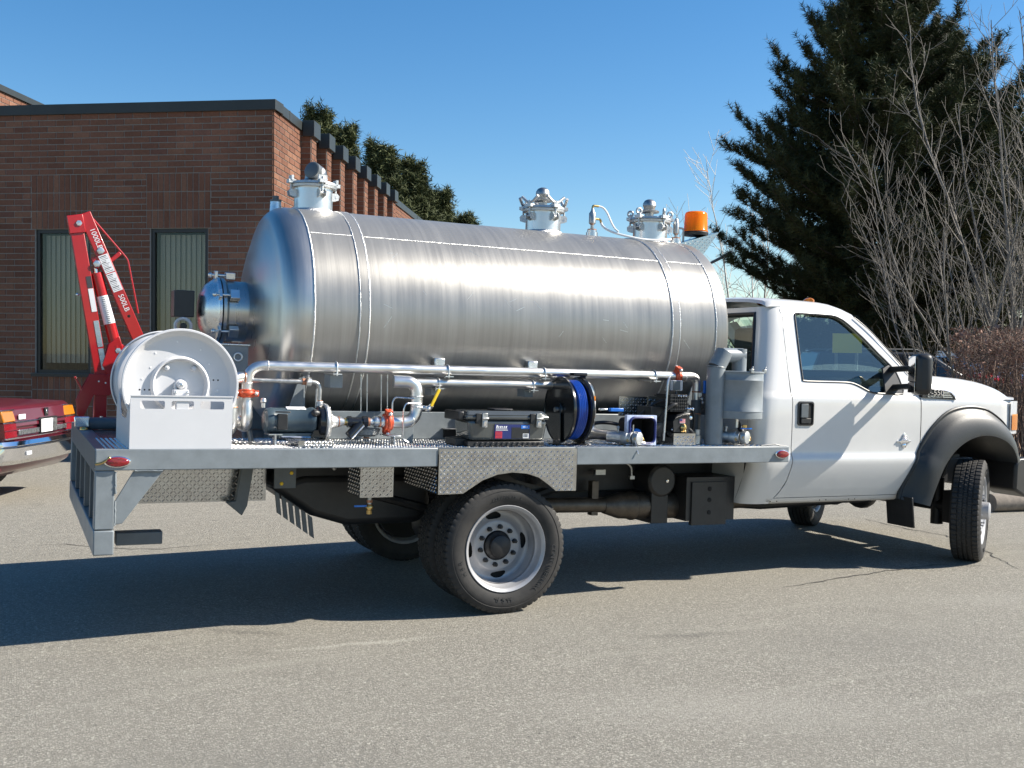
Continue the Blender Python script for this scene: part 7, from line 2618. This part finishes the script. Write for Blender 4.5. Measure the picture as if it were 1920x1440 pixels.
# ---- black hose reel with blue hose --------------------------------------
bo = (0.53, -0.98, ZD)
BR = thing("black_hose_reel", "black hose reel wound with bright blue hose standing on the deck", "hose reel", bo, body=True)
C0 = Vector((0, -0.975, 1.258))
for x, s_ in ((0.455, 1), (0.572, -1)):
    k = MB()
    k.lathe((x, C0.y, C0.z), (s_, 0, 0), [(-0.012, 0.205), (-0.018, 0.211), (-0.014, 0.217), (0.0, 0.215), (0.006, 0.205), (0.010, 0.16), (0.03, 0.10), (0.032, 0.0)], 64)
    if s_ == 1:
        for q in range(6):
            a = q * PI / 3
            k.lathe((x + 0.022, C0.y + 0.065 * math.cos(a), C0.z + 0.065 * math.sin(a)), (-1, 0, 0), [(0, 0.006), (0.034, 0.006)], 8)
    part(k, "disc", M['blackg'], BR, ang=30)
k = MB()
k.cyl((0.47, C0.y, C0.z), (0.56, C0.y, C0.z), 0.10, n=30)
k.m(1).lathe((0.452, C0.y, C0.z), (-1, 0, 0), [(-0.02, 0.035), (0.02, 0.035), (0.022, 0.016), (0.045, 0.016), (0.046, 0)], 18)
part(k, "drum", [M['blackg'], M['steel']], BR)
k = MB()
P_ = []
turns, n_ = 5, 40
for layer, R_ in enumerate((0.125, 0.147, 0.169, 0.188)):
    tn = 5
    for i in range(tn * n_ + 1):
        t = i / n_
        f = t / tn
        x = 0.484 + 0.066 * (f if layer % 2 == 0 else 1 - f)
        a = 2 * PI * t
        P_.append((x, C0.y + R_ * math.cos(a), C0.z + R_ * math.sin(a)))
k.tube(P_, 0.0085, 6)
part(k, "hose", M['hose'], BR)
k = MB()
for x in (0.428, 0.607):
    k.prism([(x, C0.y - 0.055, ZD + 0.004), (x, C0.y + 0.055, ZD + 0.004), (x, C0.y + 0.035, 1.50 if x > 0.58 else 1.30), (x, C0.y - 0.035, 1.50 if x > 0.58 else 1.30)], (0.006, 0, 0))
    k.box(x - 0.03, x + 0.04, C0.y - 0.07, C0.y + 0.07, ZD + 0.003, ZD + 0.009)
k.box(0.54, 0.607, C0.y - 0.035, C0.y + 0.035, 1.492, 1.50)
for dy in (-0.03, 0.03):
    k.cyl((0.53, C0.y + dy, 1.49), (0.62, C0.y + dy, 1.49), 0.011, n=10)
part(k, "stand", M['blackg'], BR, bevel=0.002)

# ---- tool box -----------------------------------------------------------
to = (-0.02, -1.0, ZD)
TB = thing("tool_box", "smoky grey plastic tool box with black lid and two latches on the deck edge", "tool box", to, body=True)
k = MB()
k.m(0).prism([(-0.245, -1.125, 1.065), (0.262, -1.125, 1.065), (0.283, -1.13, 1.195), (-0.262, -1.13, 1.195)], (0, 0.24, 0))
part(k, "body", M['smoke'], TB, bevel=0.022, seg=3)
k = MB()
k.box(-0.262, 0.262, -1.128, -0.87, ZD + 0.003, 1.062)
k.box(-0.31, -0.20, -1.06, -0.88, ZD + 0.003, 1.075)
for i in range(13):
    x = -0.22 + i * 0.036
    k.prism([(x, -1.1285, 1.036), (x + 0.017, -1.1285, 1.036), (x + 0.026, -1.1285, 1.058), (x + 0.009, -1.1285, 1.058)], (0, -0.006, 0))
part(k, "base", M['black'], TB, bevel=0.006)
k = MB()
k.m(0).box(-0.278, 0.290, -1.137, -0.865, 1.197, 1.222)
k.prism([(-0.276, -1.135, 1.2225), (0.288, -1.135, 1.2225), (0.262, -1.10, 1.250), (-0.25, -1.10, 1.250)], (0, 0.22, 0))
part(k, "lid", M['smoke'], TB, bevel=0.009)
k = MB()
k.box(-0.315, -0.2765, -1.10, -0.86, 1.19, 1.245)
part(k, "lid_end", M['black'], TB, bevel=0.007)
k = MB()
k.box(-0.06, 0.07, -1.06, -0.94, 1.251, 1.262)
part(k, "handle", M['black'], TB, bevel=0.007)
for x in (-0.165, 0.205):
    k = MB()
    k.m(0).box(x - 0.050, x - 0.014, -1.146, -1.128, 1.172, 1.235)
    k.m(1).box(x - 0.012, x + 0.024, -1.150, -1.131, 1.150, 1.238)
    k.m(1).cyl((x - 0.016, -1.154, 1.205), (x + 0.028, -1.154, 1.205), 0.007, n=8)
    k.m(2).box(x - 0.004, x + 0.016, -1.1545, -1.1505, 1.158, 1.190)
    part(k, "latch", [M['black'], M['steel'], M['chrome']], TB, bevel=0.003)
k = MB()
yl = -1.1315
k.m(0).box(-0.085, 0.155, yl - 0.001, yl + 0.004, 1.080, 1.168)
k.m(1).box(0.03, 0.152, yl - 0.0020, yl - 0.0011, 1.082, 1.150)
k.m(2).box(-0.080, -0.034, yl - 0.0022, yl - 0.0012, 1.083, 1.124)
k.m(3).box(0.108, 0.148, yl - 0.0030, yl - 0.0021, 1.083, 1.112)
for i, w in enumerate((0.0018, 0.0009, 0.0022, 0.0012, 0.0018, 0.0009, 0.0016)):
    k.m(1).box(0.113 + i * 0.0045, 0.113 + i * 0.0045 + w, yl - 0.0038, yl - 0.0031, 1.089, 1.110)
for z, a, b, h in ((1.139, -0.078, 0.0, 0.003), (1.131, -0.078, 0.004, 0.003)):
    k.m(3).box(a, b, yl - 0.0021, yl - 0.0012, z, z + h)
for q in range(4):
    k.m(0).box(-0.077, -0.038, yl - 0.003, yl - 0.0023, 1.090 + q * 0.009, 1.0915 + q * 0.009)
k.m(4).box(0.095, 0.152, yl - 0.0028, yl - 0.0021, 1.142, 1.164)
for i, w in enumerate((0.010, 0.007, 0.009, 0.006, 0.008, 0.010)):     # illegible heavy white name strokes
    x = -0.076 + i * 0.0125
    k.m(3).prism([(x, yl - 0.0013, 1.146), (x + w * 0.8, yl - 0.0013, 1.146), (x + w + 0.003, yl - 0.0013, 1.158 if i else 1.163), (x + 0.003, yl - 0.0013, 1.158 if i else 1.163)], (0, -0.0009, 0))
for i in range(4):
    k.m(3).box(0.106 + i * 0.009, 0.112 + i * 0.009, yl - 0.0036, yl - 0.0029, 1.150, 1.156)
part(k, "label_sticker", [M['navy'], M['black'], M['redp'], M['sticker'], M['blue']], TB, ang=0)

# ---- red hoist -----------------------------------------------------------
YC = 0.95
ho = (-2.21, YC, ZD)
HO = thing("hoist_crane", "red folding hydraulic hoist standing on the far rear of the deck", "hoist", ho, body=True)
k = MB()
k.box(-2.256, -2.172, YC - 0.045, YC + 0.045, ZD + 0.012, 1.37)
k.box(-2.34, -2.06, YC - 0.13, YC + 0.13, ZD + 0.002, ZD + 0.012)
part(k, "post", M['red'], HO, bevel=0.006)
k = MB()
for s_ in (-1, 1):
    k.prism([(-2.372, YC + s_ * 0.055, 1.20), (-2.33, YC + s_ * 0.055, 1.30), (-2.285, YC + s_ * 0.055, 1.385), (-2.13, YC + s_ * 0.055, 1.385), (-2.10, YC + s_ * 0.055, 1.30), (-2.16, YC + s_ * 0.055, 1.235), (-2.26, YC + s_ * 0.055, 1.24), (-2.33, YC + s_ * 0.055, 1.07), (-2.36, YC + s_ * 0.055, 1.09)], (0, s_ * 0.008, 0))
k.bar((-2.385, YC, 1.365), (-2.325, YC, 1.255), 0.10, 0.012)
part(k, "base_bracket", M['red'], HO, bevel=0.002)
k = MB()
k.bar((-2.196, YC, 1.30), (-2.405, YC, 2.44), 0.072, 0.088, up=(1, 0, 0.18))
k.obox((-2.400, YC, 2.425), Vector((-0.012, 0, 0.062)), (0, 0.046, 0), Vector((0.052, 0, 0.010)))
for s_ in (-1, 1):
    k.prism([(-2.16, YC + s_ * 0.042, 1.36), (-2.07, YC + s_ * 0.042, 1.56), (-2.10, YC + s_ * 0.042, 1.66), (-2.17, YC + s_ * 0.042, 1.60), (-2.21, YC + s_ * 0.042, 1.45)], (0, s_ * 0.008, 0))
part(k, "mast", M['red'], HO, bevel=0.004)
def on_mast(t):
    return Vector((-2.196, YC, 1.30)).lerp(Vector((-2.405, YC, 2.44)), t)
mdir = (on_mast(1) - on_mast(0)).normalized()
mx_ = Vector((mdir.z, 0, -mdir.x))
for t0, t1, mi in ((0.60, 0.67, 1), (0.455, 0.595, 0), (0.24, 0.40, 2), (0.10, 0.23, 2)):
    k = MB()
    k.m(mi).obox((on_mast(t0) + on_mast(t1)) / 2 + Vector((0, -0.0372, 0)) + mx_ * 0.024, mdir * ((t1 - t0) * 1.159 / 2), (0, 0.0008, 0), mx_ * 0.017)
    part(k, "reflective_tape", [M['sticker'], M['ink'], M['alu']], HO, ang=0)
bA, bB = Vector((-2.335, YC, 2.475)), Vector((-1.905, YC, 1.50))
bdir = (bB - bA).normalized()
bx_ = Vector((bdir.z, 0, -bdir.x))
if bx_.x < 0:
    bx_ = -bx_
k = MB()
k.bar(bA - bdir * 0.035, bB, 0.07, 0.082, up=bx_)
k.bar(bA + bdir * 0.33 + bx_ * 0.04, bA + bdir * 0.30 + bx_ * 0.12, 0.03, 0.028, up=bdir)
k.obox(bA + bdir * 0.31 - bx_ * 0.055, bdir * 0.04, (0, 0.03, 0), bx_ * 0.025)
boom = part(k, "boom", M['red'], HO, bevel=0.004)
def bmat(t, side):      # lettering frame on the near face of the boom, reading down it
    c = bA + bdir * t + bx_ * side + Vector((0, -0.0358, 0))
    r_, u_ = bdir, bx_
    return Matrix(((r_.x, u_.x, 0, c.x), (0, 0, -1, c.y), (r_.z, u_.z, 0, c.z), (0, 0, 0, 1)))
for tx, at_ in (("1000LB", 0.155), ("500LB", 0.635)):
    k = MB()
    k.text(tx, 0.050, bmat(at_, 0.004), 0.0006)
    k.build("lettering", M['sticker'], boom, ang=0, recalc=False)
for t0, t1 in ((0.275, 0.405), (0.412, 0.545)):
    k = MB()
    k.m(0).obox(bA + bdir * ((t0 + t1) / 2) + Vector((0, -0.0357, 0)) + bx_ * 0.002, bdir * ((t1 - t0) / 2), (0, 0.0006, 0), bx_ * 0.033)
    rg = random.Random(int(t0 * 100))
    n_ = 11
    for i in range(n_):
        t = t0 + 0.010 + (t1 - t0 - 0.02) * i / (n_ - 1)
        w = rg.uniform(0.014, 0.026)
        k.m(1).obox(bA + bdir * t + Vector((0, -0.0367, 0)) + bx_ * (0.002 - 0.027 + w), bdir * (0.0014 if i % 4 else 0.0028), (0, 0.0005, 0), bx_ * w)
    k.build("instruction_sticker", [M['sticker'], M['ink']], boom, ang=0)
k = MB()
k.m(0)
for p_ in (bA + bdir * 0.02 - bx_ * 0.06, bA + bdir * 0.245, bA + bdir * 0.32 - bx_ * 0.058, Vector((-2.105, YC, 1.555))):
    k.lathe(p_ + Vector((0, -0.036, 0)), (0, -1, 0), [(0, 0.026), (0.004, 0.026), (0.006, 0.020), (0.016, 0.020), (0.018, 0)], 6)
k.m(1).lathe(bA + bdir * 0.735 + Vector((0, -0.0355, 0)), (0, -1, 0), [(0, 0.011), (0.001, 0)], 12)
for p_ in ((-2.23, YC - 0.05, 1.335), (-2.185, YC - 0.05, 1.325)):
    k.m(0).lathe(p_, (0, -1, 0), [(0, 0.013), (0.012, 0.013), (0.014, 0)], 6)
k.m(0).lathe((-2.21, YC - 0.10, ZD + 0.012), (0, 0, 1), [(0, 0.022), (0.02, 0.022), (0.022, 0.012), (0.05, 0.012), (0.052, 0)], 6)
part(k, "bolt", [M['galv'], M['hole']], HO)
ra, rb = Vector((-2.268, YC, 2.13)), Vector((-2.115, YC, 1.57))
rdir = (rb - ra).normalized()
k = MB()
k.m(0).cyl(ra + rdir * 0.035, rb, 0.040, n=24)
k.cyl(rb - rdir * 0.02, rb + rdir * 0.10, 0.052, n=20)
k.obox(rb + rdir * 0.03 + Vector((0.05, 0, 0.0)), (0.03, 0, 0), (0, 0.03, 0), (0, 0, 0.05))
k.m(1).cyl(ra, ra + rdir * 0.04, 0.020, n=14)
ram = part(k, "hydraulic_ram", [M['red'], M['chrome']], HO)
k = MB()
k.m(0)
a_, b_2 = ra + rdir * 0.20, ra + rdir * 0.40
k.lathe(a_, rdir, [(0, 0.0404), ((b_2 - a_).length, 0.0404)], 28, cap=False)
for i in range(14):
    p_ = a_ + rdir * (0.012 + i * 0.0137)
    sd_ = Vector((rdir.z, 0, -rdir.x))
    k.m(1).obox(p_ + Vector((0, -0.0412, 0)), rdir * 0.0016, (0, 0.0004, 0), sd_ * (0.014 if i % 3 else 0.009))
k.build("ram_sticker", [M['sticker'], M['ink']], ram)
k = MB()
k.tube(fil([bA + bx_ * 0.042 + bdir * 0.02, bA + bdir * 0.31 + bx_ * 0.135, bA + bdir * 0.36 + bx_ * 0.15, bA + bdir * 0.74 + bx_ * 0.07], 0.08), 0.006, 8)
part(k, "boom_stay", M['red'], HO)
k = MB()
k.cyl((-2.33, YC - 0.01, 1.935), (-2.375, YC - 0.01, 1.938), 0.005, n=6)
k.sph((-2.38, YC - 0.01, 1.938), 0.011, 8, 6)
part(k, "locking_pin", M['chrome'], HO)
# chain hook hanging at the boom tip behind the reel
k = MB()
k.torus(bB + Vector((0.10, -0.02, 0.02)), (0.3, 1, 0), 0.05, 0.015, 20, 8, 0.4, 5.2)
part(k, "hook", M['black'], HO)
print("scene built:", len(bpy.data.objects), "objects")
